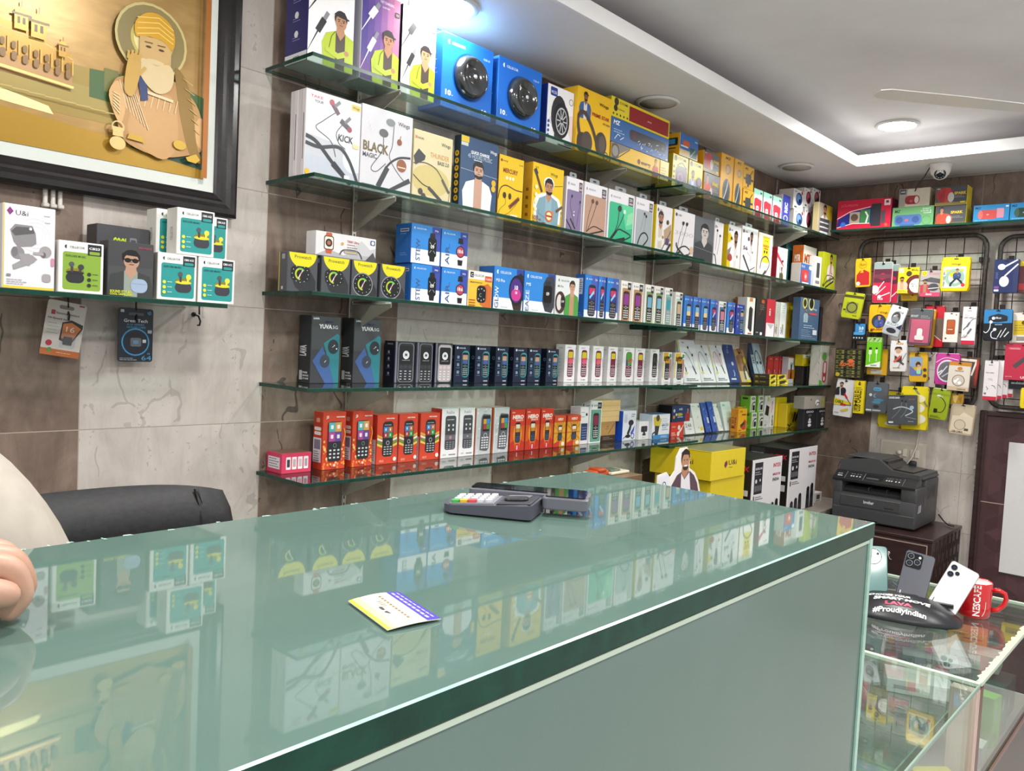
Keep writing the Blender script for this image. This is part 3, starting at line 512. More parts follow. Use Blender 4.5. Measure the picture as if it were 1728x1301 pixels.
@kind('#e3e0e2', '#ddc21e', '#d8d4d8')
def k_uandi(A, L, v=0, **a):
    A.text('U&i', .16, .88, .045, '#3a3a40', w=.18); A.ell(.09, .9, .045, '#4a2c4a', ry=.04)
    if v == 0: A.person(.28, .1, .78, jacket='#e8e4de', inner='#d0c4b8', skin='#a8795a', hair='#211814', beard=True); A.poly([(.5, .5), (.95, .66), (.97, .3), (.6, .2)], '#b49a7c'); A.ell(.72, .68, .08, '#4a3c34'); A.line([(.4, .06), (.95, .52)], .03, '#3a3a40'); A.line([(.65, .02), (.97, .24)], .1, '#33333a'); A.rect(.62, .2, .85, .34, '#5a4a74')
    elif v == 1: A.text('3000', .05, .48, .09, '#c0bcc0', w=.9, bold=0); A.neckband(.1, .04, .92, .78, '#2c2c32', 0, .035); A.curve([(.15, .3), (.2, .2), (.55, .05), (.7, -.0)], .05, '#35353b'); A.ell(.9, .2, .1, '#d8b8a0')
    elif v == 2: A.curve([(.3, .8), (.25, .6), (.2, .4)], .03, '#3a3a40'); A.curve([(.65, .7), (.5, .45), (.4, .3)], .03, '#3a3a40'); A.ell(.3, .82, .1, '#33333a', ry=.03); A.ell(.65, .72, .1, '#33333a', ry=.03); A.curve([(-.05, .3), (.2, .26), (.4, .02)], .08, '#33333a')
    elif v == 3: A.poly([(0, .45), (.5, .62), (.5, .3), (0, .2)], '#8c8078'); A.poly([(0, 0), (0, .25), (.9, .1), (.9, 0)], '#ddc21e'); A.poly([(0, .6), (.4, .7), (.1, .85), (0, .8)], '#ddc21e'); A.person(.6, .1, .8, jacket='#eceaea', inner='#d8d4d4', skin='#8f6348', hair='#2a1c16', beard=True, wide=.8); A.ell(.2, .3, .16, '#a8443a', ry=.08); A.ell(.25, .72, .06, '#44444a')
    else: A.person(.6, .3, .62, jacket='#dddadc', inner='#c8c4c8', skin='#7f5a44', hair='#241a16', beard=True, wide=.8); A.line([(.12, .4), (.6, .06)], .06, '#3a3a40'); A.line([(.6, .12), (.9, .2), (.85, .06)], .03, '#3a3a40'); A.text('56', .1, .52, .08, '#55555c', w=.28); A.ell(.42, .76, .06, '#55555c')
@kind('#5e6267', '#54585c', '#3c4044')
def k_darkman(A, L, **a):
    A.rect(0, .52, 1, 1, '#64696e'); A.person(.52, -.12, 1.0, jacket='#3e4246', inner='#3e4246', skin='#c4beba', hair='#26282a', arms=False, wide=1.3); A.line([(0, .36), (1, .31)], .012, '#8a8e92')
@kind('#efe9e0', '#b48a2a', '#c8a040')
def k_passion(A, L, **a):
    A.rect(.3, .36, .78, .94, '#e6d02c'); A.text('energy', .42, .83, .04, '#4a3a1c', w=.26); A.text('PASSION', .33, .7, .06, '#8a3420', w=.42, bold=.03); A.rect(.4, .66, .7, .68, '#8a3420'); A.ell(.45, .6, .05, '#4a4020'); A.ell(.62, .6, .05, '#4a4020'); A.curve([(.2, .2), (.3, .42), (.6, .5), (.85, .35), (.6, .12)], .05, '#55585c'); A.line([(.35, .02), (.62, .18)], .1, '#45484c')
@kind('#ece8e8', '#b02c3c', '#b8b0b0')
def k_redwhite(A, L, **a):
    A.poly([(0, .85), (.5, .6), (.8, .4), (0, .7)], '#c23a48'); A.text('Wings', .45, .88, .04, '#55555a', w=.4); A.ell(.55, .62, .1, '#2c2c30', ry=.04); A.line([(.3, .1), (.35, .5), (.5, .62)], .04, '#3a3a3e'); A.person(.5, 0, .45, jacket='#55522c', inner='#45421f', skin='#8a6248', wide=.8, arms=False)
@kind('#e7e2d8', '#c8642a', '#b8a890')
def k_mtr(A, L, **a):
    A.text('MTR', .08, .6, .2, '#b85a2c', w=.68, bold=.05); A.lines(.1, .52, .6, 1, '#4a4a50', .05, .03); A.ell(.25, .38, .14, '#3a3a42'); A.rect(.75, .05, .9, .5, '#b85a2c'); A.ell(.25, .12, .1, '#4a6aa0')
    L.rect(.05, .1, .95, .18, '#d88a58'); L.text('MTR', .2, .62, .16, '#f0e4d8', w=.55, bold=.04); L.lines(.2, .5, .6, 2, '#f0d8c4', .1, .03)
@kind('#3b68a8', '#b9b3aa', '#c4beb4')
def k_greyblue(A, L, **a):
    A.text('BLUE', .1, .82, .1, '#c8d8f0', w=.3); A.rr(.1, .14, .75, .72, '#c23c40', r=.12); A.ell(.5, .4, .15, '#d86a64'); A.ell(.5, .4, .06, '#f4ece8'); A.ell(.9, .86, .14, '#e8ecf2', ry=.1); A.rect(.2, .06, .8, .12, '#e8ecf2')
@kind('#b9bf22', '#a8ae24', '#9aa024')
def k_lime(A, L, **a):
    A.person(.6, .2, .78, jacket='#e4dcd8', inner='#c89878', skin='#b8805c', hair='#1c1412', beard=True, wide=.85); A.rect(0, 0, 1, .14, '#b2b81f'); A.curve([(.1, .1), (.3, .35), (.7, .38), (.95, .3)], .02, '#23231c'); A.curve([(.1, .05), (.35, .2), (.9, .35)], .06, '#55682c'); A.line([(.25, .02), (.85, .25)], .05, '#26261f'); A.line([(.05, .1), (.12, .04)], .06, '#26261f')
# ---- watches
@kind('#55575c', '#4c4e54', '#3a3c40')
def k_prowatch(A, L, v=0, **a):
    A.rect(0, 0, 1, 1, '#4a4c51'); A.ell(.5, 1.0, .46, '#dfd41f', ry=.38, a0=180, a1=360); A.text('Prowatch', .22, .86, .085, '#5a5520', w=.56, bold=.01)
    if v == 0:
        A.poly([(.1, .45), (.25, .12), (.45, 0), (.95, 0), (.95, .3), (.8, .52)], '#2b2d31'); A.rr(.1, .28, .76, .66, '#1b1d20', r=.14); cx, cy, r = .42, .46, .27
    else: A.poly([(.6, .0), (.98, 0), (.98, .25), (.85, .4)], '#2b2d31'); A.ell(.42, .36, .4, '#8f9298', ry=.33); A.ell(.42, .36, .37, '#17191c', ry=.3); cx, cy, r = .42, .37, .3
    A.ring(cx, cy, r*.66, .055, '#b7c233', a0=110, a1=270, n=12); A.ring(cx, cy, r*.66, .055, '#6fbf4a', a0=40, a1=110, n=8)
    for i in range(12): t = i*PI/6; A.ell(cx+r*math.cos(t), cy+r*.8*math.sin(t), .014, '#d8d8d8', n=6)
    A.line([(cx-.07, cy-.12), (cx+.07, cy+.1)], .03, '#e4e4e4'); A.line([(cx-.02, cy-.12), (cx+.05, cy+.12)], .015, '#b8404a')
    L.line([(.12, 0), (.12, 1)], .1, '#c9bd2a'); L.rr(.4, .82, .75, .95, '#a0a2a8', r=.05); L.rect(.4, .04, .6, .12, '#c8cad0')
@kind('#dcdbdc', '#e2dfe0', '#e4e2e2')
def k_t800(A, L, **a):
    A.poly([(0, .0), (.2, .3), (.45, .1), (.6, .35), (.8, .2), (1, .5), (1, 0)], '#b0b0b2'); A.poly([(.6, .5), (.75, .85), (.9, .5), (1, .6), (1, .2), (.7, .2)], '#c4c4c6'); A.watch(.2, .56, .2, .92, strap='#bf5a3c', case='#6a4a3a', face='#e8e0d0', t='', digits='#3a3a3a'); A.ell(.2, .56, .055, '#2e2a2c'); A.ell(.2, .56, .03, '#a86a4c'); A.text('T800 Ultra', .5, .68, .11, '#c04a44', w=.2); A.lines(.5, .58, .18, 2, '#8a6a68', .12, .03)
    A.curve([(.38, .12), (.45, .34), (.68, .34), (.76, .04)], .02, '#4a4a4e'); A.rr(.45, .2, .68, .36, '#8a8278', r=.02); A.rect(.46, .22, .67, .3, '#b8ac9a'); A.rr(.9, .72, .98, .93, '#4a5a8a', r=.015); A.ell(.94, .82, .025, '#e4e6ee'); A.poly([(.82, 0), (.95, .4), (1, .1), (1, 0)], '#4c4c50'); A.ell(.42, .6, .02, '#c9962c')
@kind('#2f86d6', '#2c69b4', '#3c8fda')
def k_cellwatch(A, L, t='STEW', rnd=False, m='M6', **a):
    A.rect(0, 0, 1, .37, '#e9ebf0'); A.rect(.7, .37, 1, 1, '#3a4ea6'); A.rect(.72, .82, .98, .98, '#33459a'); A.text(m, .8, .88, .05, '#dfe4f4', w=.12); A.logo(.08, .87, .06, '#e8f2fa', w=.34)
    A.text(t, .3, .07, .15, '#3f5c8c', w=.56 if len(t) > 3 else .4, rot=90); A.watch(.72, .46, .36, .74, rnd=rnd, tint='#b84454' if rnd else '#0b0b10', t='09' if not rnd else '18:6')
    if not rnd:
        for s in (-1, 1):
            for q in (-1, 1): A.line([(.72+.03*s, .45+.07*q), (.72+.1*s, .45+.14*q)], .012, '#b8bcc4')
    L.rect(.3, .8, .85, .88, '#c8d4e6'); L.rect(.33, .82, .82, .86, '#7a4a5a'); L.lines(.3, .74, .5, 1, '#9cbce4', .04, .01); L.lines(.3, .24, .5, 2, '#9cbce4', .05, .01)
@kind('#e5bd3e', '#d8d0c0', '#eeeae4')
def k_orangewatch(A, L, **a):
    A.rect(0, .78, 1, 1, '#eeeae6'); A.rect(.06, .82, .2, .97, '#26262a'); A.text('C', .1, .85, .08, '#f0f0f0'); A.text('CELLECOR', .22, .86, .06, '#4a4a4e', w=.42); A.rr(.68, .74, .98, .9, '#cf5a34', r=.02); A.text('TURBO', .71, .79, .05, '#f4e0d4', w=.24, bold=.02); A.text('SMARTWATCH', .06, .68, .035, '#5a4a20', w=.5, bold=.02)
    A.poly([(.55, .6), (.8, .7), (.98, .6), (.98, .05), (.7, .03), (.5, .12)], '#cf6a34'); A.rr(.4, .18, .8, .64, '#b8642e', r=.12); A.rr(.36, .16, .74, .62, '#17171a', r=.12); A.text('C', .46, .32, .1, '#7fa090')
    for x, y in ((.43, .52), (.55, .54), (.66, .5), (.43, .26), (.55, .22), (.66, .26)): A.ell(x, y, .025, '#b8b8bc', n=8)
    for y in (.2, .13, .06): A.rect(.04, y, .3, y+.03, '#b8522a')
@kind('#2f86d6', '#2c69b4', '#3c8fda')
def k_glow(A, L, t='GLOW', m='M3 Pro', v=0, **a):
    A.rect(0, 0, 1, .3, '#e9ebf0'); A.rect(.76, .3, 1, 1, '#33459a'); A.logo(.08, .84, .09, '#e8f2fa', w=.38); A.text(m, .06, .66, .07, '#e4eefa', w=.3 if v == 0 else .15, bold=.02); A.text(t, .16, .05, .13, '#e9f0fa' if v == 0 else '#dfe8f6', w=.5, rot=90); A.text(t[:2], .16, .05, .13, '#55688c', w=.25, rot=90)
    if v == 0: A.poly([(.62, .2), (.7, .02), (.95, .02), (.98, .3)], '#3a2c28'); A.poly([(.7, .8), (.9, .92), (1, .85), (1, .6)], '#26262a'); A.ell(.78, .5, .27, '#1c1c20', ry=.36); A.ell(.76, .5, .21, '#4a2c84', ry=.29); A.ell(.76, .4, .17, '#c83a8c', ry=.15); A.text('10', .76, .52, .1, '#f4f4fa', al='c', bold=.03); A.text('18', .76, .42, .06, '#f4f4fa', al='c', bold=.03)
    else: A.poly([(.62, .75), (.72, .92), (.92, .95), (1, .8), (1, .2), (.92, .05), (.7, .08), (.6, .3)], '#3a3e46'); A.watch(.77, .5, .36, .64, strap='#2c2f36', t='09')
    A.lines(.25, .08, .3, 1, '#9aa4b4', .04, .01)
@kind('#dfe3e2', '#d0d2d2', '#e0e2e2')
def k_m5(A, L, **a):
    A.poly([(.0, .2), (.6, .5), (1, .4), (1, 0), (0, 0)], '#d0d6d4'); A.logo(.1, .86, .07, '#55585c', w=.36); A.text('M5 Pro', .08, .72, .055, '#4a4c50', w=.24); A.person(.7, .0, .92, jacket='#4f9a48', inner='#b8906c', skin='#c69a7c', hair='#3a2a22', arms=False, wide=.95); A.ell(.2, .34, .22, '#4a2e2e', ry=.28); A.ell(.16, .34, .11, '#d8d4d0', ry=.2); A.rr(.22, .22, .4, .5, '#2a1c20', r=.06); A.text('09', .25, .34, .06, '#e8d8d8', w=.11)
# ---- phones
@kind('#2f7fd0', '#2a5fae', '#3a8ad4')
def k_cellphone(A, L, pn='#3a4ea6', v=0, **a):
    A.rect(0, 0, 1, .2, '#e8eaf0'); A.rect(.5, .2, 1, 1, '#4460b4'); A.logo(.1, .88, .05, '#e8f2fa', w=.32); A.text('D6', .78, .88, .05, '#e8eef8', w=.17)
    A.fphone(.28, .06, .58, .72, '#2a2a30', ('#c23a6c', '#2a3a86') if v == 0 else ('#7fb8d8', '#e0c890'), '#8a8a92')
    if v == 0: A.poly([(.36, .5), (.7, .66), (.74, .6), (.4, .45)], '#8fd0f0')
    L.rect(.25, .55, .8, .92, '#c8d4e8'); L.lines(.3, .86, .45, 6, '#4a5a80', .05, .02); L.lines(.3, .12, .5, 2, '#9cbce4', .05, .01)
@kind('#ece9e4', '#e4e0da', '#efece8')
def k_cellcard(A, L, p='#c08a54', scr=('#8a3c8c',), body='#2c2a2c', kc='#d8d8d8', **a):
    A.rr(.12, .02, .92, .83, p, r=.08); A.rr(.16, .04, .88, .81, p, r=.06); A.logo(.12, .88, .05, '#55555c', w=.28); A.rect(.62, .8, .94, .97, '#33333a'); A.rect(.68, .86, .88, .92, '#b8b8bc'); A.fphone(.22, .06, .6, .7, body, scr, kc); A.rr(.3, .46, .74, .68, scr[0], r=.02)
    L.lines(.3, .8, .4, 5, '#a8a4a0', .1, .015)
@kind('#3a3c40', '#34363a', '#26282b')
def k_yuva(A, L, **a):
    A.rect(0, .5, 1, 1, '#45474a'); A.text('LAVA', .05, .95, .025, '#e8e8ea', w=.2, bold=.05, skew=.1); A.text('YUVA', .24, .82, .06, '#e4e4e8', w=.46, bold=.05); A.text('5G', .72, .82, .05, '#d8d8dc', w=.18); A.text('AMAN', .42, .905, .03, '#1f2250', w=.3, bold=.01, skew=.2)
    A.poly([(.05, .33), (.38, .55), (.62, .3), (.9, 0), (.5, 0)], '#3f5f96'); A.poly([(.42, .6), (.9, .75), (.98, .72), (.98, 0), (.82, 0), (.66, .25)], '#2b7a86'); A.ell(.76, .55, .19, '#2a3138', ry=.11); A.ell(.8, .57, .02, '#c8d0d4', n=8); A.ell(.88, .52, .025, '#e8ecee', n=8); A.line([(.72, .54), (.79, .56)], .02, '#a8b4b8'); A.ell(.48, .33, .17, '#3a4250', ry=.1); A.line([(.46, .31), (.52, .34)], .02, '#c8d0d4')
    L.text('LAVA', .62, .4, .16, '#d8d8dc', w=.16, rot=90, bold=.05); L.rect(.1, .04, .35, .18, '#c9c6c8'); L.text('FREE', .4, .14, .025, '#e4e4e6', w=.4, bold=.03); L.text('SERVICE', .4, .095, .025, '#e4e4e6', w=.5, bold=.03); L.text('AT HOME', .4, .05, .025, '#e4e4e6', w=.5, bold=.03)
@kind('#14203a', '#121a2c', '#1a2438')
def k_motonavy(A, L, **a):
    A.text('motorola', .28, .91, .045, '#d8e0ea', w=.42); A.ell(.16, .93, .06, '#d8e0ea'); A.rr(.48, .14, .98, .86, '#3f97a0', r=.2); A.fphone(.5, .17, .42, .64, '#10161e', ('#c49a80', '#4a5a94'), '#9ab0b4'); A.text('moto', .6, .03, .04, '#e0e6ee', w=.28, skew=.2, bold=.03)
    for y in (.64, .44, .24): A.rr(.14, y, .3, y+.08, '#7a93ac', r=.04); A.lines(.1, y-.05, .3, 1, '#6a83a0', .03, .014)
    L.lines(.3, .5, .5, 3, '#4a6080', .1, .015); L.ring(.8, .68, .12, .04, '#6a80a0')
@kind('#23252c', '#15172a', '#3a3c44')
def k_motoclear(A, L, c='#2b2d33', kc='#c8c8cc', nk='#3a3c42', **a):
    A.rect(0, 0, 1, 1, '#34363e'); A.rect(.02, 0, .1, 1, '#77798a'); A.rr(.16, .02, .97, .97, '#8f9299', r=.16); A.rr(.19, .03, .94, .96, c, r=.15); A.rr(.24, .46, .89, .9, '#1d1f24', r=.08); A.ell(.56, .68, .17, '#e8e8ea'); A.text('M', .56, .65, .07, '#23252c', al='c', bold=.04); A.text('moto a10', .36, .54, .03, '#b8bac0', w=.4)
    for x in (.24, .46, .7): A.rr(x, .35, x+.18, .43, nk, r=.05)
    for r in range(4):
        for x in (.3, .54, .78): A.rect(x-.05, .08+.065*r, x+.06, .1+.065*r, kc)
    L.text('motorola', .3, .92, .05, '#b8bcd8', w=.5)
    for y in (.22, .4, .58, .74): L.ell(.45, y, .1, '#a8aec8', n=8); L.lines(.25, y-.06, .5, 1, '#6a7098', .03, .015)
@kind('#ece8ea', '#e6e0e2', '#f0ecee')
def k_lava(A, L, v=0, **a):
    A.text('LAVA A1', .18, .92, .035, '#4a4448', w=.4); c = {0: ('#e0c62c', '#d8486c'), 1: ('#e0c62c', '#7c2440'), 2: ('#3f9a34', '#3f9a34'), 3: ('#26262a', '#26262a'), 4: ('#d8a024', '#26262a')}[v]
    if v == 4: A.rect(.05, .72, .6, .99, '#dfae2a'); A.rect(.0, .2, .1, .7, '#e0c040'); A.rect(.86, .2, .95, .8, '#c23a34'); A.rr(.75, .84, .95, .96, '#3f9a4a', r=.04)
    A.fphone(.26, .14, .54, .74, {3: '#2a2a2e', 4: '#2a2a2e'}.get(v, '#6f2440'), c, '#d0ccd0')
    if v in (0, 1): A.rr(.33, .7, .73, .82, '#d8c22c', r=.03)
    if v == 0: A.poly([(.3, .5), (.45, .62), (.75, .62), (.76, .5)], '#e0607c')
    if v == 2: A.rr(.3, .5, .76, .86, '#46a03a', r=.05); A.poly([(.4, .6), (.7, .72), (.78, .62), (.5, .56)], '#d05a2c'); A.rect(.28, .5, .42, .64, '#2c4a9a')
    if v == 3: A.text('BIG', .36, .6, .14, '#55555a', w=.34, rot=0)
    if v == 4: A.text('BIG', .12, .74, .13, '#6a4a14', w=.5, bold=.04)
    A.text('A1 2024', .3, .05, .03, '#55505a', w=.4); L.text('LAVA', .35, .9, .04, '#8a8488', w=.4); L.lines(.35, .7, .3, 7, '#b8b0b4', .09, .012)
    A.curve([(.8, .66), (.92, .6), (.94, .4)], .02, '#8a7a80')
@kind('#d1442a', '#c93e28', '#d8563c')
def k_microj3(A, L, **a):
    R = random.Random(3)
    for i in range(36):
        x = R.uniform(.02, .97); y = R.uniform(.01, .2) if R.random() < .7 else R.uniform(.2, .5)
        if y > .2: x = R.choice((R.uniform(.02, .16), R.uniform(.84, .97)))
        A.ell(x, y, R.uniform(.03, .055), R.choice(('#e8a03c', '#f0b85a', '#e88a34', '#f4cc84')), n=10)
    A.text('J3', .09, .9, .045, '#f6dcd0', w=.12, bold=.04); A.text('micromax', .55, .91, .03, '#f6e4dc', w=.38, bold=.03); A.rr(.2, .14, .8, .84, '#2a2b30', r=.1)
    for i, c in enumerate(('#58b0b4', '#dfa04a', '#b84a9c', '#6a4a9c')): x = .23+.28*(i % 2); y = .66-.17*(i//2); A.rect(x, y, x+.275, y+.165, c); A.rr(x+.08, y+.05, x+.2, y+.12, '#f0e8ec', r=.03)
    for r in range(3):
        for q in range(3): A.rr(.26+.18*q, .19+.065*r, .36+.18*q, .22+.065*r, '#d8d8dc', r=.02)
    A.ring(.5, .42, .08, .02, '#8a8c92'); A.rr(.36, .04, .64, .1, '#e05a3a', r=.05); A.ell(.5, .07, .05, '#f4d8c8'); A.curve([(.84, .4), (.95, .6), (.88, .72)], .03, '#e8b040')
    L.rect(.0, .12, .9, .55, '#e4dfe6'); L.rect(.1, .35, .8, .52, '#8a7f96'); L.lines(.1, .3, .6, 5, '#5a5468', .04, .015); L.rr(.1, .6, .85, .66, '#f0e4e0', r=.1); L.rr(.1, .68, .85, .74, '#f0e4e0', r=.1); L.rr(.3, .82, .7, .9, '#e89a84', r=.1)
@kind('#d4452c', '#cc4230', '#dc5a40')
def k_microx(A, L, **a):
    for y, c in ((.56, '#e8b84a'), (.5, '#efe8da'), (.44, '#5c9a48'), (.38, '#e8cf5a')):
        for q in (0, 1): A.poly([(0 if q == 0 else 1, y), (.3 if q == 0 else .7, y-.05), (.3 if q == 0 else .7, y-.01), (0 if q == 0 else 1, y+.05)], c)
    A.text('micromax', .42, .92, .035, '#f6e4dc', w=.42, bold=.03); A.rr(.26, .15, .78, .87, '#26272b', r=.14); A.text('micromax', .34, .79, .025, '#d8d8dc', w=.34)
    for i, c in enumerate(('#3a86c8', '#c0704a', '#b83a44', '#3c9a4c')): x = .3+.225*(i % 2); y = .65-.115*(i//2); A.rect(x, y, x+.215, y+.11, c); A.rect(x+.08, y+.03, x+.13, y+.08, '#f0f0f4')
    A.ring(.52, .43, .09, .03, '#a8aab0', n=12)
    for r in range(4):
        for q in range(3): A.rect(.32+.15*q, .19+.05*r, .42+.15*q, .21+.05*r, '#c8cacf')
    A.text('X512', .1, .04, .045, '#f0c8b0', w=.22, skew=.1); A.ell(.88, .09, .085, '#f2e2d8'); L.rect(.1, 0, .9, .5, '#e0dade'); L.lines(.2, .42, .6, 8, '#6a6470', .05, .012)
@kind('#ece9ea', '#c43a2e', '#e8e4e4')
def k_halo(A, L, ring='#b8304c', **a):
    A.text('halo', .28, .9, .07, '#8a7a84', w=.46, bold=0); A.rr(.22, .16, .86, .86, '#45474c', r=.12); A.text('micromax', .32, .77, .03, '#e0e0e4', w=.42)
    for x in (.38, .64):
        for y in (.64, .55): A.rr(x, y, x+.1, y+.045, '#d8d8dc', r=.03)
    A.rect(.23, .36, .85, .47, '#6c6e74'); A.rr(.44, .375, .64, .455, '#9a9ca2', r=.07); A.ring(.54, .415, .1, .025, ring, n=12)
    for r in range(4):
        for q in range(3): A.rect(.3+.18*q, .18+.042*r, .42+.18*q, .2+.042*r, '#9a9ca4')
    A.text('S115', .12, .05, .03, '#6a6a70', w=.18); A.text('micromax', .48, .05, .03, '#4a4a50', w=.4, bold=.03)
@kind('#c4c6c8', '#cf6a3c', '#c8b8a8')
def k_clearphone(A, L, **a):
    for i in range(24): x = random.random(); y = random.random(); A.poly([(x, y), (min(1, x+.12), y+.02), (min(1, x+.1), y+.06)], random.choice(('#dfe2e4', '#b0b2b6', '#eef0f2')))
    A.poly([(.3, .1), (.35, .8), (.45, .88), (.9, .86), (.95, .8), (.86, .12), (.75, .07)], '#5a5c62'); A.poly([(.4, .84), (.9, .84), (.84, .5), (.44, .5)], '#1e1f24')
    for i, c in enumerate(('#d89a3c', '#3c8cc8', '#b83c44', '#4c9a4c')): x = .46+.21*(i % 2); y = .66-.115*(i//2); A.rect(x, y, x+.2, y+.11, c)
    A.ring(.62, .41, .12, .03, '#c0c2c8', n=12)
    for r in range(5):
        for q in range(3): A.rect(.36+.16*q, .13+.055*r, .48+.16*q, .16+.055*r, '#dfe0e4')
    A.line([(.02, .0), (.02, 1)], .05, '#d8dadc')
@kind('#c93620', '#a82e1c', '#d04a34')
def k_hero(A, L, v=0, **a):
    if v == 0:
        A.rect(0, 0, 1, .62, '#d05a24'); A.text('LAVA', .08, .93, .03, '#f4d8c8', w=.2, bold=.03); A.text('HERO', .12, .79, .09, '#f2e4dc', w=.76, bold=.05, skew=.15); A.text('SHAKTI', .34, .73, .04, '#f2d8c8', w=.5, bold=.04, skew=.15)
        A.ell(.5, .42, .3, '#e8902c', ry=.26); A.poly([(0, 0), (0, .2), (.25, .26), (.38, .0)], '#b83220'); A.poly([(1, 0), (1, .2), (.78, .26), (.62, 0)], '#b83220'); A.poly([(.35, 0), (.42, .18), (.6, .18), (.68, 0)], '#c42838'); A.rect(.47, .03, .53, .13, '#f0e0dc'); ph = .2
    else:
        A.rect(0, 0, 1, .8, '#d9a42c')
        for i in range(14): t = i*PI/7; A.line([(.5, .45), (.5+.6*math.cos(t), .45+.6*math.sin(t))], .05, '#cf6a28')
        A.rect(0, .8, 1, 1, '#cc4a26'); A.text('HERO', .28, .86, .08, '#f2d4bc', w=.46, bold=.05, skew=.15); A.poly([(0, 0), (0, .12), (.5, .2), (.5, 0)], '#c2342c'); A.rr(.66, .03, .92, .16, '#f0e0d4', r=.1); ph = .2
        A.ell(.5, .45, .2, '#e8c850', ry=.22)
    A.fphone(.33, ph, .36, .5, '#1d1f26', ('#e8d8c0', '#c8862c'), '#5a6a8c')
@kind('#e6e3e6', '#ddd6da', '#e8e6e8')
def k_dots(A, L, **a):
    for x in (.08, .2, .32, .44):
        for y in (.86, .74): A.ell(x, y, .035, '#3a3c42', n=8)
    A.ell(.75, .8, .12, '#33353c'); A.rect(.1, .1, .9, .56, '#2c3c64')
    for y in (.15, .22, .29, .36, .43): A.rect(.2, y, .8, y+.03, '#6a7aa4')
    L.lines(.1, .85, .8, 8, '#b8a8b0', .05, .012)
@kind('#e6e8e6', '#e4e4e4', '#ececea')
def k_greenphone(A, L, **a):
    A.rr(.06, .03, .95, .8, '#6aa08c', r=.05); A.logo(.1, .87, .06, '#4a4a50', w=.3); A.rect(.62, .82, .96, .97, '#26282c'); A.text('D42', .67, .87, .06, '#d8d8dc', w=.22); A.fphone(.27, .1, .5, .62, '#2c2628', ('#8a2c4c',), '#cfd8d4'); L.logo(.2, .87, .06, '#4a4a50', w=.5); L.text('CELLECOR', .8, .1, .1, '#6a6a70', w=.4, rot=90)
# ---- cartons and small things
@kind('#d23a5c', '#c8345a', '#7c5a4e')
def k_pink(A, L, **a):
    for i in range(4): A.rr(.14+.2*i, .18, .3+.2*i, .82, '#efe4e8', r=.02); A.rr(.17+.2*i, .3, .27+.2*i, .7, ('#3a3a40', '#b8a8ac', '#c8b8bc', '#a898a0')[i], r=.02)
    L.rect(.1, .2, .9, .8, '#dcd4da'); L.lines(.15, .68, .7, 4, '#4a4650', .13, .04)
@kind('#e0bd84', '#d4b078', '#cda76a')
def k_kraft(A, L, dark=False, **a):
    A.line([(.0, .5), (1, .5)], .006, '#a8864e')
    if dark: A.rect(0, 0, 1, 1, '#b08850'); A.text('VIP', .35, .62, .1, '#5a3c20', w=.14); A.line([(.5, .1), (.92, .9)], .03, '#5a4028'); A.lines(.28, .48, .3, 1, '#6a4a28', .06, .04)
@kind('#3c2c28', '#33241f', '#2c201c')
def k_darkcarton(A, L, **a): A.rect(.1, .4, .8, .5, '#8a7a6c'); A.lines(.12, .7, .6, 1, '#a08c78', .1, .08)
@kind('#dfe3ee', '#1f50c0', '#e2e4ea')
def k_holder(A, L, **a):
    A.rect(.1, .6, .32, .9, '#c8cddb'); A.text('XTRA', .62, .86, .05, '#3a3c48', w=.3, bold=.02); A.lines(.62, .8, .3, 1, '#6a6c78', .04, .025); A.ell(.62, .6, .2, '#26262c', ry=.1); A.line([(.62, .6), (.55, .4), (.4, .2)], .16, '#2c2c34'); A.ell(.42, .14, .2, '#26262c', ry=.06); A.poly([(.6, .24), (.9, .5), (.86, .3), (.68, .18)], '#2c56b8'); A.ring(.78, .14, .13, .04, '#33408a'); A.curve([(.05, .05), (.2, .12), (.4, .1)], .03, '#2c2c34')
@kind('#e8e6e6', '#dcdada', '#e4e2e2')
def k_webcam(A, L, **a):
    A.rr(.2, .42, .86, .76, '#34343a', r=.08); A.ell(.53, .59, .13, '#15151a'); A.ell(.53, .59, .06, '#4a5468'); A.rect(.44, .32, .62, .42, '#2c2c32'); A.rr(.36, .22, .7, .34, '#2c2c32', r=.04); A.text('webcam', .36, .1, .03, '#6a6a70', w=.3)
@kind('#e4e6ea', '#cdd3dc', '#5f86b8')
def k_nozzle(A, L, **a):
    A.rect(0, 0, 1, .16, '#3f8ac8'); A.poly([(.06, .9), (.3, .95), (.5, .8), (.44, .5), (.1, .55)], '#cdb83c'); A.ell(.3, .86, .1, '#4a4a3c'); A.poly([(.14, .55), (.4, .52), (.34, .15), (.16, .16)], '#3a3a3e'); A.curve([(.2, .3), (.02, .2), (.05, .02)], .05, '#3a3a3e'); A.text('ABRUZZI', .52, .5, .09, '#4a5a9a', w=.4, bold=.02); A.lines(.55, .42, .36, 2, '#8a94b0', .08, .03); A.lines(.5, .82, .44, 4, '#b0b4bc', .07, .02); A.text('NOZZLE', .5, .04, .07, '#e4eef8', w=.36)
@kind('#233a66', '#17181e', '#1a1a20')
def k_navyflat(A, L, **a):
    A.text('AVES', .36, .72, .13, '#dfe4ee', w=.2); A.ell(.42, .45, .16, '#b8a03c', ry=.1); A.lines(.3, .25, .4, 1, '#a8b4cc', .1, .07); A.person(.86, .0, .9, jacket='#a82c34', inner='#a82c34', skin='#b88464', hair='#1c1614', arms=False, wide=.9); A.ell(.1, .7, .05, '#c8c8d0'); A.ell(.1, .3, .05, '#d8962c'); A.ell(.22, .45, .04, '#d8d8e0')
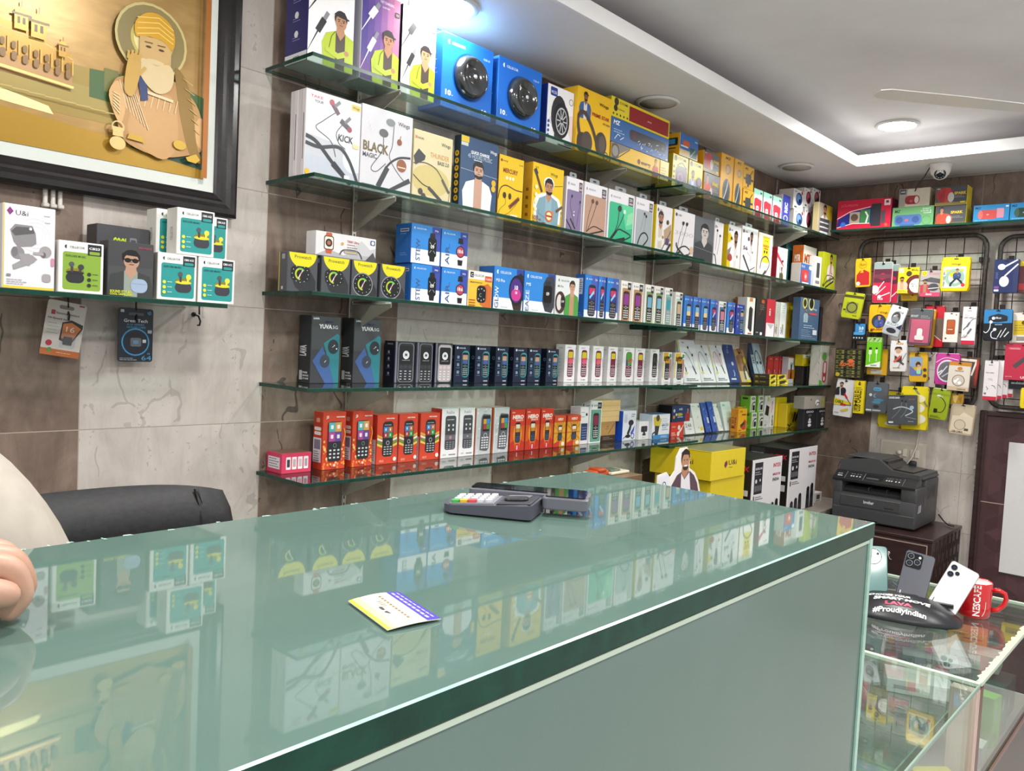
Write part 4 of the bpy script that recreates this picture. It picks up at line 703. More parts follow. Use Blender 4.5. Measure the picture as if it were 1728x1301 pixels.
@kind('#cf3a2c', '#b83026', '#2c1c1c')
def k_red(A, L, **a): A.text('WIRELESS', .06, .68, .08, '#f0c8c0', w=.28); A.lines(.06, .3, .34, 2, '#f0c8c0', .12, .06); A.ell(.62, .66, .1, '#f0dcd8'); A.line([(.6, .3), (.85, .6)], .1, '#f0e4e0'); A.ell(.58, .26, .1, '#f0e4e0'); A.line([(.8, .5), (.95, .8)], .04, '#f0e4e0')
@kind('#e9e7e6', '#dad8d6', '#dedcda')
def k_charger(A, L, **a): A.text('2.4A', .12, .42, .26, '#26262c', w=.66, bold=.0); A.text('FAST CHARGE', .3, .26, .07, '#4a4a52', w=.4); A.lines(.2, .84, .3, 1, '#8a8a90', .05, .04)
@kind('#e4e2de', '#d4d2cc', '#dcdad6')
def k_whitepack(A, L, c='#e0c83c', **a):
    A.rr(.62, .08, .94, .2, c, r=.03); A.rect(.8, .86, .95, .93, '#6a6a70'); A.line([(.5, .5), (.6, .58)], .04, '#9a8a84'); A.ell(.45, .18, .06, '#b8b4ae'); A.lines(.1, .9, .4, 1, '#a8a6a2', .04, .02)
@kind('#2f4fa0', '#3c4484', '#7d90bc')
def k_bluepack(A, L, **a):
    A.rect(0, 0, .4, 1, '#3a5cb4'); R = random.Random(5)
    for i in range(14): x = R.random()*.8; y = R.random()*.85; A.poly([(x, y), (x+.12, y+.02), (x+.06, y+.12)], R.choice(('#7f9ad4', '#a8bce4', '#4a6ac0')))
    A.rect(.55, .3, .9, .5, '#c8d4ea')
@kind('#dfe6e2', '#cfd8d4', '#dbe4e0')
def k_mintpack(A, L, **a):
    A.rr(.06, .52, .92, .96, '#dde4e0', r=.04); A.rr(.06, .04, .94, .48, '#e2e8e4', r=.04); A.rr(.12, .85, .4, .92, '#8fc0ac', r=.03); A.rr(.6, .08, .92, .16, '#7fb49c', r=.03); A.ell(.45, .3, .06, '#a8b0ac')
@kind('#e0a51e', '#d88c1c', '#d09028')
def k_orangesmall(A, L, **a):
    A.rect(.4, .72, .9, .78, '#8a3a1c'); A.text('USB', .15, .86, .07, '#6a3a14', w=.3); A.poly([(.3, .2), (.75, .55), (.95, .45), (.9, .1), (.6, .08)], '#b84428'); A.line([(.3, .25), (.75, .4)], .16, '#45302c'); A.rect(.1, .04, .4, .1, '#c05a28')
    L.text('MOBILE', .75, .15, .3, '#8a3a1c', w=.5, rot=90)
@kind('#e6ebdf', '#74b52c', '#8cc44c')
def k_greenwhite(A, L, **a):
    A.rect(0, .02, .12, .98, '#8cc44c'); A.rr(.3, .78, .85, .92, '#3a3c40', r=.06); A.rect(.4, .82, .75, .88, '#b8bcc0'); A.curve([(.3, .1), (.35, .4), (.6, .6), (.95, .62)], .1, '#26282c'); A.rr(.5, .12, .92, .45, '#26282c', r=.1); A.rect(.12, 0, .9, .06, '#8cc44c'); L.rr(.2, .8, .8, .92, '#33442a', r=.08); L.lines(.2, .3, .6, 3, '#cfe4b4', .1, .03)
@kind('#ecebea', '#e0dedc', '#e4e2e0')
def k_blackphonebox(A, L, **a): A.poly([(.1, .42), (.8, .36), (.92, .66), (.3, .72)], '#202026'); A.rr(.45, .84, .85, .96, '#cfd860', r=.05); A.lines(.1, .2, .7, 3, '#b8b6b4', .05, .015); A.rect(.1, .04, .5, .12, '#b8b4b0')
@kind('#ece6e6', '#e0dcda', '#e4e0de')
def k_pinkcable(A, L, **a): A.curve([(.3, .5), (.2, .7), (.5, .88), (.6, .6)], .1, '#c84a6c'); A.poly([(.4, .05), (.5, .3), (.62, .32), (.85, .05)], '#3a3830'); A.ell(.6, .36, .1, '#3a3830', ry=.05); A.rect(.45, .06, .6, .16, '#d8b868'); A.text('A', .6, .9, .04, '#4a4a4e', w=.1)
@kind('#e0c022', '#d0b020', '#c8a820')
def k_yellowbox(A, L, v=0, **a):
    if v == 0: A.text('1C', .62, .72, .09, '#4a3c14', w=.18); A.rect(.5, .58, .85, .64, '#6a5418'); A.rr(.55, .3, .8, .46, '#a8401c', r=.03); A.rect(.62, .34, .72, .42, '#f0dca0'); A.person(.65, 0, .26, jacket='#d8d0c8', inner='#8a5040', wide=1.1, arms=False); A.person(.35, 0, .22, jacket='#efe8dc', inner='#8a5040', wide=1.1, arms=False)
    else: A.rect(.5, .84, .68, .94, '#a8401c'); A.rect(.78, .84, .95, .94, '#6a3a14'); A.text('Energy', .3, .55, .08, '#7a4a18', w=.3, rot=90); A.line([(.5, .2), (.65, .65)], .1, '#33271c'); A.line([(.68, .25), (.9, .7)], .12, '#33271c'); A.line([(.1, .14), (.25, .04), (.4, .16)], .05, '#33271c')
@kind('#9a948c', '#8a847c', '#aaa49c')
def k_greybox(A, L, **a): A.ell(.6, .5, .09, '#e4e0dc', ry=.25); A.curve([(.52, .2), (.6, .5), (.72, .45)], .02, '#3a3836'); A.rect(.84, .1, .96, .9, '#b8b048'); A.ell(.3, .76, .02, '#33312f')
@kind('#202226', '#26282c', '#1a1b1e')
def k_blackbox(A, L, **a):
    A.text('DOO', .2, .82, .1, '#c8cacc', w=.6, bold=.03); A.rr(.36, .62, .64, .74, '#4a4c50', r=.06); A.poly([(.38, .42), (.5, .56), (.62, .42)], '#d8dadc'); A.ell(.5, .34, .14, '#d8dadc', ry=.06); A.ell(.5, .18, .14, '#e0e2e4', ry=.08)
@kind('#e3ca22', '#dac01e', '#c9b43a')
def k_uicarton(A, L, **a):
    A.text('U&i', .5, .46, .18, '#3a2420', w=.24); A.poly([(.42, .36), (.47, .5), (.45, .64), (.39, .58), (.37, .46)], '#7a2450'); A.rect(.52, .36, .62, .38, '#4a3420'); L.text('U&i', .52, .5, .18, '#33281a', w=.2)
    L.line([(0, .985), (1, .985)], .006, '#8a7a20')
@kind('#dcdadc', '#24201f', '#1c1a1c')
def k_intex(A, L, big=1, **a):
    A.rect(.09, .52, .35, .96, '#2a2a2e'); A.text('DIGITAL PAIR', .11, .86, .03, '#e0e0e4', w=.22, bold=.02); A.lines(.11, .82, .2, 2, '#a0a0a6', .03, .012); A.ell(.15, .7, .03, '#d8d8dc'); A.ell(.28, .71, .02, '#d8d8dc')
    for i in range(4): A.rect(.12+.055*i, .56, .15+.055*i, .64, '#7a7a80')
    A.text('INTEX', .7, .86, .055, '#c22c44', w=.26, bold=.02); A.text('MADE IN', .7, .74, .035, '#c22c44', w=.25, bold=.02); A.text('INDIA', .7, .66, .045, '#26382c', w=.22, bold=.02); A.rr(.08, .42, .11, .5, '#3a3a40', r=.01); A.lines(.14, .47, .26, 2, '#6a6a70', .03, .012)
    for i, h in enumerate((.18, .22, .28, .0, .36, .40)):
        if h: x = .12+.14*i; A.poly([(x, 0), (x+.01, h-.03), (x+.05, h), (x+.1, h-.02), (x+.125, 0)], '#141416'); A.ell(x+.055, h*.7, .03, '#33333a'); A.ell(x+.055, h*.35, .04, '#2c2c32')
    A.poly([(.0, 0), (.0, 1), (.03, 1), (.03, 0)], '#f2f0f2')
    L.text('INTEX', .55, .84, .07, '#c8283c', w=.4, bold=.03, skew=.1); L.rect(.05, .8, .4, .98, '#3c3a3c'); L.text('HOME FMUSB', .07, .87, .04, '#d8d8da', w=.3); L.rect(.8, .5, .95, .58, '#d8d8da'); L.rect(.8, .34, .95, .44, '#d8d8da'); L.lines(.55, .7, .35, 1, '#a03040', .05, .03)
@kind('#e6e2de', '#d8d4d0', '#dedad6')
def k_smallwhite(A, L, **a): A.rr(.3, .3, .75, .8, '#4a4a50', r=.05); A.rect(.2, .1, .8, .2, '#8a8a90')
@kind('#eae7e5', '#d4d0cc', '#e4e0de')
def k_darkphone(A, L, **a): A.poly([(.25, .2), (.3, .72), (.45, .78), (.75, .72), (.75, .14), (.6, .1)], '#2c2e30'); A.rect(.3, .9, .7, 1, '#d08a4c'); A.rect(.3, .04, .75, .08, '#b8562c')
@kind('#2c2c30', '#202024', '#1c1c20')
def k_blackmi(A, L, **a): A.rr(.5, .88, .8, .97, '#c8502c', r=.04); A.line([(.3, .55), (.75, .85)], .02, '#b8384c'); A.lines(.35, .82, .5, 3, '#8a8a90', .05, .01); A.rr(.5, .05, .72, .12, '#e8e8ea', r=.03); A.lines(.1, .1, .3, 1, '#b8b8bc', .03, .02)
@kind('#cf3244', '#b82c3c', '#c8b8b8')
def k_redcase(A, L, **a): A.text('i', .3, .58, .2, '#f2e4e4', w=.16); A.rect(0, 0, 1, .38, '#e8e4e4'); A.poly([(.1, .36), (.6, .22), (.95, .36)], '#b8b4b8')
@kind('#e9e9e6', '#dcdcd8', '#e2e2de')
def k_greencharger(A, L, **a): A.ell(.45, .36, .12, '#7fb84c'); A.text('CHARGE', .58, .12, .18, '#3a3c3a', w=.2, rot=90); A.rect(.25, .0, .85, .03, '#5aa83c'); A.lines(.3, .9, .4, 4, '#9a9c98', .06, .015)
@kind('#dcb61f', '#c8a41c', '#b8941c')
def k_wingsyellow(A, L, **a): A.text('Wings', .62, .88, .05, '#3a3020', w=.3); A.text('Phantom', .52, .78, .04, '#3a3020', w=.42); A.person(.7, .05, .45, jacket='#a8343c', inner='#3a3038', wide=.9, skin='#8a6248'); A.rect(.04, .4, .1, .48, '#4a3a18'); A.lines(.06, .85, .2, 3, '#8a7018', .06, .02)
@kind('#3a4a80', '#30406e', '#2c3c6a')
def k_navyneck(A, L, **a): A.ell(.6, .46, .1, '#c8d0e0', ry=.05); A.text('oval', .4, .7, .12, '#8a98c4', w=.36, rot=70); A.rect(.15, .06, .65, .1, '#c8d0e0'); A.curve([(.55, .3), (.6, .2), (.5, .15)], .06, '#b8c4d8')
@kind('#b9905e', '#a88050', '#a07c4c')
def k_brownneck(A, L, **a):
    A.rect(0, .0, 1, .4, '#c8b080'); A.poly([(.5, .3), (.9, .45), (1, .1), (.6, 0)], '#d8ccb0'); A.curve([(.2, .98), (.4, .7), (.6, .9), (.75, .65)], .06, '#4a2c1c'); A.person(.5, .25, .6, jacket='#8a6a4c', inner='#a87c54', skin='#a87250', hair='#2c1c14', beard=True, arms=False); A.ell(.85, .5, .14, '#d8c030', ry=.08); A.curve([(.5, .06), (.55, .3), (.8, .35), (.95, .1)], .12, '#45454a'); A.rect(.55, .0, .95, .05, '#d8c838')
@kind('#a9b8c4', '#3a4a66', '#8a98a4')
def k_bluegreyneck(A, L, **a): A.rect(0, .7, .3, 1, '#33476e'); A.curve([(.85, .0), (.9, .5), (.65, .8), (.4, .7), (.35, .4), (.6, .05)], .05, '#23262c'); A.ell(.5, .5, .07, '#23262c'); A.ell(.78, .5, .07, '#23262c'); A.lines(.1, .6, .14, 3, '#5a6a80', .06, .03)
@kind('#e9e9ec', '#d8d6cc', '#c9b53c')
def k_uineck(A, L, pc='#dfe2e6', **a):
    A.rect(0, 0, .05, 1, '#d8c63c'); A.poly([(0, 0), (.45, 0), (0, .3)], '#dcdde2'); A.text('U&i', .2, .92, .03, '#4a4a50', w=.16); A.ell(.55, .55, .3, pc, ry=.2); A.neckband(.15, .2, .85, .82, '#33353c', 1, .035); A.ell(.2, .22, .1, '#d8cf86', ry=.035); A.lines(.15, .08, .7, 2, '#3a3c44', .035, .015)
@kind('#c8302c', '#a82824', '#d0483c')
def k_redpack(A, L, **a): A.line([(.2, .05), (.2, .45)], .05, '#f0d8d4'); A.ell(.2, .46, .06, '#f0d8d4'); A.line([(.5, .05), (.5, .4)], .05, '#f0d8d4'); A.lines(.3, .88, .5, 1, '#f0c4bc', .05, .03)
@kind('#dccb22', '#3c3424', '#4a4030')
def k_flashbox(A, L, **a): A.line([(.2, .3), (.7, .75)], .16, '#3a3320'); A.ell(.72, .74, .12, '#3a3320', ry=.18); A.rect(.7, .1, .95, .3, '#f0e8b8'); L.text('METAL', .1, .35, .35, '#c8b444', w=.2, bold=.03); L.lines(.4, .5, .5, 1, '#b8a85c', .1, .12)
@kind('#d8762c', '#c8c8d0', '#3c5c94')
def k_zebion(A, L, **a): A.rect(0, .52, 1, .96, '#e6e8f0'); A.text('zon', .3, .7, .13, '#33405a', w=.5, skew=.2); A.rr(.42, .14, .68, .72, '#26242a', r=.06); A.rect(.48, .42, .62, .6, '#6a6a74'); A.rect(0, 0, 1, .16, '#dfe2ea')
@kind('#dcbc24', '#c8a820', '#c8a820')
def k_redfigure(A, L, **a): A.rect(0, 0, 1, .3, '#7a1f22'); A.person(.32, .0, .66, jacket='#a8262c', inner='#5a1418', skin='#8a5a40', wide=.7); A.line([(.6, .45), (.8, .9)], .12, '#33291c'); A.rect(.1, .82, .3, .92, '#4a3a18')
@kind('#dcc922', '#cdb91e', '#e4e0d8')
def k_drop(A, L, **a): A.rect(0, .72, 1, 1, '#e6e2da'); A.poly([(.62, .16), (.78, .3), (.74, .46), (.62, .64), (.5, .46), (.46, .3)], '#4a3c1c'); A.lines(.2, .84, .5, 1, '#7a7468', .08, .04); A.rect(.1, .06, .3, .12, '#6a5c18')
@kind('#1d1b1d', '#2a2828', '#26262a')
def k_blackgame(A, L, **a): A.rect(.3, 0, .42, 1, '#77747a'); A.ell(.72, .44, .15, '#d8d8dc', ry=.1); A.ell(.8, .38, .12, '#d8d8dc', ry=.08); A.rect(.3, .12, .85, .2, '#8a2830')
@kind('#bfbab2', '#a9a59e', '#b4afa8')
def k_tallblister(A, L, **a):
    A.ell(.45, .72, .28, '#4f9a3c', ry=.1); A.text('Free', .3, .8, .05, '#4a4a44', w=.4); A.rr(.35, .06, .8, .62, '#b8363c', r=.18); A.rr(.45, .3, .7, .58, '#d8d4ce', r=.1); A.poly([(0, 0), (0, .14), (.3, .1), (.4, 0)], '#58a834'); A.ell(.56, .16, .1, '#e8e4e0'); L.rect(.1, .0, .9, .96, '#b5b0a8'); L.line([(.8, .3), (.95, .24)], .03, '#4a4844'); L.line([(.8, .6), (.95, .54)], .03, '#4a4844'); L.line([(.8, .9), (.95, .84)], .03, '#4a4844')
@kind('#4a6584', '#3a5270', '#33465c')
def k_bluepouch(A, L, **a): A.ell(.22, .88, .12, '#c8c060'); A.ell(.22, .88, .08, '#2a2c2c'); A.ell(.56, .89, .15, '#d8d08a'); A.ell(.56, .89, .11, '#1c1e1e'); A.person(.3, .42, .36, jacket='#9cb4bc', inner='#8aa4ae', skin='#b08468', hair='#1c1614', beard=True, wide=1.0); A.text('Wings', .6, .74, .05, '#c8d4de', w=.26); A.ell(.66, .64, .24, '#c8505c', ry=.025); A.lines(.2, .34, .6, 2, '#a8bccc', .05, .02); A.lines(.1, .24, .5, 5, '#8fa8bc', .035, .01); A.rect(.7, .14, .92, .26, '#d8dee4'); A.lines(.1, .08, .8, 2, '#8fa8bc', .04, .012)
@kind('#1b2028', '#15191f', '#22262c')
def k_darkpouch(A, L, **a): A.lines(.2, .8, .5, 2, '#4a525c', .06, .02); A.rect(.7, .4, 1, .5, '#2c333c')
# ---- earbud boxes on the short shelf
@kind('#e9e6ea', '#d9d4d6', '#e4e0e0')
def k_uibuds(A, L, **a):
    A.rect(0, 0, 1, .03, '#dcc63c'); A.rect(0, 0, .02, 1, '#dcc63c'); A.poly([(.06, .92), (.12, .97), (.19, .92), (.12, .87)], '#8a3a7c'); A.text('U&i', .23, .88, .06, '#4a4650', w=.24, bold=0); A.lines(.78, .9, .16, 1, '#a8a4aa', .03, .012); A.lines(.8, .82, .14, 1, '#a8a4aa', .03, .012)
    for r in (.2, .28, .36): A.ring(.62, .66, r, .006, '#dcdade')
    A.poly([(.13, .7), (.22, .77), (.55, .77), (.62, .68), (.64, .56), (.55, .52), (.28, .5), (.2, .56)], '#8d8a8c'); A.poly([(.15, .68), (.24, .74), (.56, .75), (.6, .68), (.22, .63)], '#5c5a5c'); A.ell(.52, .73, .03, '#e8e8ea')
    A.ell(.28, .43, .13, '#8f8b8d', ry=.075); A.ell(.22, .44, .06, '#77747a', ry=.06); A.poly([(.18, .28), (.2, .22), (.58, .32), (.66, .37), (.55, .42)], '#9c989a'); A.poly([(.3, .42), (.5, .43), (.63, .37), (.5, .28), (.35, .32)], '#9c989a')
    A.ell(.82, .47, .12, '#a19c9e', ry=.07); A.ell(.78, .43, .05, '#6a6668', ry=.035); A.line([(.58, .44), (.78, .44)], .06, '#a8a4a6'); A.rr(.93, .3, 1, .4, '#c88aa0', r=.02); A.rr(.76, .1, .93, .2, '#a39ea0', r=.05); A.lines(.07, .1, .4, 3, '#b0acb2', .025, .01); A.rect(.07, .14, .15, .17, '#8a8690')
@kind('#eaeae6', '#e2dfd8', '#efece6')
def k_cellbuds(A, L, p='#2a9490', case='#3a3a42', lid='#d8d23a', bud='#dcd84a', m='CB05 ACE', **a):
    A.rr(.08, .05, .95, .8, p, r=.06); A.logo(.12, .86, .07, '#3a3c40', w=.34); A.rect(.64, .76, .96, .98, '#26282c'); A.text(m, .67, .88, .045, '#e8e8e8', w=.25, bold=.03); A.rr(.68, .78, .92, .84, p, r=.02); A.text('EXPLORE MUSIC', .14, .7, .04, '#1f4a48' if p == '#2a9490' else '#4c6a2c', w=.46, bold=.02)
    if case == '#3a3a42': A.buds(.66, .36, .48, case, lid, bud)
    else: A.buds(.36, .36, .46, '#2c2e30', '#26282a', '#3a3c3e')
    x = .16 if case == '#3a3a42' else .68
    for y in (.38, .27, .16): A.ell(x, y, .045, '#d8d84a' if case == '#3a3a42' else '#2c3424'); A.lines(x+.08, y, .16, 1, '#cfe4e0' if p == '#2a9490' else '#4a6228', .03, .014)
    L.text('CELLECOR', .6, .3, .12, '#8a8684', w=.3, rot=90)
@kind('#4a4a4c', '#3c3c3f', '#57575a')
def k_shades(A, L, **a):
    A.rect(0, .55, 1, 1, '#424245'); A.person(.5, -.22, 1.08, jacket='#3a3d3c', inner='#8f9a90', skin='#b58f78', hair='#161517', glasses=True, arms=False, wide=1.15); A.rr(.5, .08, .88, .34, '#9aadc6', r=.14); A.rect(.52, .24, .86, .25, '#7f92ac'); A.text('PROMATE', .66, .9, .04, '#b04a5c', w=.3); A.text('SOUND STYLED', .04, .06, .045, '#c9d236', w=.48, bold=.04); A.text('COOL UNPACKED', .04, .015, .035, '#c9d236', w=.5, bold=.04)
@kind('#46464a', '#3c3c40', '#4c4c50')
def k_cool(A, L, **a): A.text('COOL', .3, .72, .12, '#c4dc2c', w=.28, bold=.05); A.text('UNPACKED', .3, .6, .06, '#9cb02c', w=.28, bold=.03); A.rr(.62, .6, .76, .86, '#7a7a80', r=.03); A.rr(.64, .63, .74, .83, '#46464a', r=.02); A.text('promate', .8, .7, .05, '#d8d8dc', w=.17)
@kind('#7a2f40', '#6a2838', '#a8a4a4')
def k_maroonspk(A, L, **a): A.ell(.45, .5, .2, '#55202e', ry=.3); A.lines(.7, .5, .2, 2, '#a86a78', .1, .04)
@kind('#2e4a4c', '#24383a', '#a8b4b4')
def k_superbox(A, L, **a): A.text('SUPER X', .3, .4, .3, '#a8bcbc', w=.3); A.ell(.15, .5, .05, '#88a0a0')
@kind('#c8ccc8', '#bfc3bf', '#c4c8c4')
def k_palebox(A, L, **a): A.rect(.1, .3, .5, .6, '#8a9090')
@kind('#5cb022', '#4a9a1c', '#6cc42c')
def k_greenstand(A, L, **a): A.rr(.25, .5, .5, .78, '#8a949a', r=.1); A.text('BOAT', .6, .12, .25, '#1f3a14', w=.16, rot=90, bold=.03)
@kind('#d8c832', '#c8b828', '#b8a828')
def k_yellowcard(A, L, **a): A.poly([(.1, .9), (.2, .97), (.3, .9), (.2, .83)], '#3a341c'); A.text('BELL MIX', .08, .78, .04, '#4a4420', w=.3); A.poly([(.3, 0), (.35, .5), (.6, .62), (.85, .4), (.85, 0)], '#c8c4bc')
# ------------------------------------------------------------------ pack builder
def pack_mesh(mb, W, H, D, kd, args, gloss=.33):
    f, bg, side, top, rs = K[kd]; bg = args.get('bg', bg); side = args.get('side', side); top = args.get('top', top); rs = args.get('rs', rs)
    x0, x1, y0, y1 = -W/2, W/2, -D/2, D/2; b = min(.0012, D*.1, W*.1, H*.1)
    # card shell: chamfered edges, each side its own print colour
    bm = bmesh.new(); vs = [bm.verts.new(v) for v in ((x0,y0,0),(x1,y0,0),(x1,y1,0),(x0,y1,0),(x0,y0,H),(x1,y0,H),(x1,y1,H),(x0,y1,H))]
    for q in ((0,3,2,1),(4,5,6,7),(0,1,5,4),(1,2,6,5),(2,3,7,6),(3,0,4,7)): bm.faces.new([vs[i] for i in q])
    bmesh.ops.bevel(bm, geom=bm.edges[:], offset=b, segments=1, affect='EDGES', profile=.5)
    bm.normal_update(); bm.verts.index_update(); vv = [v.co.copy() for v in bm.verts]
    for fc in bm.faces:
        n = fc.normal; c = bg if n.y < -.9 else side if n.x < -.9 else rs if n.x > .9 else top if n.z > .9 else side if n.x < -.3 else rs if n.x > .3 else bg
        mb.add([vv[v.index] for v in fc.verts], [tuple(range(len(fc.verts)))], M(c, gloss))
    bm.free()
    A = Art(mb, W-2*b, H-2*b, lambda x, y, d: (x0+b+x, y0-d, b+y), gloss)
    L = Art(mb, D-2*b, H-2*b, lambda x, y, d: (x0-d, y1-b-x, b+y), gloss)
    T = Art(mb, W-2*b, D-2*b, lambda x, y, d: (x0+b+x, y0+b+y, H+d), gloss)
    f(A, L, **{k: v for k, v in args.items() if k not in ('bg', 'side', 'top', 'rs')})
    T.line([(.0, .97), (1, .97)], .004, '#8a8680')          # tuck flap
def pack(name, kd, args, X, Y, Z, W, H, D, lean, rz, label, cat, group):
    mb = MB(); pack_mesh(mb, W, H, D, kd, args)
    parts = kd in ('dome', 'cellneck', 'uandi')
    c, s = math.cos(rz), math.sin(rz)
    # X, Y, Z = foot of the front face's middle; the pack's origin is the middle of its base
    loc = Vector((X, Y, Z)) + Vector((-s*D/2, c*D/2, 0))
    if not parts:
        o = mb.build(name); tag(o, label, cat, group)
    else:
        o = empty(name, (0, 0, 0), label, cat, group); mb.build('carton', o)
        if kd == 'dome':
            d = MB(); gl = M('26282a', .12, .0, .6, .6)
            R = .31*W; cz = .5*H; prof = [(R, 0), (R*1.0, .006), (R*.95, .015), (R*.84, .024), (R*.74, .026), (R*.70, .024), (R*.4, .018), (R*.16, .017), (R*.12, .021), (0, .023)]
            d.lathe(prof, (.03*W, -D/2-.0012, cz), gl, 36, 'y'); d.build('speaker_dome', o)
            r = MB(); r.lathe([(.05*W*.6, 0), (.05*W*.6, .003), (0, .0035)], (.03*W, -D/2-.0245, cz), M('c8ccd0', .25), 12, 'y'); r.build('centre_cap', o)
        else:
            t = MB(); w = W*.42; t.prism(rrect(-w/2, 0, w/2, .022, .006), lambda a, b2, q: (a + W*.05, q, H+b2-.001), -.0006, .0006, M('9aa0a4', .2)); t.prism(rrect(-w/6, .009, w/6, .015, .003), lambda a, b2, q: (a + W*.05, q, H+b2), -.0012, .0012, M('2a2a2c', .4)); t.build('hang_tab', o)
    o.rotation_euler = (-lean, 0, rz)
    if lean: loc = loc + Vector((0, D/2*(math.cos(lean)-1), D*math.sin(lean)/2 + .0005))
    o.location = loc
    return o
# ================================================================== THE SHELL
def structure(mb, name, **k): return tag(mb.build(name, **k), kind='structure')
m = MB(); m.box((-2.9, 0, 0), (XC+.12, .12, 2.75), tile_material(False)); structure(m, 'wall_back')
m = MB(); m.box((XC, -3.3, 0), (XC+.12, 0, 2.75), tile_material(True)); structure(m, 'wall_right')
FLOORM = noisy('floor_tile', (.60, .58, .55), (.68, .66, .63), 5, .35)
m = MB(); m.box((-2.9, -3.3, -.1), (XC+.12, .12, 0), FLOORM); structure(m, 'floor')
LIPY, LIPX, LIPH = -.425, 2.962, .05
m = MB()      # false ceiling: soffit round a raised tray
m.box((-2.9, LIPY, ZCEIL), (XC, 0, ZCEIL+.018), CREAMPAINT); m.box((LIPX, -3.3, ZCEIL), (XC, LIPY, ZCEIL+.018), CREAMPAINT); m.box((-2.9, -3.3, 2.64), (XC, 0, 2.66), CREAMPAINT)
structure(m, 'ceiling')
WHITEP = noisy('bright_white_paint', (.80, .79, .79), (.85, .84, .84), 5, .5)
m = MB(); m.box((-2.9, LIPY-.012, ZCEIL-.002), (LIPX, LIPY, ZCEIL+LIPH), WHITEP); structure(m, 'trim_1')
m = MB(); m.box((LIPX-.012, -3.3, ZCEIL-.002), (LIPX, LIPY-.012, ZCEIL+LIPH), WHITEP); structure(m, 'trim_2')
CAULK = M('b8b0a8', .8)
m = MB(); m.tube([(-2.9, -.003, ZCEIL-.004), (XC, -.003, ZCEIL-.004)], .006, CAULK); structure(m, 'trim_3')
m = MB(); m.tube([(XC-.003, 0, ZCEIL-.004), (XC-.003, -3.3, ZCEIL-.004)], .006, CAULK); structure(m, 'trim_4')
# ------------------------------------------------------------------ ceiling lights
def downlight(x, y, z, r, lit, label, lamp=1.0, group='round ceiling lights'):
    t = empty('ceiling_light', (x, y, z), label, 'light', group)
    a = MB(); a.lathe([(r*1.0, -.001), (r*1.16, -.001), (r*1.2, -.006), (r*1.12, -.012), (r*1.0, -.010)], (0, 0, 0), M('dedbd8', .4), 40, caps=False); a.build('frame', t)
    d = MB(); d.lathe([(0, -.009), (r*1.005, -.009), (r*1.005, -.003), (0, -.003)], (0, 0, 0), LED if lit else M('b9b3ad', .5), 40); d.build('diffuser', t)
    if lit and lamp:
        l = bpy.data.lights.new('lamp', 'AREA'); l.shape = 'DISK'; l.size = r*2; l.energy = LAMP_POWER*lamp; l.color = (1, .985, .955); lo = bpy.data.objects.new('lamp', l); C.objects.link(lo); lo.parent = t; lo.location = (0, 0, -.02)
    return t
downlight(.45, -.15, ZCEIL, .085, True, 'lit round downlight in the soffit above the cable boxes', .45)
downlight(1.542, -.178, ZCEIL, .07, False, 'unlit round downlight above the tall yellow boxes and sound bars')
downlight(2.814, -.19, ZCEIL, .07, False, 'unlit round downlight in the soffit near the room corner')
downlight(2.80, -.66, 2.64, .08, True, 'lit round downlight in the raised tray near the corner')
G = 'round ceiling lights over the customers'
for x, y in ((1.0, -1.35), (-.25, -1.15), (-1.7, -1.0), (2.3, -2.2), (.7, -2.4), (-.9, -2.5), (-2.1, -2.6)):
    downlight(x, y, 2.64, .08, True, 'lit round downlight in the raised tray over the shop floor', group=G)
# ------------------------------------------------------------------ shelf uprights with brackets, glass shelves
SH = [(2.2244, -.213), (1.9402, -.22), (1.6541, -.228), (1.4162, -.222), (1.1806, -.224)]
ZR = [2.2155, 1.930, 1.6437, 1.4057, 1.1690]
G = 'steel shelf uprights on the back wall'
for i, (x, side) in enumerate(((.27, 0), (1.342, 0), (1.845, 1), (3.0, 1))):
    t = empty('shelf_upright', (x, 0, 0), 'steel upright with bracket arms behind the shelves, ' + ('nearest the left shelf ends', 'left of the shelf joints', 'right of the shelf joints', 'nearest the room corner')[i], 'upright', G)
    a = MB(); a.box((-.007, -.012, .95), (.007, -.0005, 2.49), CHROME, .001)
    for k in range(70): a.box((-.002, -.0123, .97+.0215*k), (.002, -.0119, .98+.0215*k), M('2a2624', .6))
    a.build('rail', t)
    for k in range(5):
        z = (ZR[k] if side else SH[k][0]) - .0105
        b = MB(); b.prism([(-.012, z), (-.19, z), (-.19, z-.012), (-.012, z-.085)], lambda p, q, d: (d, p, q), -.0015, .0015, STEEL); b.tube([(-.0, -.02, z-.002), (0, -.188, z-.002)], .0035, CHROME, 6); b.build('bracket', t)
def shelf(name, a, b, label, group, top=SHELF_GLASS, edge=EDGE):
    m = MB(); (x0, y0, z0), (x1, y1, z1) = a, b; e = .0012
    vs = [(x0,y0,z0),(x1,y0,z0),(x1,y1,z0),(x0,y1,z0),(x0,y0,z1),(x1,y0,z1),(x1,y1,z1),(x0,y1,z1)]
    m.add(vs, [(0,3,2,1),(4,5,6,7)], top); m.add(vs, [(0,1,5,4),(1,2,6,5),(2,3,7,6),(3,0,4,7)], edge)
    m.box((x0+e, y0-.0006, z1-.0010), (x1-e, y0-.0001, z1-.0004), M('4f7466', .3))
    return tag(m.build(name), label, 'shelf', group)
G = 'long glass shelves on the back wall'
O = ['topmost', 'second from top', 'third from top', 'fourth from top', 'lowest']
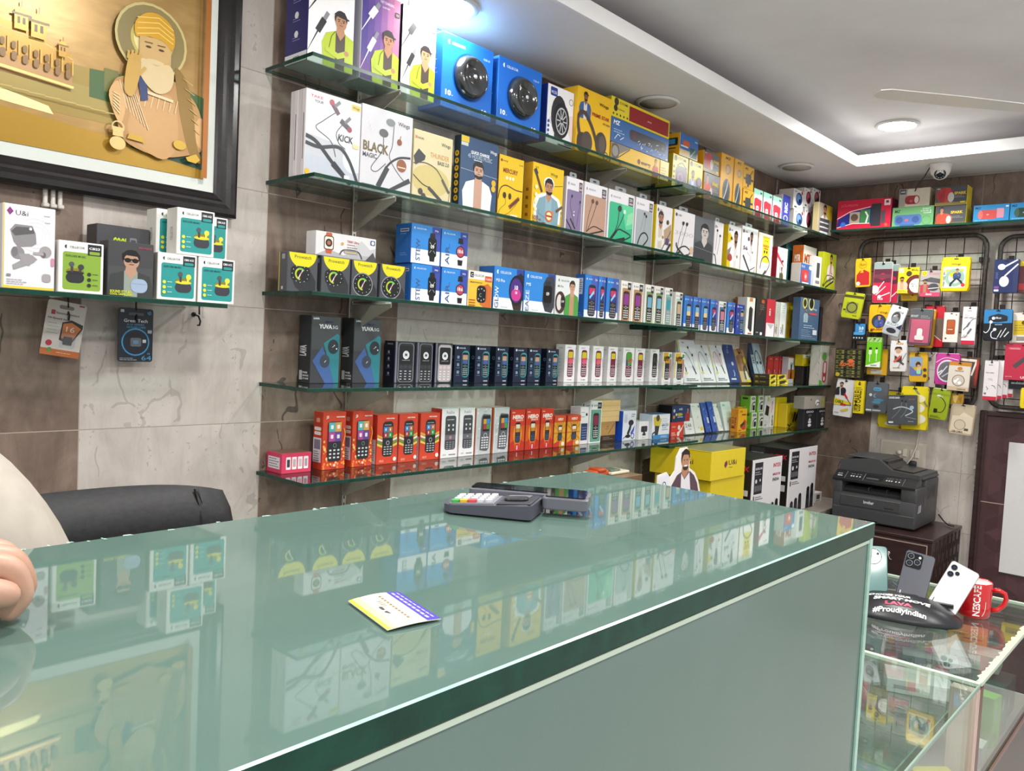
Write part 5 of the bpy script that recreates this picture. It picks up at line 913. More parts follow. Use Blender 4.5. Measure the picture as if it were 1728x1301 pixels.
for k, (z, yf) in enumerate(SH):
    xe = (1.93, 1.90, 1.87, 1.90, 1.93)[k]
    shelf('glass_shelf', (-.008 if k else -.02, yf, z-.0095), (xe, -.001, z), 'long green-edged glass shelf, %s, left section' % O[k], G)
    shelf('glass_shelf', (1.70, yf, ZR[k]-.0092-(.001 if k else 0)), (XC-.003, -.001, min(ZR[k], z-.0098)), 'green-edged glass shelf, %s, right section to the corner' % O[k], G)
shelf('glass_shelf', (XC-.2, -2.6, 2.2252), (XC-.001, -.235, 2.2348), 'glass shelf on the right wall above the wire racks', 'wall shelves')
shelf('glass_shelf', (-1.5, -.2, 1.598), (-.211, -.001, 1.6078), 'short dark green glass shelf under the gold picture', 'wall shelves')
# ================================================================== PACKS ON THE SHELVES (metres: foot of front, size, lean, turn)
GROUPS = ['cable boxes on the top shelf', 'blue dome speaker boxes', 'small speaker boxes on the top shelf', 'tall yellow boxes on the top shelf', 'small yellow mount boxes', 'mint and red power bank boxes', 'white earbud boxes stacked at the shelf end', 'grey and yellow speaker boxes', 'sky blue speaker boxes', 'white neckband boxes at the left end', 'white neckband boxes with coloured panels', 'dark smartwatch boxes with yellow half circle', 'blue and white smartwatch boxes', 'blue bar phone boxes', 'white phone boxes with coloured panels', 'small blue phone boxes', 'black smartphone boxes', 'clear packed bar phones', 'navy phone boxes in a row', 'white phone boxes on the fourth shelf', 'leaning white neckband boxes', 'red cable packs', 'small yellow boxes with brown sides', 'orange phone boxes with bubble print', 'red phone boxes with tricolour streaks', 'white slim phone boxes', 'plastic wrapped phone packs', 'red phone boxes with sunburst', 'orange yellow phone boxes', 'pale kraft cartons', 'blue plastic packs', 'orange cable boxes', 'green and white charger boxes', 'black speaker boxes at the right end', 'yellow cartons on the back counter', 'black and white speaker cartons', 'white earbud boxes with teal panel']
ROWS = [
('cable_box','cable',{'v':0},.0734,-.15,2.2244,.1382,.237,.1,0,0,'white and indigo cable box, cap-wearing man in lime jacket, leftmost on the top shelf','box',0),
('cable_box','cable',{'v':1,'side':'#e6e0e6','top':'#e0dce2'},.2288,-.15,2.2244,.1285,.237,.1,0,0,'purple to pink cable box with white plugs and man in lime jacket','box',0),
('cable_box','cable',{'v':2,'side':'#26242a','top':'#e8e4e8'},.3632,-.15,2.2244,.1255,.237,.06,0,0,'plain white cable box with black plugs beside the first blue speaker box','box',0),
('speaker_box','dome',{},.5568,-.15,2.2244,.2087,.2117,.1,0,0,'blue speaker box with a black dome, left one of two on the top shelf','box',1),
('speaker_box','dome',{'n':1},.7891,-.15,2.2244,.2059,.2117,.1,0,0,'blue speaker box with a black dome, right one of two on the top shelf','box',1),
('speaker_box','wheel',{},.994,-.15,2.2244,.1408,.1912,.09,0,0,'white speaker box with a tyre-shaped speaker and blue corner badge','box',None),
('headphone_box','headphone',{},1.1651,-.165,2.2244,.1991,.2187,.12,0,0,'yellow headphone box with man in cap and brown over-ear headphones','box',None),
('speaker_box','energybar',{},1.4781,-.16,2.2244,.3941,.0761,.11,0,0,'long yellow sound bar box lying at the bottom of the three-box stack','box',None),
('speaker_box','mzbar',{},1.4701,-.16,2.3011,.3928,.0887,.1,0,0,'long blue sound bar box in crinkled wrap, middle of the three-box stack','box',None),
('speaker_box','cyombar',{},1.4656,-.16,2.3904,.3995,.071,.1,0,0,'long yellow sound bar box with dark red window, top of the stack','box',None),
('speaker_box','cyomispk',{'v':0},1.7984,-.14,2.2155,.1216,.1398,.08,0,0,'yellow speaker box with big black speaker and purple cone','box',2),
('speaker_box','cyomispk',{'v':1},1.9236,-.14,2.2155,.1166,.1398,.08,0,0,'yellow speaker box with bearded man in pale shirt','box',2),
('speaker_box','orangeblue',{},1.8566,-.14,2.3559,.1492,.0924,.09,0,0,'blue-fronted box with orange side lying on two yellow speaker boxes','box',None),
('speaker_box','spark',{'v':1},2.0663,-.14,2.2155,.1419,.1139,.09,0,0,'grey speaker box with woman in red, lower box beside the tall yellow boxes','box',2),
('speaker_box','spark',{'v':0},2.0527,-.14,2.33,.1393,.0895,.09,0,0,'grey speaker box with red speaker, stacked above the woman in red','box',2),
('accessory_box','mztall',{},2.1966,-.14,2.2155,.1163,.2247,.07,0,0,'tall yellow box with dark blue oval product, left of the pair','box',3),
('accessory_box','mztall',{'side':'#c98a1c'},2.3069,-.14,2.2155,.0903,.2247,.07,0,0,'tall yellow box with dark blue oval product, right of the pair','box',3),
('accessory_box','mount',{},2.4157,-.14,2.2155,.1088,.1066,.06,0,0,'small yellow box with black bracket, lower of two beside tall boxes','box',4),
('accessory_box','mount',{'side':'#c8901e'},2.4064,-.14,2.3227,.1064,.1066,.06,0,0,'small yellow box with black bracket, upper of two beside tall boxes','box',4),
('power_bank_box','powerbank',{},2.5184,-.14,2.2155,.0942,.1271,.05,0,0,'narrow mint and red box, left of three on the top shelf','box',5),
('power_bank_box','powerbank',{},2.6222,-.14,2.2155,.098,.1271,.05,0,0,'narrow mint and red box, middle of three on the top shelf','box',5),
('power_bank_box','powerbank',{},2.7301,-.14,2.2155,.1021,.1271,.05,0,0,'narrow mint and red box, right of three on the top shelf','box',5),
('accessory_box','rec',{},2.8353,-.14,2.2155,.0918,.1523,.05,0,0,'narrow indigo box with upright white letters on the top shelf','box',None),
('earbud_box','tws',{'c':'#26528c'},2.9977,-.14,2.2155,.1277,.1016,.08,0,0,'small white earbud box with blue earbuds, lower row at corner','box',6),
('earbud_box','tws',{'c':'#26528c','top':'#d6d0cc'},2.9798,-.14,2.3177,.1271,.1016,.08,0,0,'small white earbud box with blue earbuds, upper row at corner','box',6),
('earbud_box','tws',{'c':'#7a2c3c'},3.1213,-.14,2.2155,.1017,.1285,.08,0,0,'small white earbud box with maroon case, beside blue, lower row at corner','box',6),
('earbud_box','tws',{'c':'#7a2c3c','top':'#d6d0cc'},3.0992,-.14,2.3446,.1011,.1016,.08,0,0,'small white earbud box with maroon case, beside blue, upper row at corner','box',6),
('earbud_box','tws',{'c':'#33333a'},3.2343,-.14,2.2155,.1057,.1459,.08,0,0,'small white earbud box with black case, rightmost, lower row at corner','box',6),
('earbud_box','tws',{'c':'#33333a','top':'#c03040'},3.2085,-.14,2.362,.1051,.1016,.08,0,0,'small white earbud box with black case, rightmost, upper row at corner','box',6),
('earphone_box','manbox',{},3.1841,-.205,2.2155,.1882,.1574,.03,0,0,'box with smiling man in chequered shirt at the corner end of top shelf','box',None),
('speaker_box','clarion',{},3.2345,-.3858,2.235,.2741,.1579,.1,0,-1.5708,'bright crimson box with curved film strip on the right wall shelf','box',None),
('speaker_box','mzgreen',{},3.2345,-.6261,2.235,.1951,.1024,.09,0,-1.5708,'green box with blue twin speaker on the right wall shelf','box',None),
('speaker_box','jbl',{},3.2345,-.628,2.338,.1445,.09,.09,0,-1.5708,'beige and grey box with red speaker, on the green box','box',None),
('speaker_box','spark',{'v':1},3.2345,-.8002,2.235,.1368,.0944,.09,0,-1.5708,'grey and yellow box with orange speaker, below another on right wall shelf','box',7),
('speaker_box','spark',{'v':0},3.2345,-.796,2.33,.1419,.0944,.09,0,-1.5708,'grey and yellow box with red speaker, upper one on right wall shelf','box',7),
('speaker_box','mzblue',{'v':0},3.2345,-.9748,2.235,.1511,.0855,.08,0,-1.5708,'sky blue box with coral cylinder speaker on the right wall shelf','box',8),
('speaker_box','mzblue',{'v':1},3.2345,-1.1221,2.235,.1387,.0855,.08,0,-1.5708,'sky blue box with dark green speaker cut by the photo edge','box',8),
('earphone_box','kick',{},.0914,-.15,1.9402,.1676,.2179,.034,0,0,'white neckband box with dark crossed neckband, front of two at left end','box',9),
('earphone_box','kick',{},.0914,-.115,1.9402,.1676,.2179,.034,0,0,'white neckband box tucked behind its twin at the left shelf end','box',9),
('earphone_box','black',{},.2659,-.15,1.9402,.175,.2231,.04,0,0,'white neckband box titled in bronze capitals with brown pendants','box',None),
('earphone_box','thunder',{},.4339,-.15,1.9402,.1498,.1982,.04,0,0,'cream neckband box with orange title and grey speaker','box',None),
('earphone_box','quick',{},.6219,-.15,1.9402,.1608,.2225,.03,0,0,'navy box with man in open white shirt and yellow dots','box',None),
('earphone_box','mercury',{},.7671,-.15,1.9402,.1165,.1996,.02,0,0,'bright yellow earphone box with rust title and brown earphones','box',None),
('earphone_box','bullet',{},.9507,-.15,1.9402,.1603,.2079,.04,0,0,'large yellow box with man in denim shirt, arms folded','box',None),
('earphone_box','cellneck',{'p':'#84759a','v':0},1.0948,-.15,1.9402,.0928,.1943,.03,0,0,'white hanging neckband box with purple panel on the second shelf','box',10),
('earphone_box','cellneck',{'p':'#b8937e','v':1},1.2184,-.15,1.9402,.1384,.1943,.03,0,0,'white hanging neckband box with peach panel on the second shelf','box',10),
('earphone_box','cellneck',{'p':'#35b484','v':2},1.381,-.15,1.9402,.1696,.1943,.03,0,0,'white hanging neckband box with bright green panel on the second shelf','box',10),
('earphone_box','cellneck',{'p':'#a3acb0','v':3},1.5373,-.15,1.9402,.1243,.1943,.03,0,0,'white hanging neckband box with silver grey panel on the second shelf','box',10),
('earphone_box','uandi',{'v':0},1.6821,-.15,1.9402,.1196,.1899,.03,0,0,'white neckband box with yellow side, man in white and crossed neckbands','box',None),
('earphone_box','uandi',{'v':1},1.8405,-.15,1.9402,.1669,.1923,.03,0,0,'white neckband box with large pale number across the middle','box',None),
('earphone_box','darkman',{},2.0446,-.13,1.93,.166,.2081,.02,0,0,'charcoal box with grey portrait of a laughing man','box',None),
('earphone_box','uandi',{'v':2,'side':'#d8d4d8'},2.175,-.13,1.93,.0815,.2079,.03,0,0,'narrow white earphone box between dark portrait and yellow-sided box','box',None),
('earphone_box','uandi',{'v':3},2.3261,-.13,1.93,.1278,.213,.04,0,0,'white and yellow box with man and dark cushions','box',None),
('earphone_box','uandi',{'v':4,'side':'#d8d4d8'},2.4806,-.13,1.93,.1669,.2266,.03,0,0,'white box with man in pale jacket above a neckband','box',None),
('earphone_box','passion',{},2.6508,-.13,1.93,.1582,.2198,.03,0,0,'cream box with yellow panel and grey neckband loop','box',None),
('earphone_box','redwhite',{},2.8535,-.13,1.93,.1204,.1753,.05,0,0,'white box with crimson side beside the orange box','box',None),
('accessory_box','smallwhite',{'bg':'#2f5c60','side':'#2a5256','top':'#3a6a6c'},3.2017,-.045,1.93,.2279,.2402,.04,0,0,'dark teal box tucked behind the orange carton','box',None),
('spice_carton','mtr',{},3.1997,-.13,1.93,.1763,.2234,.06,0,0,'orange and white grocery carton on the second shelf','carton',None),
('accessory_box','greyblue',{},3.0152,-.19,1.93,.1421,.1092,.05,0,0,'small blue box with red round picture before the orange carton','box',None),
('earphone_box','smallwhite',{'side':'#dedad6'},3.1337,-.205,1.93,.0924,.1601,.03,0,0,'plain white box beside the lime neckband box','box',None),
('earphone_box','lime',{},3.2771,-.21,1.93,.1851,.1942,.03,0,0,'lime neckband box with bearded man, last on the second shelf','box',None),
('watch_box','prowatch',{'v':0},.0341,-.12,1.6541,.0899,.1006,.042,0,0,'charcoal box with yellow half circle, first from the left, square watch','box',11),
('watch_box','prowatch',{'v':0},.1367,-.12,1.6541,.0911,.1006,.042,0,0,'charcoal box with yellow half circle, second from the left, square watch','box',11),
('watch_box','prowatch',{'v':1},.231,-.12,1.6541,.0872,.1006,.042,0,0,'charcoal box with yellow half circle, third from the left, round watch','box',11),
('watch_box','prowatch',{'v':1},.3296,-.12,1.6541,.091,.1006,.042,0,0,'charcoal box with yellow half circle, fourth from the left, round watch','box',11),
('watch_box','t800',{},.1715,-.115,1.7553,.1953,.0631,.045,0,0,'long white watch box lying across the charcoal boxes','box',None),
('watch_box','cellwatch',{'t':'STEW','m':'M6'},.4525,-.12,1.6541,.1124,.1138,.07,0,0,'blue box with angular black watch, lower of two','box',12),
('watch_box','cellwatch',{'t':'STEW','m':'M6'},.447,-.12,1.7685,.1143,.1138,.07,0,0,'blue box with angular black watch, upper of two','box',12),
('watch_box','cellwatch',{'t':'AIR.','rnd':True,'m':'M3'},.5689,-.12,1.6541,.1084,.1138,.07,0,0,'blue box with round red watch, lower of two','box',12),
('watch_box','cellwatch',{'t':'AIR.','rnd':True,'m':'M3'},.5629,-.12,1.7685,.1104,.1138,.07,0,0,'blue box with round red watch, upper of two','box',12),
('watch_box','orangewatch',{},.6808,-.12,1.6541,.1079,.1175,.06,0,0,'yellow and white box with orange-strapped smartwatch','box',None),
('watch_box','glow',{},.8126,-.12,1.6541,.1423,.142,.07,0,0,'blue box with large purple-faced round watch','box',12),
('watch_box','glow',{'t':'EAZE','m':'M5','v':1},.9687,-.12,1.6541,.1614,.142,.07,0,0,'blue box with metal-strapped watch at its right edge','box',12),
('watch_box','m5',{},1.121,-.12,1.6541,.1343,.142,.06,0,0,'pale grey box with woman in green and brown band','box',None),
('phone_box','cellphone',{},1.2606,-.12,1.6541,.0788,.1621,.045,0,0,'blue phone box with red screen, first of the blue three','box',13),
('phone_box','cellphone',{'side':'#4a64b8'},1.3269,-.12,1.6541,.0439,.1621,.04,0,0,'narrow blue phone box with red screen, second of the blue three','box',13),
('phone_box','cellphone',{},1.396,-.12,1.6541,.0766,.1621,.045,0,0,'blue phone box with red screen, third of the blue three','box',13),
('phone_box','cellcard',{'p':'#b98a5c','scr':('#8a3c8c',),'body':'#35302e'},1.4873,-.12,1.6541,.0719,.1599,.045,0,0,'white phone box with peach panel, first of the white row','box',14),
('phone_box','cellcard',{'p':'#b98a5c','scr':('#8a3c8c',),'body':'#35302e'},1.5681,-.12,1.6541,.0789,.1599,.045,0,0,'white phone box with peach panel, second of the white row','box',14),
('phone_box','cellcard',{'p':'#7f9c6c','scr':('#6fa8c8',),'body':'#2a2c2e'},1.654,-.12,1.6541,.0646,.1599,.045,0,0,'white phone box with sage panel, third of the white row','box',14),
('phone_box','cellcard',{'p':'#7f9c6c','scr':('#7fb0c8',),'body':'#2a2c2e'},1.7253,-.12,1.6541,.0668,.1599,.045,0,0,'white phone box with sage panel, fourth of the white row','box',14),
('phone_box','cellcard',{'p':'#8fb8ac','scr':('#3a98a8',),'body':'#8a9698'},1.7989,-.12,1.6541,.0597,.1599,.045,0,0,'white phone box with teal panel and silver phone, fifth of the white row','box',14),
('phone_box','cellcard',{'p':'#b4d0be','scr':('#c8a888',),'body':'#3a3c3c'},1.9004,-.11,1.6437,.0574,.1599,.045,0,0,'white phone box with pale green panel, shorter, last of the white row','box',14),
('phone_box','cellphone',{'v':1},1.98,-.11,1.6437,.0695,.1504,.045,0,0,'small blue phone box, first of five small blue ones','box',15),
('phone_box','cellphone',{'v':1},2.0544,-.11,1.6437,.0666,.1504,.045,0,0,'small blue phone box, second of five small blue ones','box',15),
('phone_box','cellphone',{'v':1},2.1285,-.11,1.6437,.0687,.1504,.045,0,0,'small blue phone box, third of five small blue ones','box',15),
('phone_box','cellphone',{'v':0},2.2076,-.11,1.6437,.0654,.1504,.045,0,0,'small blue phone box, fourth of five small blue ones','box',15),
('phone_box','cellphone',{'v':0},2.377,-.11,1.6437,.0759,.1504,.045,0,0,'small blue phone box, last, right of a white one, of five small blue ones','box',15),
('phone_box','cellcard',{'p':'#4a78a8','scr':('#c8788c',),'side':'#c4b8d8'},2.2894,-.11,1.6437,.0733,.148,.045,0,0,'white phone box between the small blue ones on the third shelf','box',None),
('phone_box','motonavy',{'bg':'#24389a','side':'#1f3184','top':'#2c44a8'},2.4707,-.11,1.6437,.0849,.1465,.045,0,0,'deep blue phone box left of the white dark-phone box','box',None),
('accessory_box','orangesmall',{'bg':'#c8702c','side':'#b4621f','top':'#c87a34'},2.6264,-.045,1.6437,.0632,.193,.03,0,0,'orange pack poking up behind the deep blue phone box','box',None),
('phone_box','darkphone',{},2.5774,-.11,1.6437,.0885,.1882,.05,0,0,'white box with slanted dark phone and orange tab','box',None),
('phone_box','blackmi',{},2.6921,-.11,1.6437,.1124,.1931,.05,0,0,'black box with red thread beside the red case box','box',None),
('accessory_box','redcase',{},2.8045,-.11,1.6437,.0963,.1961,.04,0,0,'red and white case box on the third shelf','box',None),
('accessory_box','greencharger',{'bg':'#cfc8c0','side':'#beb4ac'},2.8855,-.11,1.6437,.049,.1887,.04,0,0,'thin greyish pack between red box and green-dotted box','box',None),
('accessory_box','greencharger',{},2.9582,-.11,1.6437,.0797,.1897,.04,0,0,'white box with green dot and upright lettering','box',None),
('earphone_box','wingsyellow',{},3.0595,-.11,1.6437,.1054,.1959,.04,0,0,'yellow box with tiny figure next to the blue pouch','box',None),
('hanging_pouch','bluepouch',{},3.1024,-.19,1.6437,.2512,.2216,.04,0,0,'slate blue pouch with two round eyelets and small man picture','pouch',None),
('hanging_pouch','darkpouch',{},3.3988,-.15,1.6437,.1023,.1939,.03,0,0,'black pouch peeking out right of the slate blue pouch','pouch',None),
('phone_box','yuva',{},.1543,-.06,1.4162,.0947,.1839,.058,0,0,'tall black smartphone box with blue phones, left of the pair','box',16),
('phone_box','yuva',{},.296,-.06,1.4162,.0978,.1839,.058,0,0,'tall black smartphone box with blue phones, right of the pair','box',16),
('phone_pack','motoclear',{},.4354,-.06,1.4162,.0769,.1247,.05,0,0,'clear-fronted pack with black keypad phone, first of three','phone pack',17),
('phone_pack','motoclear',{'side':'#4a4c56'},.5153,-.06,1.4162,.0664,.1247,.05,0,0,'clear-fronted pack with black keypad phone, middle of three','phone pack',17),
('phone_pack','motoclear',{'c':'#b8aeb0','kc':'#f0ecec','nk':'#d8c4c4'},.5944,-.06,1.4162,.0747,.1247,.05,0,0,'clear-fronted pack with silver keypad phone, right of three','phone pack',17),
('phone_box','motonavy',{},.6745,-.06,1.4162,.0677,.1217,.05,0,0,'navy phone box with teal-rimmed phone, first from left of six','box',18),
('phone_box','motonavy',{},.7684,-.06,1.4162,.0686,.1217,.05,0,0,'navy phone box with teal-rimmed phone, second from left of six','box',18),
('phone_box','motonavy',{},.8622,-.06,1.4162,.062,.1217,.05,0,0,'navy phone box with teal-rimmed phone, third from left of six','box',18),
('phone_box','motonavy',{},.9565,-.06,1.4162,.07,.1217,.05,0,0,'navy phone box with teal-rimmed phone, fourth from left of six','box',18),
('phone_box','motonavy',{},1.0314,-.06,1.4162,.068,.1217,.05,0,0,'navy phone box with teal-rimmed phone, fifth from left of six','box',18),
('phone_box','motonavy',{},1.1321,-.06,1.4162,.0683,.1217,.05,0,0,'navy phone box with teal-rimmed phone, sixth from left of six','box',18),
('phone_box','lava',{'v':0},1.2337,-.06,1.4162,.063,.1404,.045,0,0,'white phone box with pink and yellow screen, first of the white row','box',19),
('phone_box','lava',{'v':0},1.3174,-.06,1.4162,.0656,.1404,.045,0,0,'white phone box with pink and yellow screen, second of the white row','box',19),
('phone_box','lava',{'v':0},1.4085,-.06,1.4162,.0686,.1404,.045,0,0,'white phone box with pink and yellow screen, third of the white row','box',19),
('phone_box','lava',{'v':1},1.5077,-.06,1.4162,.0638,.1404,.045,0,0,'white phone box with maroon screen, fourth of the white row','box',19),
('phone_box','lava',{'v':2},1.6183,-.06,1.4162,.08,.1404,.045,0,0,'white phone box with green screen and red flag','box',19),
('phone_box','lava',{'v':1},1.7031,-.06,1.4162,.0698,.1404,.045,0,0,'white phone box with maroon screen, right of the green one','box',19),
('phone_box','lava',{'v':3},1.8145,-.06,1.4162,.0687,.1404,.045,0,0,'white phone box with black phone and no colour','box',19),
('phone_box','lava',{'v':4},1.9156,-.06,1.4057,.0718,.1404,.045,0,0,'white phone box with yellow corner and bold word, left of two','box',19),
('phone_box','lava',{'v':4},2.0202,-.06,1.4057,.0852,.1404,.045,0,0,'white phone box with yellow corner and bold word, right of two','box',19),
('earphone_box','uineck',{'pc':'#e2e5e9'},2.1515,-.06,1.4057,.1543,.2033,.02,.2637,0,'white neckband box leaning back on the fourth shelf, left of three','box',20),
('earphone_box','uineck',{'pc':'#dfe2e6'},2.3031,-.06,1.4057,.1354,.216,.02,.3301,0,'white neckband box leaning back on the fourth shelf, middle of three','box',20),
('earphone_box','uineck',{'pc':'#e0d0d6'},2.4433,-.06,1.4057,.131,.221,.02,.327,0,'white neckband box leaning back on the fourth shelf, right, pink-tinted, of three','box',20),
('earphone_box','navyneck',{},2.5692,-.06,1.4057,.1059,.2106,.02,.3138,0,'navy neckband box leaning beside the white leaning ones','box',None),
('earphone_box','brownneck',{},2.6883,-.06,1.4057,.1041,.2334,.02,.3498,0,'brown and cream neckband box with bearded man, leaning','box',None),
('earphone_box','bluegreyneck',{},2.8581,-.06,1.4057,.1247,.212,.02,.287,0,'blue grey neckband box leaning left of the red packs','box',None),
('cable_pack','redpack',{},3.0413,-.02,1.4057,.0653,.1469,.017,0,0,'flat red cable pack behind the yellow small boxes, first of four','pack',21),
('cable_pack','redpack',{},3.1123,-.02,1.4057,.0593,.1469,.017,0,0,'flat red cable pack behind the yellow small boxes, second of four','pack',21),
('cable_pack','redpack',{},3.1772,-.02,1.4057,.0529,.1469,.017,0,0,'flat red cable pack behind the yellow small boxes, third of four','pack',21),
('cable_pack','redpack',{},3.2358,-.02,1.4057,.0461,.1292,.017,0,0,'flat red cable pack behind the yellow small boxes, fourth of four','pack',21),
('accessory_box','flashbox',{},2.7834,-.155,1.4057,.0823,.0261,.085,0,0,'small yellow box, long brown side, bottom left of four','box',22),
('accessory_box','flashbox',{},2.7793,-.155,1.4324,.0822,.0261,.085,0,0,'small yellow box, long brown side, top left of four','box',22),
('accessory_box','flashbox',{},2.9012,-.155,1.4057,.1367,.0261,.085,0,0,'small yellow box, long brown side, bottom right of four','box',22),
('accessory_box','flashbox',{},2.8859,-.155,1.4324,.1144,.0261,.085,0,0,'small yellow box, long brown side, top right of four','box',22),
('accessory_box','zebion',{},3.2144,-.06,1.4057,.0778,.1468,.036,0,0,'orange and white box with black stick picture','box',None),
('accessory_box','redfigure',{},3.3067,-.06,1.4057,.0884,.099,.04,0,0,'yellow box with red figure beside the black game box','box',None),
('accessory_box','blackgame',{},3.3347,-.115,1.4057,.1654,.0986,.045,0,0,'black box with white controller under a yellow cube','box',None),
('accessory_box','drop',{},3.3177,-.115,1.5049,.1648,.0646,.045,0,0,'yellow cube box with dark drop on the black box','box',None),
('cable_pack','tallblister',{},3.3256,-.2,1.4057,.1263,.2168,.055,0,0,'tall grey blister pack with red cable and green badge','pack',None),
('phone_box','pink',{},.0626,-.08,1.1806,.0908,.0538,.072,0,0,'crimson box lying flat at the left end of lowest shelf','box',None),
('phone_box','microj3',{},.1791,-.08,1.1806,.0759,.1585,.044,0,0,'orange red phone box with bubble print, left of the pair','box',23),
('phone_box','microj3',{},.2753,-.08,1.1806,.0716,.1585,.044,0,0,'orange red phone box with bubble print, right of the pair','box',23),
('phone_box','microx',{},.3651,-.08,1.1806,.0759,.1449,.042,0,0,'red phone box with tricolour streaks, left of three','box',24),
('phone_box','microx',{},.4452,-.08,1.1806,.0729,.1449,.042,0,0,'red phone box with tricolour streaks, middle of three','box',24),
('phone_box','microx',{},.532,-.08,1.1806,.0793,.1449,.042,0,0,'red phone box with tricolour streaks, right of three','box',24),
('phone_box','halo',{},.615,-.08,1.1806,.0744,.1561,.05,0,0,'white slim phone box with red key ring on phone','box',25),
('phone_box','halo',{'ring':'#1c1c20','side':'#e0dcdc'},.6915,-.08,1.1806,.0684,.1561,.05,0,0,'white slim phone box with black key ring on phone','box',25),
('phone_pack','clearphone',{},.7668,-.08,1.1806,.0742,.1539,.06,0,0,'plastic wrapped grey phone pack, left of the pair','phone pack',26),
('phone_pack','clearphone',{},.8526,-.08,1.1806,.0779,.1539,.06,0,0,'plastic wrapped grey phone pack, right of the pair','phone pack',26),
('phone_box','hero',{'v':0},.9364,-.08,1.1806,.0754,.1433,.045,0,0,'tall red phone box with orange sunburst, left of three','box',27),
('phone_box','hero',{'v':0},1.0162,-.08,1.1806,.0755,.1433,.045,0,0,'tall red phone box with orange sunburst, middle of three','box',27),
('phone_box','hero',{'v':0},1.0952,-.08,1.1806,.0704,.1433,.045,0,0,'tall red phone box with orange sunburst, right of three','box',27),
('phone_box','hero',{'v':1},1.1689,-.08,1.1806,.0679,.115,.05,0,0,'shorter yellow and red phone box, left of two','box',28),
('phone_box','hero',{'v':1},1.2519,-.08,1.1806,.0816,.115,.05,0,0,'shorter yellow and red phone box, right of two','box',28),
('phone_box','dots',{},1.3288,-.07,1.1806,.0511,.1424,.05,0,0,'white box with black dots behind the yellow red boxes','box',None),
('phone_box','greenphone',{},1.3944,-.075,1.1806,.0759,.1642,.045,0,0,'white phone box with green panel beside brown cartons','box',None),
('carton','darkcarton',{},1.4922,-.07,1.1806,.0956,.0244,.06,0,0,'dark brown carton at the bottom of the kraft stack','carton',None),
('carton','kraft',{'dark':True,'bg':'#a9814c'},1.4898,-.07,1.2056,.0955,.0532,.06,0,0,'brown kraft carton with slanted line, under two pale ones','carton',None),
('carton','kraft',{},1.4991,-.07,1.2594,.1243,.0426,.06,0,0,'pale kraft carton, lower of two','carton',29),
('carton','kraft',{},1.4991,-.07,1.3026,.1324,.0426,.06,0,0,'pale kraft carton, upper of two','carton',29),
('accessory_box','holder',{},1.6135,-.085,1.1806,.0966,.1203,.075,0,0,'white box with black car holder and bright blue side','box',None),
('accessory_box','webcam',{},1.6998,-.1,1.1806,.0736,.0753,.06,0,0,'small white box with black webcam picture','box',None),
('accessory_box','nozzle',{},1.8071,-.115,1.1806,.1385,.1036,.065,0,0,'white and blue box with yellow spray gun picture','box',None),
('accessory_box','red',{},1.993,-.085,1.169,.1096,.0717,.05,0,0,'red box with white earphones under a navy box','box',None),
('accessory_box','navyflat',{},2.0181,-.085,1.2413,.1566,.072,.07,0,0,'navy and black box lying on the red box','box',None),
('charger_box','charger',{},2.1638,-.055,1.169,.0847,.0757,.02,.2674,0,'white charger box leaning beside the red box','box',None),
('cable_pack','whitepack',{},2.254,-.055,1.169,.0823,.1427,.02,.2841,0,'white pack with yellow tab, leaning left of blue packs','pack',None),
('cable_pack','bluepack',{},2.3386,-.055,1.169,.0506,.1439,.02,.3108,0,'shiny blue plastic pack, left of the leaning pair','pack',30),
('cable_pack','bluepack',{'side':'#28408c'},2.4027,-.055,1.169,.0519,.1477,.02,.3025,0,'shiny blue plastic pack, right of the leaning pair','pack',30),
('cable_pack','whitepack',{'c':'#b8c8e0'},2.4593,-.055,1.169,.047,.1364,.02,.3519,0,'white plastic pack right of the blue ones','pack',None),
('cable_pack','mintpack',{},2.5516,-.055,1.169,.0986,.1441,.02,.2669,0,'mint white plastic pack left of the orange box','pack',None),
('cable_box','orangesmall',{},2.585,-.1,1.169,.0944,.1155,.04,0,0,'small orange cable box at the front of lowest shelf','box',31),
('cable_box','orangesmall',{'side':'#c8801c'},2.7195,-.02,1.169,.0571,.1155,.018,0,0,'orange box just behind the small orange cable box','box',31),
('charger_box','greenwhite',{},2.806,-.055,1.169,.0672,.0859,.053,0,0,'green and white charger box, lower left of four','box',32),
('charger_box','greenwhite',{},2.884,-.055,1.169,.0656,.0859,.053,0,0,'green and white charger box, lower right of four','box',32),
('charger_box','greenwhite',{},2.7814,-.055,1.2555,.0644,.0859,.053,0,0,'green and white charger box, upper left of four','box',32),
('charger_box','greenwhite',{},2.8722,-.055,1.2555,.0654,.0859,.053,0,0,'green and white charger box, upper right of four','box',32),
('accessory_box','blackphonebox',{},2.9569,-.055,1.169,.0637,.1711,.05,0,0,'white box with tilted black tablet on lowest shelf','box',None),
('cable_box','pinkcable',{},3.0224,-.055,1.169,.0504,.1604,.05,0,0,'narrow white box with pink cable on lowest shelf','box',None),
('accessory_box','yellowbox',{},3.132,-.055,1.169,.1365,.1593,.05,0,0,'taller yellow box with two small figures','box',None),
('accessory_box','yellowbox',{'v':1},3.1754,-.107,1.169,.1716,.1279,.05,0,0,'shorter yellow box with dark twin sticks','box',None),
('accessory_box','blackbox',{},3.1735,-.2,1.169,.1596,.1081,.035,0,0,'black box with white symbols, left of two at lowest shelf end','box',33),
('accessory_box','blackbox',{},3.3515,-.2,1.169,.1609,.1081,.035,0,0,'black box with white symbols, right of two at lowest shelf end','box',33),
('accessory_box','greybox',{},3.2211,-.205,1.2777,.2856,.0665,.06,0,0,'grey box lying on the two black boxes','box',None),
('carton','uicarton',{},1.9186,-.38,.78,.2914,.2654,.26,0,0,'big yellow carton, lower of two behind the cutout man','carton',34),
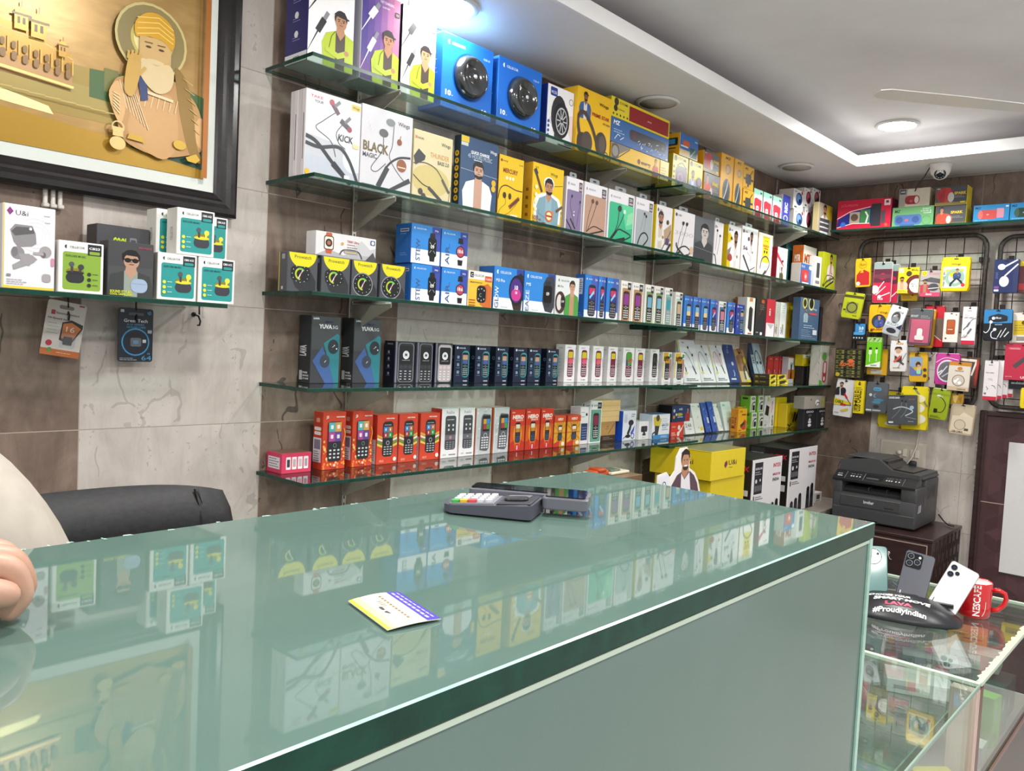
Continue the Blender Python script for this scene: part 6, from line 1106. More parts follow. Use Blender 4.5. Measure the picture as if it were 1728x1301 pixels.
('carton','uicarton',{'top':'#8a8a54'},1.8922,-.39,1.046,.2948,.1165,.28,0,0,'big yellow open carton, upper of two behind the cutout man','carton',34),
('carton','intex',{},2.2847,-.38,.78,.305,.3187,.24,0,0,'black and white speaker carton, nearer smaller one of two','carton',35),
('carton','intex',{},2.877,-.3,.78,.3534,.3187,.21,0,0,'black and white speaker carton, taller one of two by the corner','carton',35),
('accessory_box','smallwhite',{},3.1827,-.27,.78,.1049,.0514,.08,0,0,'tiny white box beside the taller speaker carton','box',None),
('earbud_box','uibuds',{},-.6069,-.17,1.608,.091,.16,.05,0,0,'large white earbud box with grey earbuds on the short shelf','box',None),
('earbud_box','cellbuds',{'p':'#86a83c','case':'k','m':'CB23'},-.5141,-.175,1.608,.0847,.1025,.05,0,0,'white earbud box with green panel on the short shelf','box',None),
('earbud_box','shades',{},-.4168,-.175,1.608,.0937,.1143,.045,0,0,'charcoal earbud box with man in round sunglasses','box',None),
('earbud_box','cool',{},-.395,-.08,1.608,.1126,.1558,.055,0,0,'dark grey box with lime lettering behind the sunglasses man','box',None),
('earbud_box','cellbuds',{},-.3149,-.17,1.608,.0878,.1017,.05,0,0,'teal-panel earbud box, bottom row left, resting on the short shelf','box',36),
('earbud_box','cellbuds',{},-.2232,-.17,1.608,.0876,.1017,.05,0,0,'teal-panel earbud box, bottom row right, at the shelf end','box',36),
('earbud_box','cellbuds',{},-.2755,-.17,1.7103,.0865,.1017,.05,0,0,'teal-panel earbud box, top row, nearest one','box',36),
('earbud_box','cellbuds',{},-.2921,-.105,1.7103,.0863,.1017,.05,0,0,'teal-panel earbud box, top row left, mostly hidden','box',36),
('earbud_box','cellbuds',{},-.2045,-.105,1.7103,.078,.1017,.05,0,0,'teal-panel earbud box, top row right, half hidden','box',36),
]
for r in ROWS: pack(*r[:-1], GROUPS[r[-1]] if r[-1] is not None else None)
# ================================================================== MAIN COUNTER
t = empty('shop_counter', (-1.15, -1.33, 0), 'tall green glass counter crossing the foreground', 'counter')
def part(mb, name, parent): 
    o = mb.build(name, parent); o.location = -Vector(parent.location); return o
CX0, CX1, CY0, CY1, CZ = -2.5, -.014, -1.566, -1.085, 1.337
m = MB(); vs = [(CX0,CY0,CZ-.02),(CX1,CY0,CZ-.02),(CX1,CY1,CZ-.02),(CX0,CY1,CZ-.02),(CX0,CY0,CZ-.001),(CX1,CY0,CZ-.001),(CX1,CY1,CZ-.001),(CX0,CY1,CZ-.001)]
e = .0022; tp = [(CX0+e,CY0+e,CZ),(CX1-e,CY0+e,CZ),(CX1-e,CY1-e,CZ),(CX0+e,CY1-e,CZ)]
m.add(tp, [(0,1,2,3)], COUNTER_TOP); m.add(vs, [(0,3,2,1)], COUNTER_TOP)
m.add(vs, [(0,1,5,4)], EDGE); m.add(vs, [(1,2,6,5),(2,3,7,6),(3,0,4,7)], EDGE_LIGHT)
m.add(vs[4:]+tp, [(0,1,5,4),(1,2,6,5),(2,3,7,6),(3,0,4,7)], EDGE_LIGHT)
R = random.Random(11)
for i in range(40):            # chips along the back edge of the glass
    x = R.uniform(-1.0, -.03); y = CY1-R.uniform(.001, .008); w = R.uniform(.002, .012); m.add([(x, y, CZ+.0003), (x+w, y-R.uniform(0, .003), CZ+.0003), (x+w*.8, y+.003, CZ+.0003), (x+w*.2, y+.0035, CZ+.0003)], [(0,1,2,3)], M('b9d8cc', .3))
part(m, 'glass_top', t)
m = MB(); m.box((CX0, CY0+.004, .06), (CX1-.012, CY0+.012, CZ-.0215), COUNTER_FRONT); m.box((CX0, CY0+.002, CZ-.027), (CX1-.001, CY0+.0125, CZ-.0225), M('b5c4b4', .4)); part(m, 'front_panel', t)
m = MB(); m.box((CX1-.0105, CY0+.004, .06), (CX1-.0025, CY1-.01, CZ-.0215), COUNTER_FRONT); m.box((CX1-.0105, CY0+.001, .06), (CX1-.0005, CY0+.0038, CZ-.0215), EDGE_LIGHT); part(m, 'end_panel', t)
m = MB(); m.box((CX0, CY0+.013, 0), (CX1-.012, CY1-.02, .059), WOODDK); m.box((CX0, CY1-.03, .06), (CX1-.02, CY1-.02, CZ-.0215), WOODDK); part(m, 'carcass', t)
# card and payment terminal lying on the counter
u = Vector((.063, -.007, 0)); v = Vector((-.019, -.072, 0)); P0 = Vector((-.746, -1.399, CZ+.0009))
m = MB(); bend = lambda a, b: .004*math.sin(PI*a)*(1-b*.5)+.0015
ex = Vector((-.700, -1.406, 0)) - Vector((-.746, -1.399, 0)); ey = Vector((-.763, -1.469, 0)) - Vector((-.746, -1.399, 0))
n = 10; vs = []; fs = []
for i in range(n+1):
    for dz in (0, .0006):
        for b in (0, 1): p = P0 + ex*(i/n) + ey*b; vs.append((p.x, p.y, P0.z + bend(i/n, b)*.5 + dz))
for i in range(n): o = 4*i; fs += [(o+2, o+3, o+7, o+6), (o, o+4, o+5, o+1), (o+1, o+5, o+7, o+3), (o, o+2, o+6, o+4)]
m.add(vs, fs + [(0, 1, 3, 2), (4*n, 4*n+2, 4*n+3, 4*n+1)], M('f2efe0', .3))
A = Art(m, ex.length, ey.length, lambda x, y, d: tuple(P0 + ex*(x/ex.length) + ey*(y/ey.length) + Vector((0, 0, bend(x/ex.length, y/ey.length)*.5 + .0007 + d*.5))))
def strip(x0, x1, c):
    k = 6
    for i in range(k): a = x0+(x1-x0)*i/k; b = x0+(x1-x0)*(i+1)/k; A.k = 2; A.rect(a, 0, b, 1, c)
strip(0, .07, '#e8d23c'); strip(.07, .2, '#f0ea9c'); strip(.74, 1, '#4636b0'); A.k = 6
for q, (x, w) in enumerate(((.79, .05), (.9, .03))): 
    for i in range(9): A.k = 8; A.rect(x, .06+.1*i, x+w, .06+.1*i+.075, '#c8c0f0')
for i in range(11): A.k = 8; A.rect(.5, .1+.07*i, .545, .1+.07*i+.045, '#9c7c4a')
A.k = 8; A.poly([(.28, .4), (.34, .42), (.33, .52), (.29, .5)], '#4a3c38'); A.poly([(.27, .56), (.33, .55), (.35, .66), (.31, .62)], '#4a3c38'); A.lines(.36, .4, .1, 4, '#8a7448', dy=.05, h=.02)
tag(m.build('business_card'), 'yellow and white card with violet band lying on the green counter', 'card')
# terminal
t = empty('card_terminal', (-.36, -1.22, CZ), 'grey payment terminal with keypad and black screen on the counter', 'terminal')
ax = Vector((.535, -.845, 0)).normalized(); bx = Vector((.845, .535, 0)).normalized()
O0 = Vector((-.455, -1.20, CZ+.001)) - Vector((-.36, -1.22, CZ))
F = lambda a, b, h: tuple(O0 + ax*a + bx*b + Vector((0, 0, h)))
GREY = M('50515c', .4); DG = M('35363d', .4)
def slab(mb, poly, h0, h1, mat, ch=.003):
    c = (sum(p[0] for p in poly)/len(poly), sum(p[1] for p in poly)/len(poly)); s2 = [(c[0]+(a-c[0])*(1-ch/.05), c[1]+(b-c[1])*(1-ch/.05)) for a, b in poly]
    k = len(poly); hz = (lambda f, a, b: f(a, b) if callable(f) else f); e = min(.003, ch)
    L = [[F(a, b, hz(h0, a, b)) for a, b in s2], [F(a, b, hz(h0, a, b)+e*.5) for a, b in poly], [F(a, b, hz(h1, a, b)-e*.5) for a, b in poly], [F(a, b, hz(h1, a, b)) for a, b in s2]]
    mb.add(sum(L, []), [tuple(range(k-1, -1, -1)), tuple(range(3*k, 4*k))] + [(i*k+j, i*k+(j+1) % k, (i+1)*k+(j+1) % k, (i+1)*k+j) for i in range(3) for j in range(k)], mat)
hs = lambda a, b: .012 + .008*min(1, max(0, a/.1))
m = MB(); slab(m, [(-.008, .028), (-.004, .010), (.006, .0), (.104, -.006), (.108, -.003), (.113, .054), (.110, .058), (.008, .060), (-.002, .052)], .0, hs, GREY, .005); m.build('body', t)
m = MB(); slab(m, [(.064, -.003), (.106, -.004), (.110, .052), (.066, .054)], lambda a, b: hs(a, b)-.001, lambda a, b: hs(a, b)+.0015, DG); slab(m, rrect(.070, .010, .100, .030, .008), lambda a, b: hs(a, b)+.001, lambda a, b: hs(a, b)+.0045, BLACKPL); slab(m, [(.071, .034), (.10, .033), (.101, .047), (.072, .048)], lambda a, b: hs(a, b)+.001, lambda a, b: hs(a, b)+.0024, M('8a8c92', .3, .3), .001); m.build('paper_cover', t)
m = MB(); slab(m, [(.004, .002), (.060, -.001), (.062, .052), (.006, .056)], lambda a, b: hs(a, b)-.001, lambda a, b: hs(a, b)+.0008, M('77787f', .5), .001); m.build('key_plate', t)
for i in range(4):
    for j in range(5):
        c = 'd4d5d8' if i else ('4fae54', 'e0b43c', 'd8545c', 'd4d5d8', 'd4d5d8')[j]
        a, b = .011+.0105*j, .008+.0125*i; w_, d_ = (.0055, .0042) if i or j > 2 else (.0062, .005)
        k = MB(); slab(k, rrect(a-w_*.8, b-d_, a+w_*.8, b+d_, .003, 3), lambda x, y: hs(x, y)+.0004, lambda x, y: hs(x, y)+.0042, M(c, .4), .0015); k.build('key', t)
m = MB(); slab(m, rrect(.014, .0605, .172, .102, .008), .008, .023, M('6a6b74', .3)); slab(m, rrect(.1145, .036, .172, .0606, .006), .008, .023, M('6a6b74', .3)); m.build('screen_housing', t)
m = MB(); slab(m, rrect(.017, .063, .168, .099, .006), .0225, .0245, M('08080a', .05, 0, .6), .001); slab(m, rrect(.118, .041, .168, .0632, .004), .0225, .0246, M('0a0a0c', .05, 0, .6), .001); m.build('screen', t)
# ================================================================== LOWER GLASS SHOWCASE BEYOND THE COUNTER
t = empty('glass_showcase', (.83, -1.28, 0), 'low glass topped showcase beyond the green counter', 'showcase')
SX0, SX1, SY0, SY1, SZ = .004, 1.663, -1.535, -1.01, .855
SEAL = M('c3d2be', .5)
def pane(mb, a, b, mat=PANE, edge=EDGE_LIGHT, thin=2):
    (x0, y0, z0), (x1, y1, z1) = a, b; vs = [(x0,y0,z0),(x1,y0,z0),(x1,y1,z0),(x0,y1,z0),(x0,y0,z1),(x1,y0,z1),(x1,y1,z1),(x0,y1,z1)]
    fs = {2: [(0,3,2,1),(4,5,6,7)], 1: [(0,1,5,4),(2,3,7,6)], 0: [(1,2,6,5),(3,0,4,7)]}; mb.add(vs, fs[thin], mat)
    for k in fs:
        if k != thin: mb.add(vs, fs[k], edge)
m = MB(); pane(m, (SX0, SY0, SZ-.008), (.8625, SY1, SZ)); part(m, 'glass_top', t)
m = MB(); pane(m, (.8735, SY0, SZ-.008), (SX1, SY1, SZ)); part(m, 'glass_top', t)
m = MB(); m.box((.862, SY0-.001, SZ-.008), (.874, SY1, SZ+.0012), SEAL, .001); part(m, 'seam_strip', t)
m = MB(); m.box((.875, SY0-.003, SZ-.009), (SX1, SY0+.006, SZ+.001), SEAL, .001); m.box((SX0, SY0-.003, SZ-.009), (.861, SY0+.001, SZ+.001), M('8aa092', .4), .001)
R = random.Random(4); xs = [.876+.0115*k for k in range(68)]
m.prism([(x, SY0-.0035) for x in xs] + [(x, SY0+R.uniform(.007, .016)) for x in reversed(xs)], lambda p, q, h: (p, q, SZ+h), .0011, .0017, M('c2c9b2', .7))
part(m, 'front_seal', t)
m = MB(); m.box((SX1-.006, SY0, SZ-.008), (SX1+.002, SY1, SZ+.001), SEAL, .001); m.box((SX0, SY1-.004, SZ-.008), (SX1, SY1+.003, SZ+.001), SEAL, .001); part(m, 'back_seal', t)
m = MB(); pane(m, (.892, SY0+.003, .589), (SX1-.002, SY0+.007, SZ-.0095), PANE_FRONT, PANE_FRONT, thin=1); pane(m, (SX0, SY0+.003, .589), (.829, SY0+.007, SZ-.0095), PANE_FRONT, PANE_FRONT, thin=1); part(m, 'front_pane', t)
WOODRED = noisy('red_brown_laminate', (.09, .022, .014), (.15, .04, .025), 20, .3, 0, .5, 0, (1, 1, .2)); PALEEDGE = noisy('pale_edging', (.55, .40, .34), (.68, .53, .46), 40, .4, 0, .5, 0, (1, 1, .1))
m = MB(); m.box((.861, SY0-.004, .0), (.890, SY0+.05, SZ-.010), WOODRED, .001); m.box((.847, SY0-.004, .0), (.8605, SY0+.05, SZ-.010), PALEEDGE, .001); m.box((.832, SY0-.004, .0), (.8455, SY0+.05, SZ-.010), PALEEDGE, .001); part(m, 'post', t)
m = MB(); m.box((SX0, SY0, 0), (SX1, SY0+.02, .580), WOODDK); m.box((SX0, SY0+.0205, .557), (SX1, SY1, .582), M('7d7973', .6)); m.box((SX1-.02, SY0+.0205, 0), (SX1, SY1, .556), WOODDK); m.box((SX0, SY1-.015, .583), (SX1-.001, SY1, SZ-.009), M('8a857e', .6)); m.box((SX0, SY0-.002, .581), (SX1, SY0+.002, .591), M('8a6a62', .4)); part(m, 'base', t)
m = MB(); pane(m, (SX0+.01, SY0+.09, .713), (SX1-.01, SY1-.016, .719)); part(m, 'inner_shelf', t)
G = 'boxes under the showcase glass'
def inner(kd, x, y, z, W, D, H, rz, label, args={}, g=G): 
    mb = MB(); pack_mesh(mb, W, H, D, kd, args); o = mb.build('accessory_box'); tag(o, label, 'box', g); o.location = (x, y, z); o.rotation_euler = (0, 0, rz); return o
inner('maroonspk', 1.29, -1.215, .7195, .14, .11, .085, -1.45, 'maroon box under the showcase glass, below the phone stand')
inner('superbox', 1.225, -1.345, .7195, .135, .07, .05, -1.25, 'flat teal edged box under the showcase glass')
inner('palebox', 1.085, -1.355, .7195, .15, .10, .035, -1.2, 'pale flat box under the glass nearest the seam')
inner('orangesmall', 1.52, -1.37, .7195, .10, .08, .06, -1.4, 'orange box under the showcase glass below the red mug', {'top': '#c8743c'})
inner('palebox', 1.40, -1.42, .7195, .12, .08, .045, -1.5, 'pale grey box under the glass in front of the mug', {'side': '#b4bab6'})
inner('greenstand', 1.225, -1.487, .5825, .05, .05, .128, -.15, 'upright bright green box behind the showcase front pane')
inner('greenstand', 1.32, -1.485, .5825, .06, .05, .125, -.1, 'upright teal box behind the bright green one', {'bg': '#2c5450', 'side': '#26484a', 'top': '#3a6460', 'rs': '#26484a'})
inner('yellowcard', 1.145, -1.465, .5825, .05, .03, .08, 0, 'yellow box behind the front pane beside the wooden post', {'side': '#d8b41c'})
inner('palebox', 1.09, -1.49, .5825, .06, .05, .05, 0, 'grey box low behind the showcase front pane', {'bg': '#8a8c8e', 'side': '#7f8284'})
inner('yellowcard', .72, -1.485, .5825, .085, .02, .115, -.75, 'yellow card box left of the wooden post behind dark glass')
inner('palebox', 1.45, -1.475, .5825, .14, .05, .10, 0, 'dark grey box at the far end behind the front pane', {'bg': '#4a4846', 'side': '#3c3a38', 'top': '#55524e'})
inner('zebion', .48, -1.34, .5825, .22, .14, .06, .1, 'blue and orange box low under the left showcase glass', {'top': '#5b82c4'})
# phone stand with three dummy phones
cam_dir = Vector((-.955, -.295, 0)).normalized()                 # the stand faces the customers' end
side_r = Vector((-cam_dir.y, cam_dir.x, 0))*1                     # to the viewer's right when facing the stand
if side_r.dot(Vector((.3, -.95, 0))) < 0: side_r = -side_r
SC = Vector((1.235, -1.262, SZ+.0008))
t = empty('phone_stand', SC, 'black curved phone stand with slogan on the glass showcase', 'stand')
FS = lambda a, b, h: tuple(side_r*a - cam_dir*b + Vector((0, 0, h)))     # a right, b away, h up
SATIN = M('26262a', .32)
def dome(mb, h, rx, ry, k, mat):
    n = 40; vs = []; rings = [(1.0, .0), (1.0, .006), (.965, .011), (.80, .028), (.55, .042), (.25, .048), (.0, .049)]
    for s, z in rings:
        for j in range(n):
            a = 2*PI*j/n; c_, s_ = math.cos(a), math.sin(a); p = (abs(c_)**.8*math.copysign(1, c_)*rx*s, abs(s_)**.8*math.copysign(1, s_)*ry*s)
            vs.append(FS(p[0], p[1], z*h))
    mb.add(vs, [(i*n+j, i*n+(j+1) % n, (i+1)*n+(j+1) % n, (i+1)*n+j) for i in range(len(rings)-1) for j in range(n)] + [tuple(range(n-1, -1, -1))], mat, True)
RX, RY, HH = .150, .085, 1.15
m = MB(); dome(m, HH, RX, RY, 0, SATIN); m.build('base', t)
def zt(a, b):
    s = min(1, (((abs(a)/RX)**2.5 + (abs(b)/RY)**2.5)**.4)); Z_ = [(0, .049), (.25, .048), (.55, .042), (.80, .028), (.965, .011), (1, .006)]
    for (s0, z0), (s1, z1) in zip(Z_, Z_[1:]):
        if s <= s1: return z0 + (z1-z0)*(s-s0)/(s1-s0)
    return .006
m = MB(); A = Art(m, .21, .075, lambda x, y, d: FS(-.105+x, -.080+y, zt(-.105+x, -.080+y)*1.15+.0016+d*.5))
A.text('CHOOSE YOUR', .1, .74, .15, '#f2f2f2', w=.5, bold=.05, skew=.2); A.text('SMART MOVE', .16, .50, .15, '#f2f2f2', w=.66, bold=.05, skew=.2); A.text('LAVA', .3, .30, .11, '#c8345c', w=.32, bold=.06); A.text('#ProudlyIndian', .16, .08, .12, '#f2f2f2', w=.62, bold=.03, skew=.1); m.build('slogan', t)
m = MB()
for a in (-.095, .0, .088): m.prism(rrect(-.040, -.004, .040, .012, .004), lambda p, q, d, a=a: FS(a+p, .014+q+.01*(a/.09)**2, .034+d), 0, .021-.012*abs(a)/.09, SATIN)
m.build('phone_slot', t)
def phone(a, b, h, lean, roll, yaw, body, cam_kind, label, mark):
    Wp, Hp, Tp = .0755, .164, .0088
    d = (cam_dir*math.cos(yaw) + side_r*math.sin(yaw)).normalized(); r = Vector((0, 0, 1)).cross(d); r = -r if r.dot(side_r) < 0 else r
    up = (Vector((0, 0, 1))*math.cos(lean) - d*math.sin(lean)).normalized(); nrm = (d*math.cos(lean) + Vector((0, 0, 1))*math.sin(lean)).normalized()
    u2 = r*math.cos(roll) - up*math.sin(roll); v2 = up*math.cos(roll) + r*math.sin(roll)
    base = SC + Vector(FS(a, b, h)); t = empty('smartphone', base, label, 'phone', 'dummy phones on the stand')
    q = lambda x, y, z: tuple(u2*x + v2*y + nrm*z)
    mb = MB(); bmat = M(body, .3, 0, .5, .3); P1 = rrect(-Wp/2, 0, Wp/2, Hp, .009, 6); P2 = rrect(-Wp/2+.0015, .0015, Wp/2-.0015, Hp-.0015, .008, 6); k = len(P1)
    L = [[q(x, y, -Tp/2) for x, y in P2], [q(x, y, -Tp/2+.0015) for x, y in P1], [q(x, y, Tp/2-.0015) for x, y in P1], [q(x, y, Tp/2) for x, y in P2]]
    mb.add(sum(L, []), [tuple(range(k-1, -1, -1)), tuple(range(3*k, 4*k))], bmat); mb.add(sum(L, []), [(i*k+j, i*k+(j+1) % k, (i+1)*k+(j+1) % k, (i+1)*k+j) for i in range(3) for j in range(k)], M('a8a09c' if body == 'eceaea' else body, .25, .3))
    A = Art(mb, Wp, Hp, lambda x, y, dd: q(x-Wp/2, y, Tp/2+dd)); A.rect(.12, .2, .15, .29, mark)
    mb.build('body', t)
    cm = MB(); gl = M('141518', .12); ln = M('30333a', .1); rim = M('6c6f76', .25, .6)
    def lens(x, y, rr, hh):
        for r1, z1, z2, mt in ((rr, 0, hh, rim), (rr*.8, hh, hh+.0006, gl), (rr*.42, hh+.0006, hh+.0009, M('2c3a4c', .05))):
            n = 18; vs = [q(x+r1*math.cos(2*PI*j/n), y+r1*math.sin(2*PI*j/n), Tp/2+z) for z in (z1, z2) for j in range(n)]
            cm.add(vs, [(j, (j+1) % n, n+(j+1) % n, n+j) for j in range(n)] + [tuple(range(n, 2*n))], mt)
    if cam_kind == 'round':
        n = 32; R0 = .0225; vs = [q(0+rr*math.cos(2*PI*j/n), Hp-.031+rr*math.sin(2*PI*j/n), Tp/2+z) for rr, z in ((R0, 0), (R0, .0018), (R0*.93, .0026)) for j in range(n)]
        cm.add(vs, [(i*n+j, i*n+(j+1) % n, (i+1)*n+(j+1) % n, (i+1)*n+j) for i in range(2) for j in range(n)] + [tuple(range(2*n, 3*n))], gl)
        A2 = Art(cm, Wp, Hp, lambda x, y, dd: q(x-Wp/2, y, Tp/2+.0026+dd))
        for ax_, ay in ((.32, .86), (.66, .86), (.32, .76)): A2.ell(ax_, ay, .05, '#3a3f46', n=12)
        A2.ell(.68, .755, .06, '#e4e6ea', n=12); A2.line([(.44, .81), (.56, .81)], .02, '#b8bcc4'); A2.line([(.52, .83), (.54, .85)], .02, '#b8bcc4')
    elif cam_kind == 'square':
        P = rrect(-.034, Hp-.048, .008, Hp-.006, .007); cm.prism(P, lambda x, y, z: q(x, y, Tp/2+z), 0, .0016, gl)
        for x, y in ((-.023, Hp-.016), (-.023, Hp-.036), (-.004, Hp-.029)): lens(x, y, .0085, .003)
        A2 = Art(cm, Wp, Hp, lambda x, y, dd: q(x-Wp/2, y, Tp/2+.0017+dd)); A2.ell(.5, .91, .045, '#f2f2f4', n=10)
    else:
        for x, y in ((-.024, Hp-.017), (-.024, Hp-.038), (-.010, Hp-.0285)): lens(x, y, .0085 if x < -.02 else .006, .002)
    cm.build('camera', t)
phone(-.070, .020, .012, .40, -.03, .12, '3f736f', 'round', 'teal dummy phone with round camera on the black stand', '#dfe6e6')
phone(.015, .016, .012, .40, .17, 0, '43454f', 'square', 'dark grey dummy phone with square camera on the black stand', '#e8e8ea')
phone(.086, .022, .002, .42, .40, -.1, 'eceaea', 'triple', 'white dummy phone leaning right on the black stand', '#4a4a4e')
# mug
t = empty('mug', (1.405, -1.402, SZ+.0008), 'red mug with white lettering beside the white phone', 'mug'); t.scale = (1.1, 1.1, 1.1)
RED = M('c9141c', .15, 0, .5, .6); m = MB(); m.lathe([(.0, .0), (.034, .0), (.038, .004), (.0395, .02), (.0395, .086), (.0385, .089), (.0372, .086), (.0372, .012), (0, .008)], (0, 0, 0), RED, 40)
m.lathe([(.0371, .087), (.0371, .013), (0, .0085)], (0, 0, 0), M('ece8e6', .3), 40); m.build('cup', t)
hd = Vector((.30, -.95, 0)).normalized(); pts = [hd*.037 + Vector((0, 0, .070)), hd*.052 + Vector((0, 0, .072)), hd*.066 + Vector((0, 0, .066)), hd*.070 + Vector((0, 0, .052)), hd*.066 + Vector((0, 0, .036)), hd*.054 + Vector((0, 0, .022)), hd*.037 + Vector((0, 0, .018))]
m = MB(); m.tube(pts, .0058, RED, 12); m.build('handle', t)
def mugf(x, y, d):
    a0 = math.atan2(-.42, -.91); a = a0 + (x-.02)/.0395; r = .0396+d; return (r*math.cos(a), r*math.sin(a), y)
m = MB(); A = Art(m, .04, .09, mugf); A.text('NESCAFÉ', .62, .09, .17, '#f6f2f0', w=.86, rot=90, bold=.03); A.curve([(.78, .1), (.95, .25), (.98, .5)], .03, '#f6f2f0'); m.build('lettering', t)
# ================================================================== PRINTER, CABINET AND WALL THINGS ON THE RIGHT
t = empty('drawer_cabinet', (3.12, -.66, 0), 'dark wood drawer cabinet with pale edging, the printer on top', 'cabinet')
m = MB(); m.box((2.876, -.922, .03), (3.38, -.40, .735), WOODDK, .002); m.box((2.872, -.926, .735), (3.382, -.396, .7495), WOODDK, .002)
for i in range(14):
    for j in range(5): y0 = -.9225; z = .08+.13*j+(.06 if i % 2 else 0); x = 2.90+.034*i; m.box((x, y0-.0008, z), (x+.018, y0, min(z+.09, .73)), M('241613', .5))
part(m, 'carcass', t)
m = MB(); m.box((2.868, -.905, .50), (2.8755, -.415, .725), WOODDK, .001)
for a, b in (((2.8665, -.905, .717), (2.8678, -.415, .7215)), ((2.8665, -.905, .50), (2.8678, -.9005, .7165))): m.box(a, b, M('a58c82', .4))
d = part(m, 'drawer', t)
m = MB(); m.lathe([(0, 0), (.008, 0), (.008, .004), (.006, .006), (0, .006)], (2.8665, -.74, .655), CHROME, 16, 'x'); m.tube([(2.862, -.74, .655), (2.858, -.742, .645), (2.856, -.75, .63), (2.858, -.758, .628)], .002, CHROME, 6); o = m.build('key_lock', d)
m = MB(); m.box((2.868, -.905, .05), (2.8755, -.415, .49), WOODDK, .001); m.box((2.8665, -.905, .482), (2.8678, -.415, .4865), M('a58c82', .4)); part(m, 'door', t)
# printer (built facing -Y, then turned to face the room)
t = empty('printer', (3.165, -.615, .7505), 'dark grey multifunction laser printer on the wooden cabinet', 'printer'); t.rotation_euler = (0, 0, -PI/2)
PG = noisy('printer_grey', (.045, .046, .048), (.056, .057, .06), 120, .5); PD = noisy('printer_black', (.012, .012, .014), (.018, .018, .02), 90, .28)
w, d2 = .198, .18
m = MB(); m.box((-w, -d2, .004), (w, d2, .142), PG, .012, 3); m.box((-w, -d2+.15, .13), (w, d2, .235), PG, .01, 2); m.box((-w, -d2+.0, .13), (-w+.045, d2-.05, .2), PG, .008, 2); m.box((w-.075, -d2, .13), (w, d2-.05, .205), PG, .008, 2); m.build('body', t)
m = MB(); m.box((-w+.045, -d2+.02, .142), (w-.076, -d2+.149, .146), PD); m.prism([(-d2+.004, .130), (-d2+.06, .168), (-d2+.15, .172), (-d2+.15, .148), (-d2+.004, .126)], lambda a, b, q: (q, a, b), -w+.046, w-.077, M('3b3b3e', .5)); m.box((-.035, -d2+.03, .150), (-.032, -d2+.12, .176), PG); m.box((.05, -d2+.03, .150), (.053, -d2+.12, .176), PG); m.build('output_tray', t)
m = MB(); m.box((-w+.04, -d2-.003, .075), (w-.07, -d2+.01, .128), PG, .003); A = Art(m, .288, .05, lambda x, y, dd: (-w+.04+x, -d2-.003-dd, .077+y)); A.text('brother', .4, .42, .3, '#d8d8da', w=.17, bold=.03); A.lines(.74, .2, .2, 1, '#26262a', .1, .12); m.build('front_cover', t)
m = MB(); m.box((-w+.005, -d2-.002, .01), (w-.005, -d2+.01, .068), PG, .003); m.box((-.06, -d2-.0026, .004), (.03, -d2+.008, .022), PD, .002); m.build('paper_tray', t)
m = MB(); m.prism([(-d2-.006, .196), (-d2-.006, .206), (-d2+.055, .242), (-d2+.1, .242), (-d2+.1, .198)], lambda a, b, q: (q, a, b), -w-.002, w-.01, PD)
cs = Vector((0, .061, .036)).normalized(); A = Art(m, 2*w-.012, .07, lambda x, y, dd: (-w+x, -d2-.006+cs.y*y, .206+cs.z*y+dd+.0004))
A.text('DCP', .04, .5, .12, '#c8c8cc', w=.05); A.lines(.04, .3, .08, 1, '#d8d8da', .1, .08); A.rr(.38, .25, .6, .85, '#0c0d10', r=.01); A.rect(.4, .35, .55, .5, '#4a4e54'); A.line([(.14, .1), (.14, .9)], .004, '#8a8a90'); A.line([(.37, .1), (.37, .9)], .004, '#8a8a90'); A.line([(.85, .1), (.85, .9)], .004, '#8a8a90')
for x in (.2, .23, .27, .31, .64, .67, .7, .75, .79): A.rr(x, .35, x+.02, .5, '#b8babf', r=.01); A.lines(x, .65, .025, 1, '#8a8c92', .1, .05)
m.build('control_panel', t)
m = MB(); m.box((-w+.002, -d2+.1, .236), (w-.002, d2, .250), PG, .004)
prof = [(-w+.006, .243), (-w+.012, .296), (-.02, .318), (.0, .314), (.06, .27), (w-.008, .262), (w-.006, .243)]
m.prism(prof, lambda a, b, q: (a, q, b), -d2+.055, d2-.004, PG); m.build('scanner_lid', t)
m = MB(); m.prism([(.004, .312), (.056, .275), (.15, .268), (.15, .2665), (.05, .270), (.0, .306)], lambda a, b, q: (a, q, b+.0012), -d2+.09, d2-.03, PD); m.box((.012, -d2+.09, .29), (.03, d2-.03, .309), PD); m.build('feeder_slot', t)
m = MB(); m.box((-w+.03, -d2+.08, .312), (-.03, d2-.02, .3185), PG, .002); m.build('feeder_cover', t)
m = MB(); A = Art(m, .3, .2, lambda x, y, dd: (w+.0003+dd, -d2+.03+x, .03+y)); A.rect(.28, .62, .5, .74, '#0e0e10'); A.rect(.3, .36, .46, .62, '#2c2c30'); m.build('side_vent', t); m = MB(); A.mb = m; A.poly([(.0, .26), (.16, .28), (.16, .46), (.02, .44)], '#a9a6b4'); A.lines(.03, .4, .1, 3, '#5a5866', .05, .02); m.build('side_label', t)
m = MB(); m.tube([(3.36, -.82, .79), (3.34, -.85, .765), (3.30, -.88, .756), (3.28, -.90, .758), (3.285, -.912, .757)], .0035, BLACKPL, 6); o = m.build('power_cord', t); o.matrix_parent_inverse = (Matrix.Translation(t.location) @ Matrix.Rotation(-PI/2, 4, 'Z')).inverted()
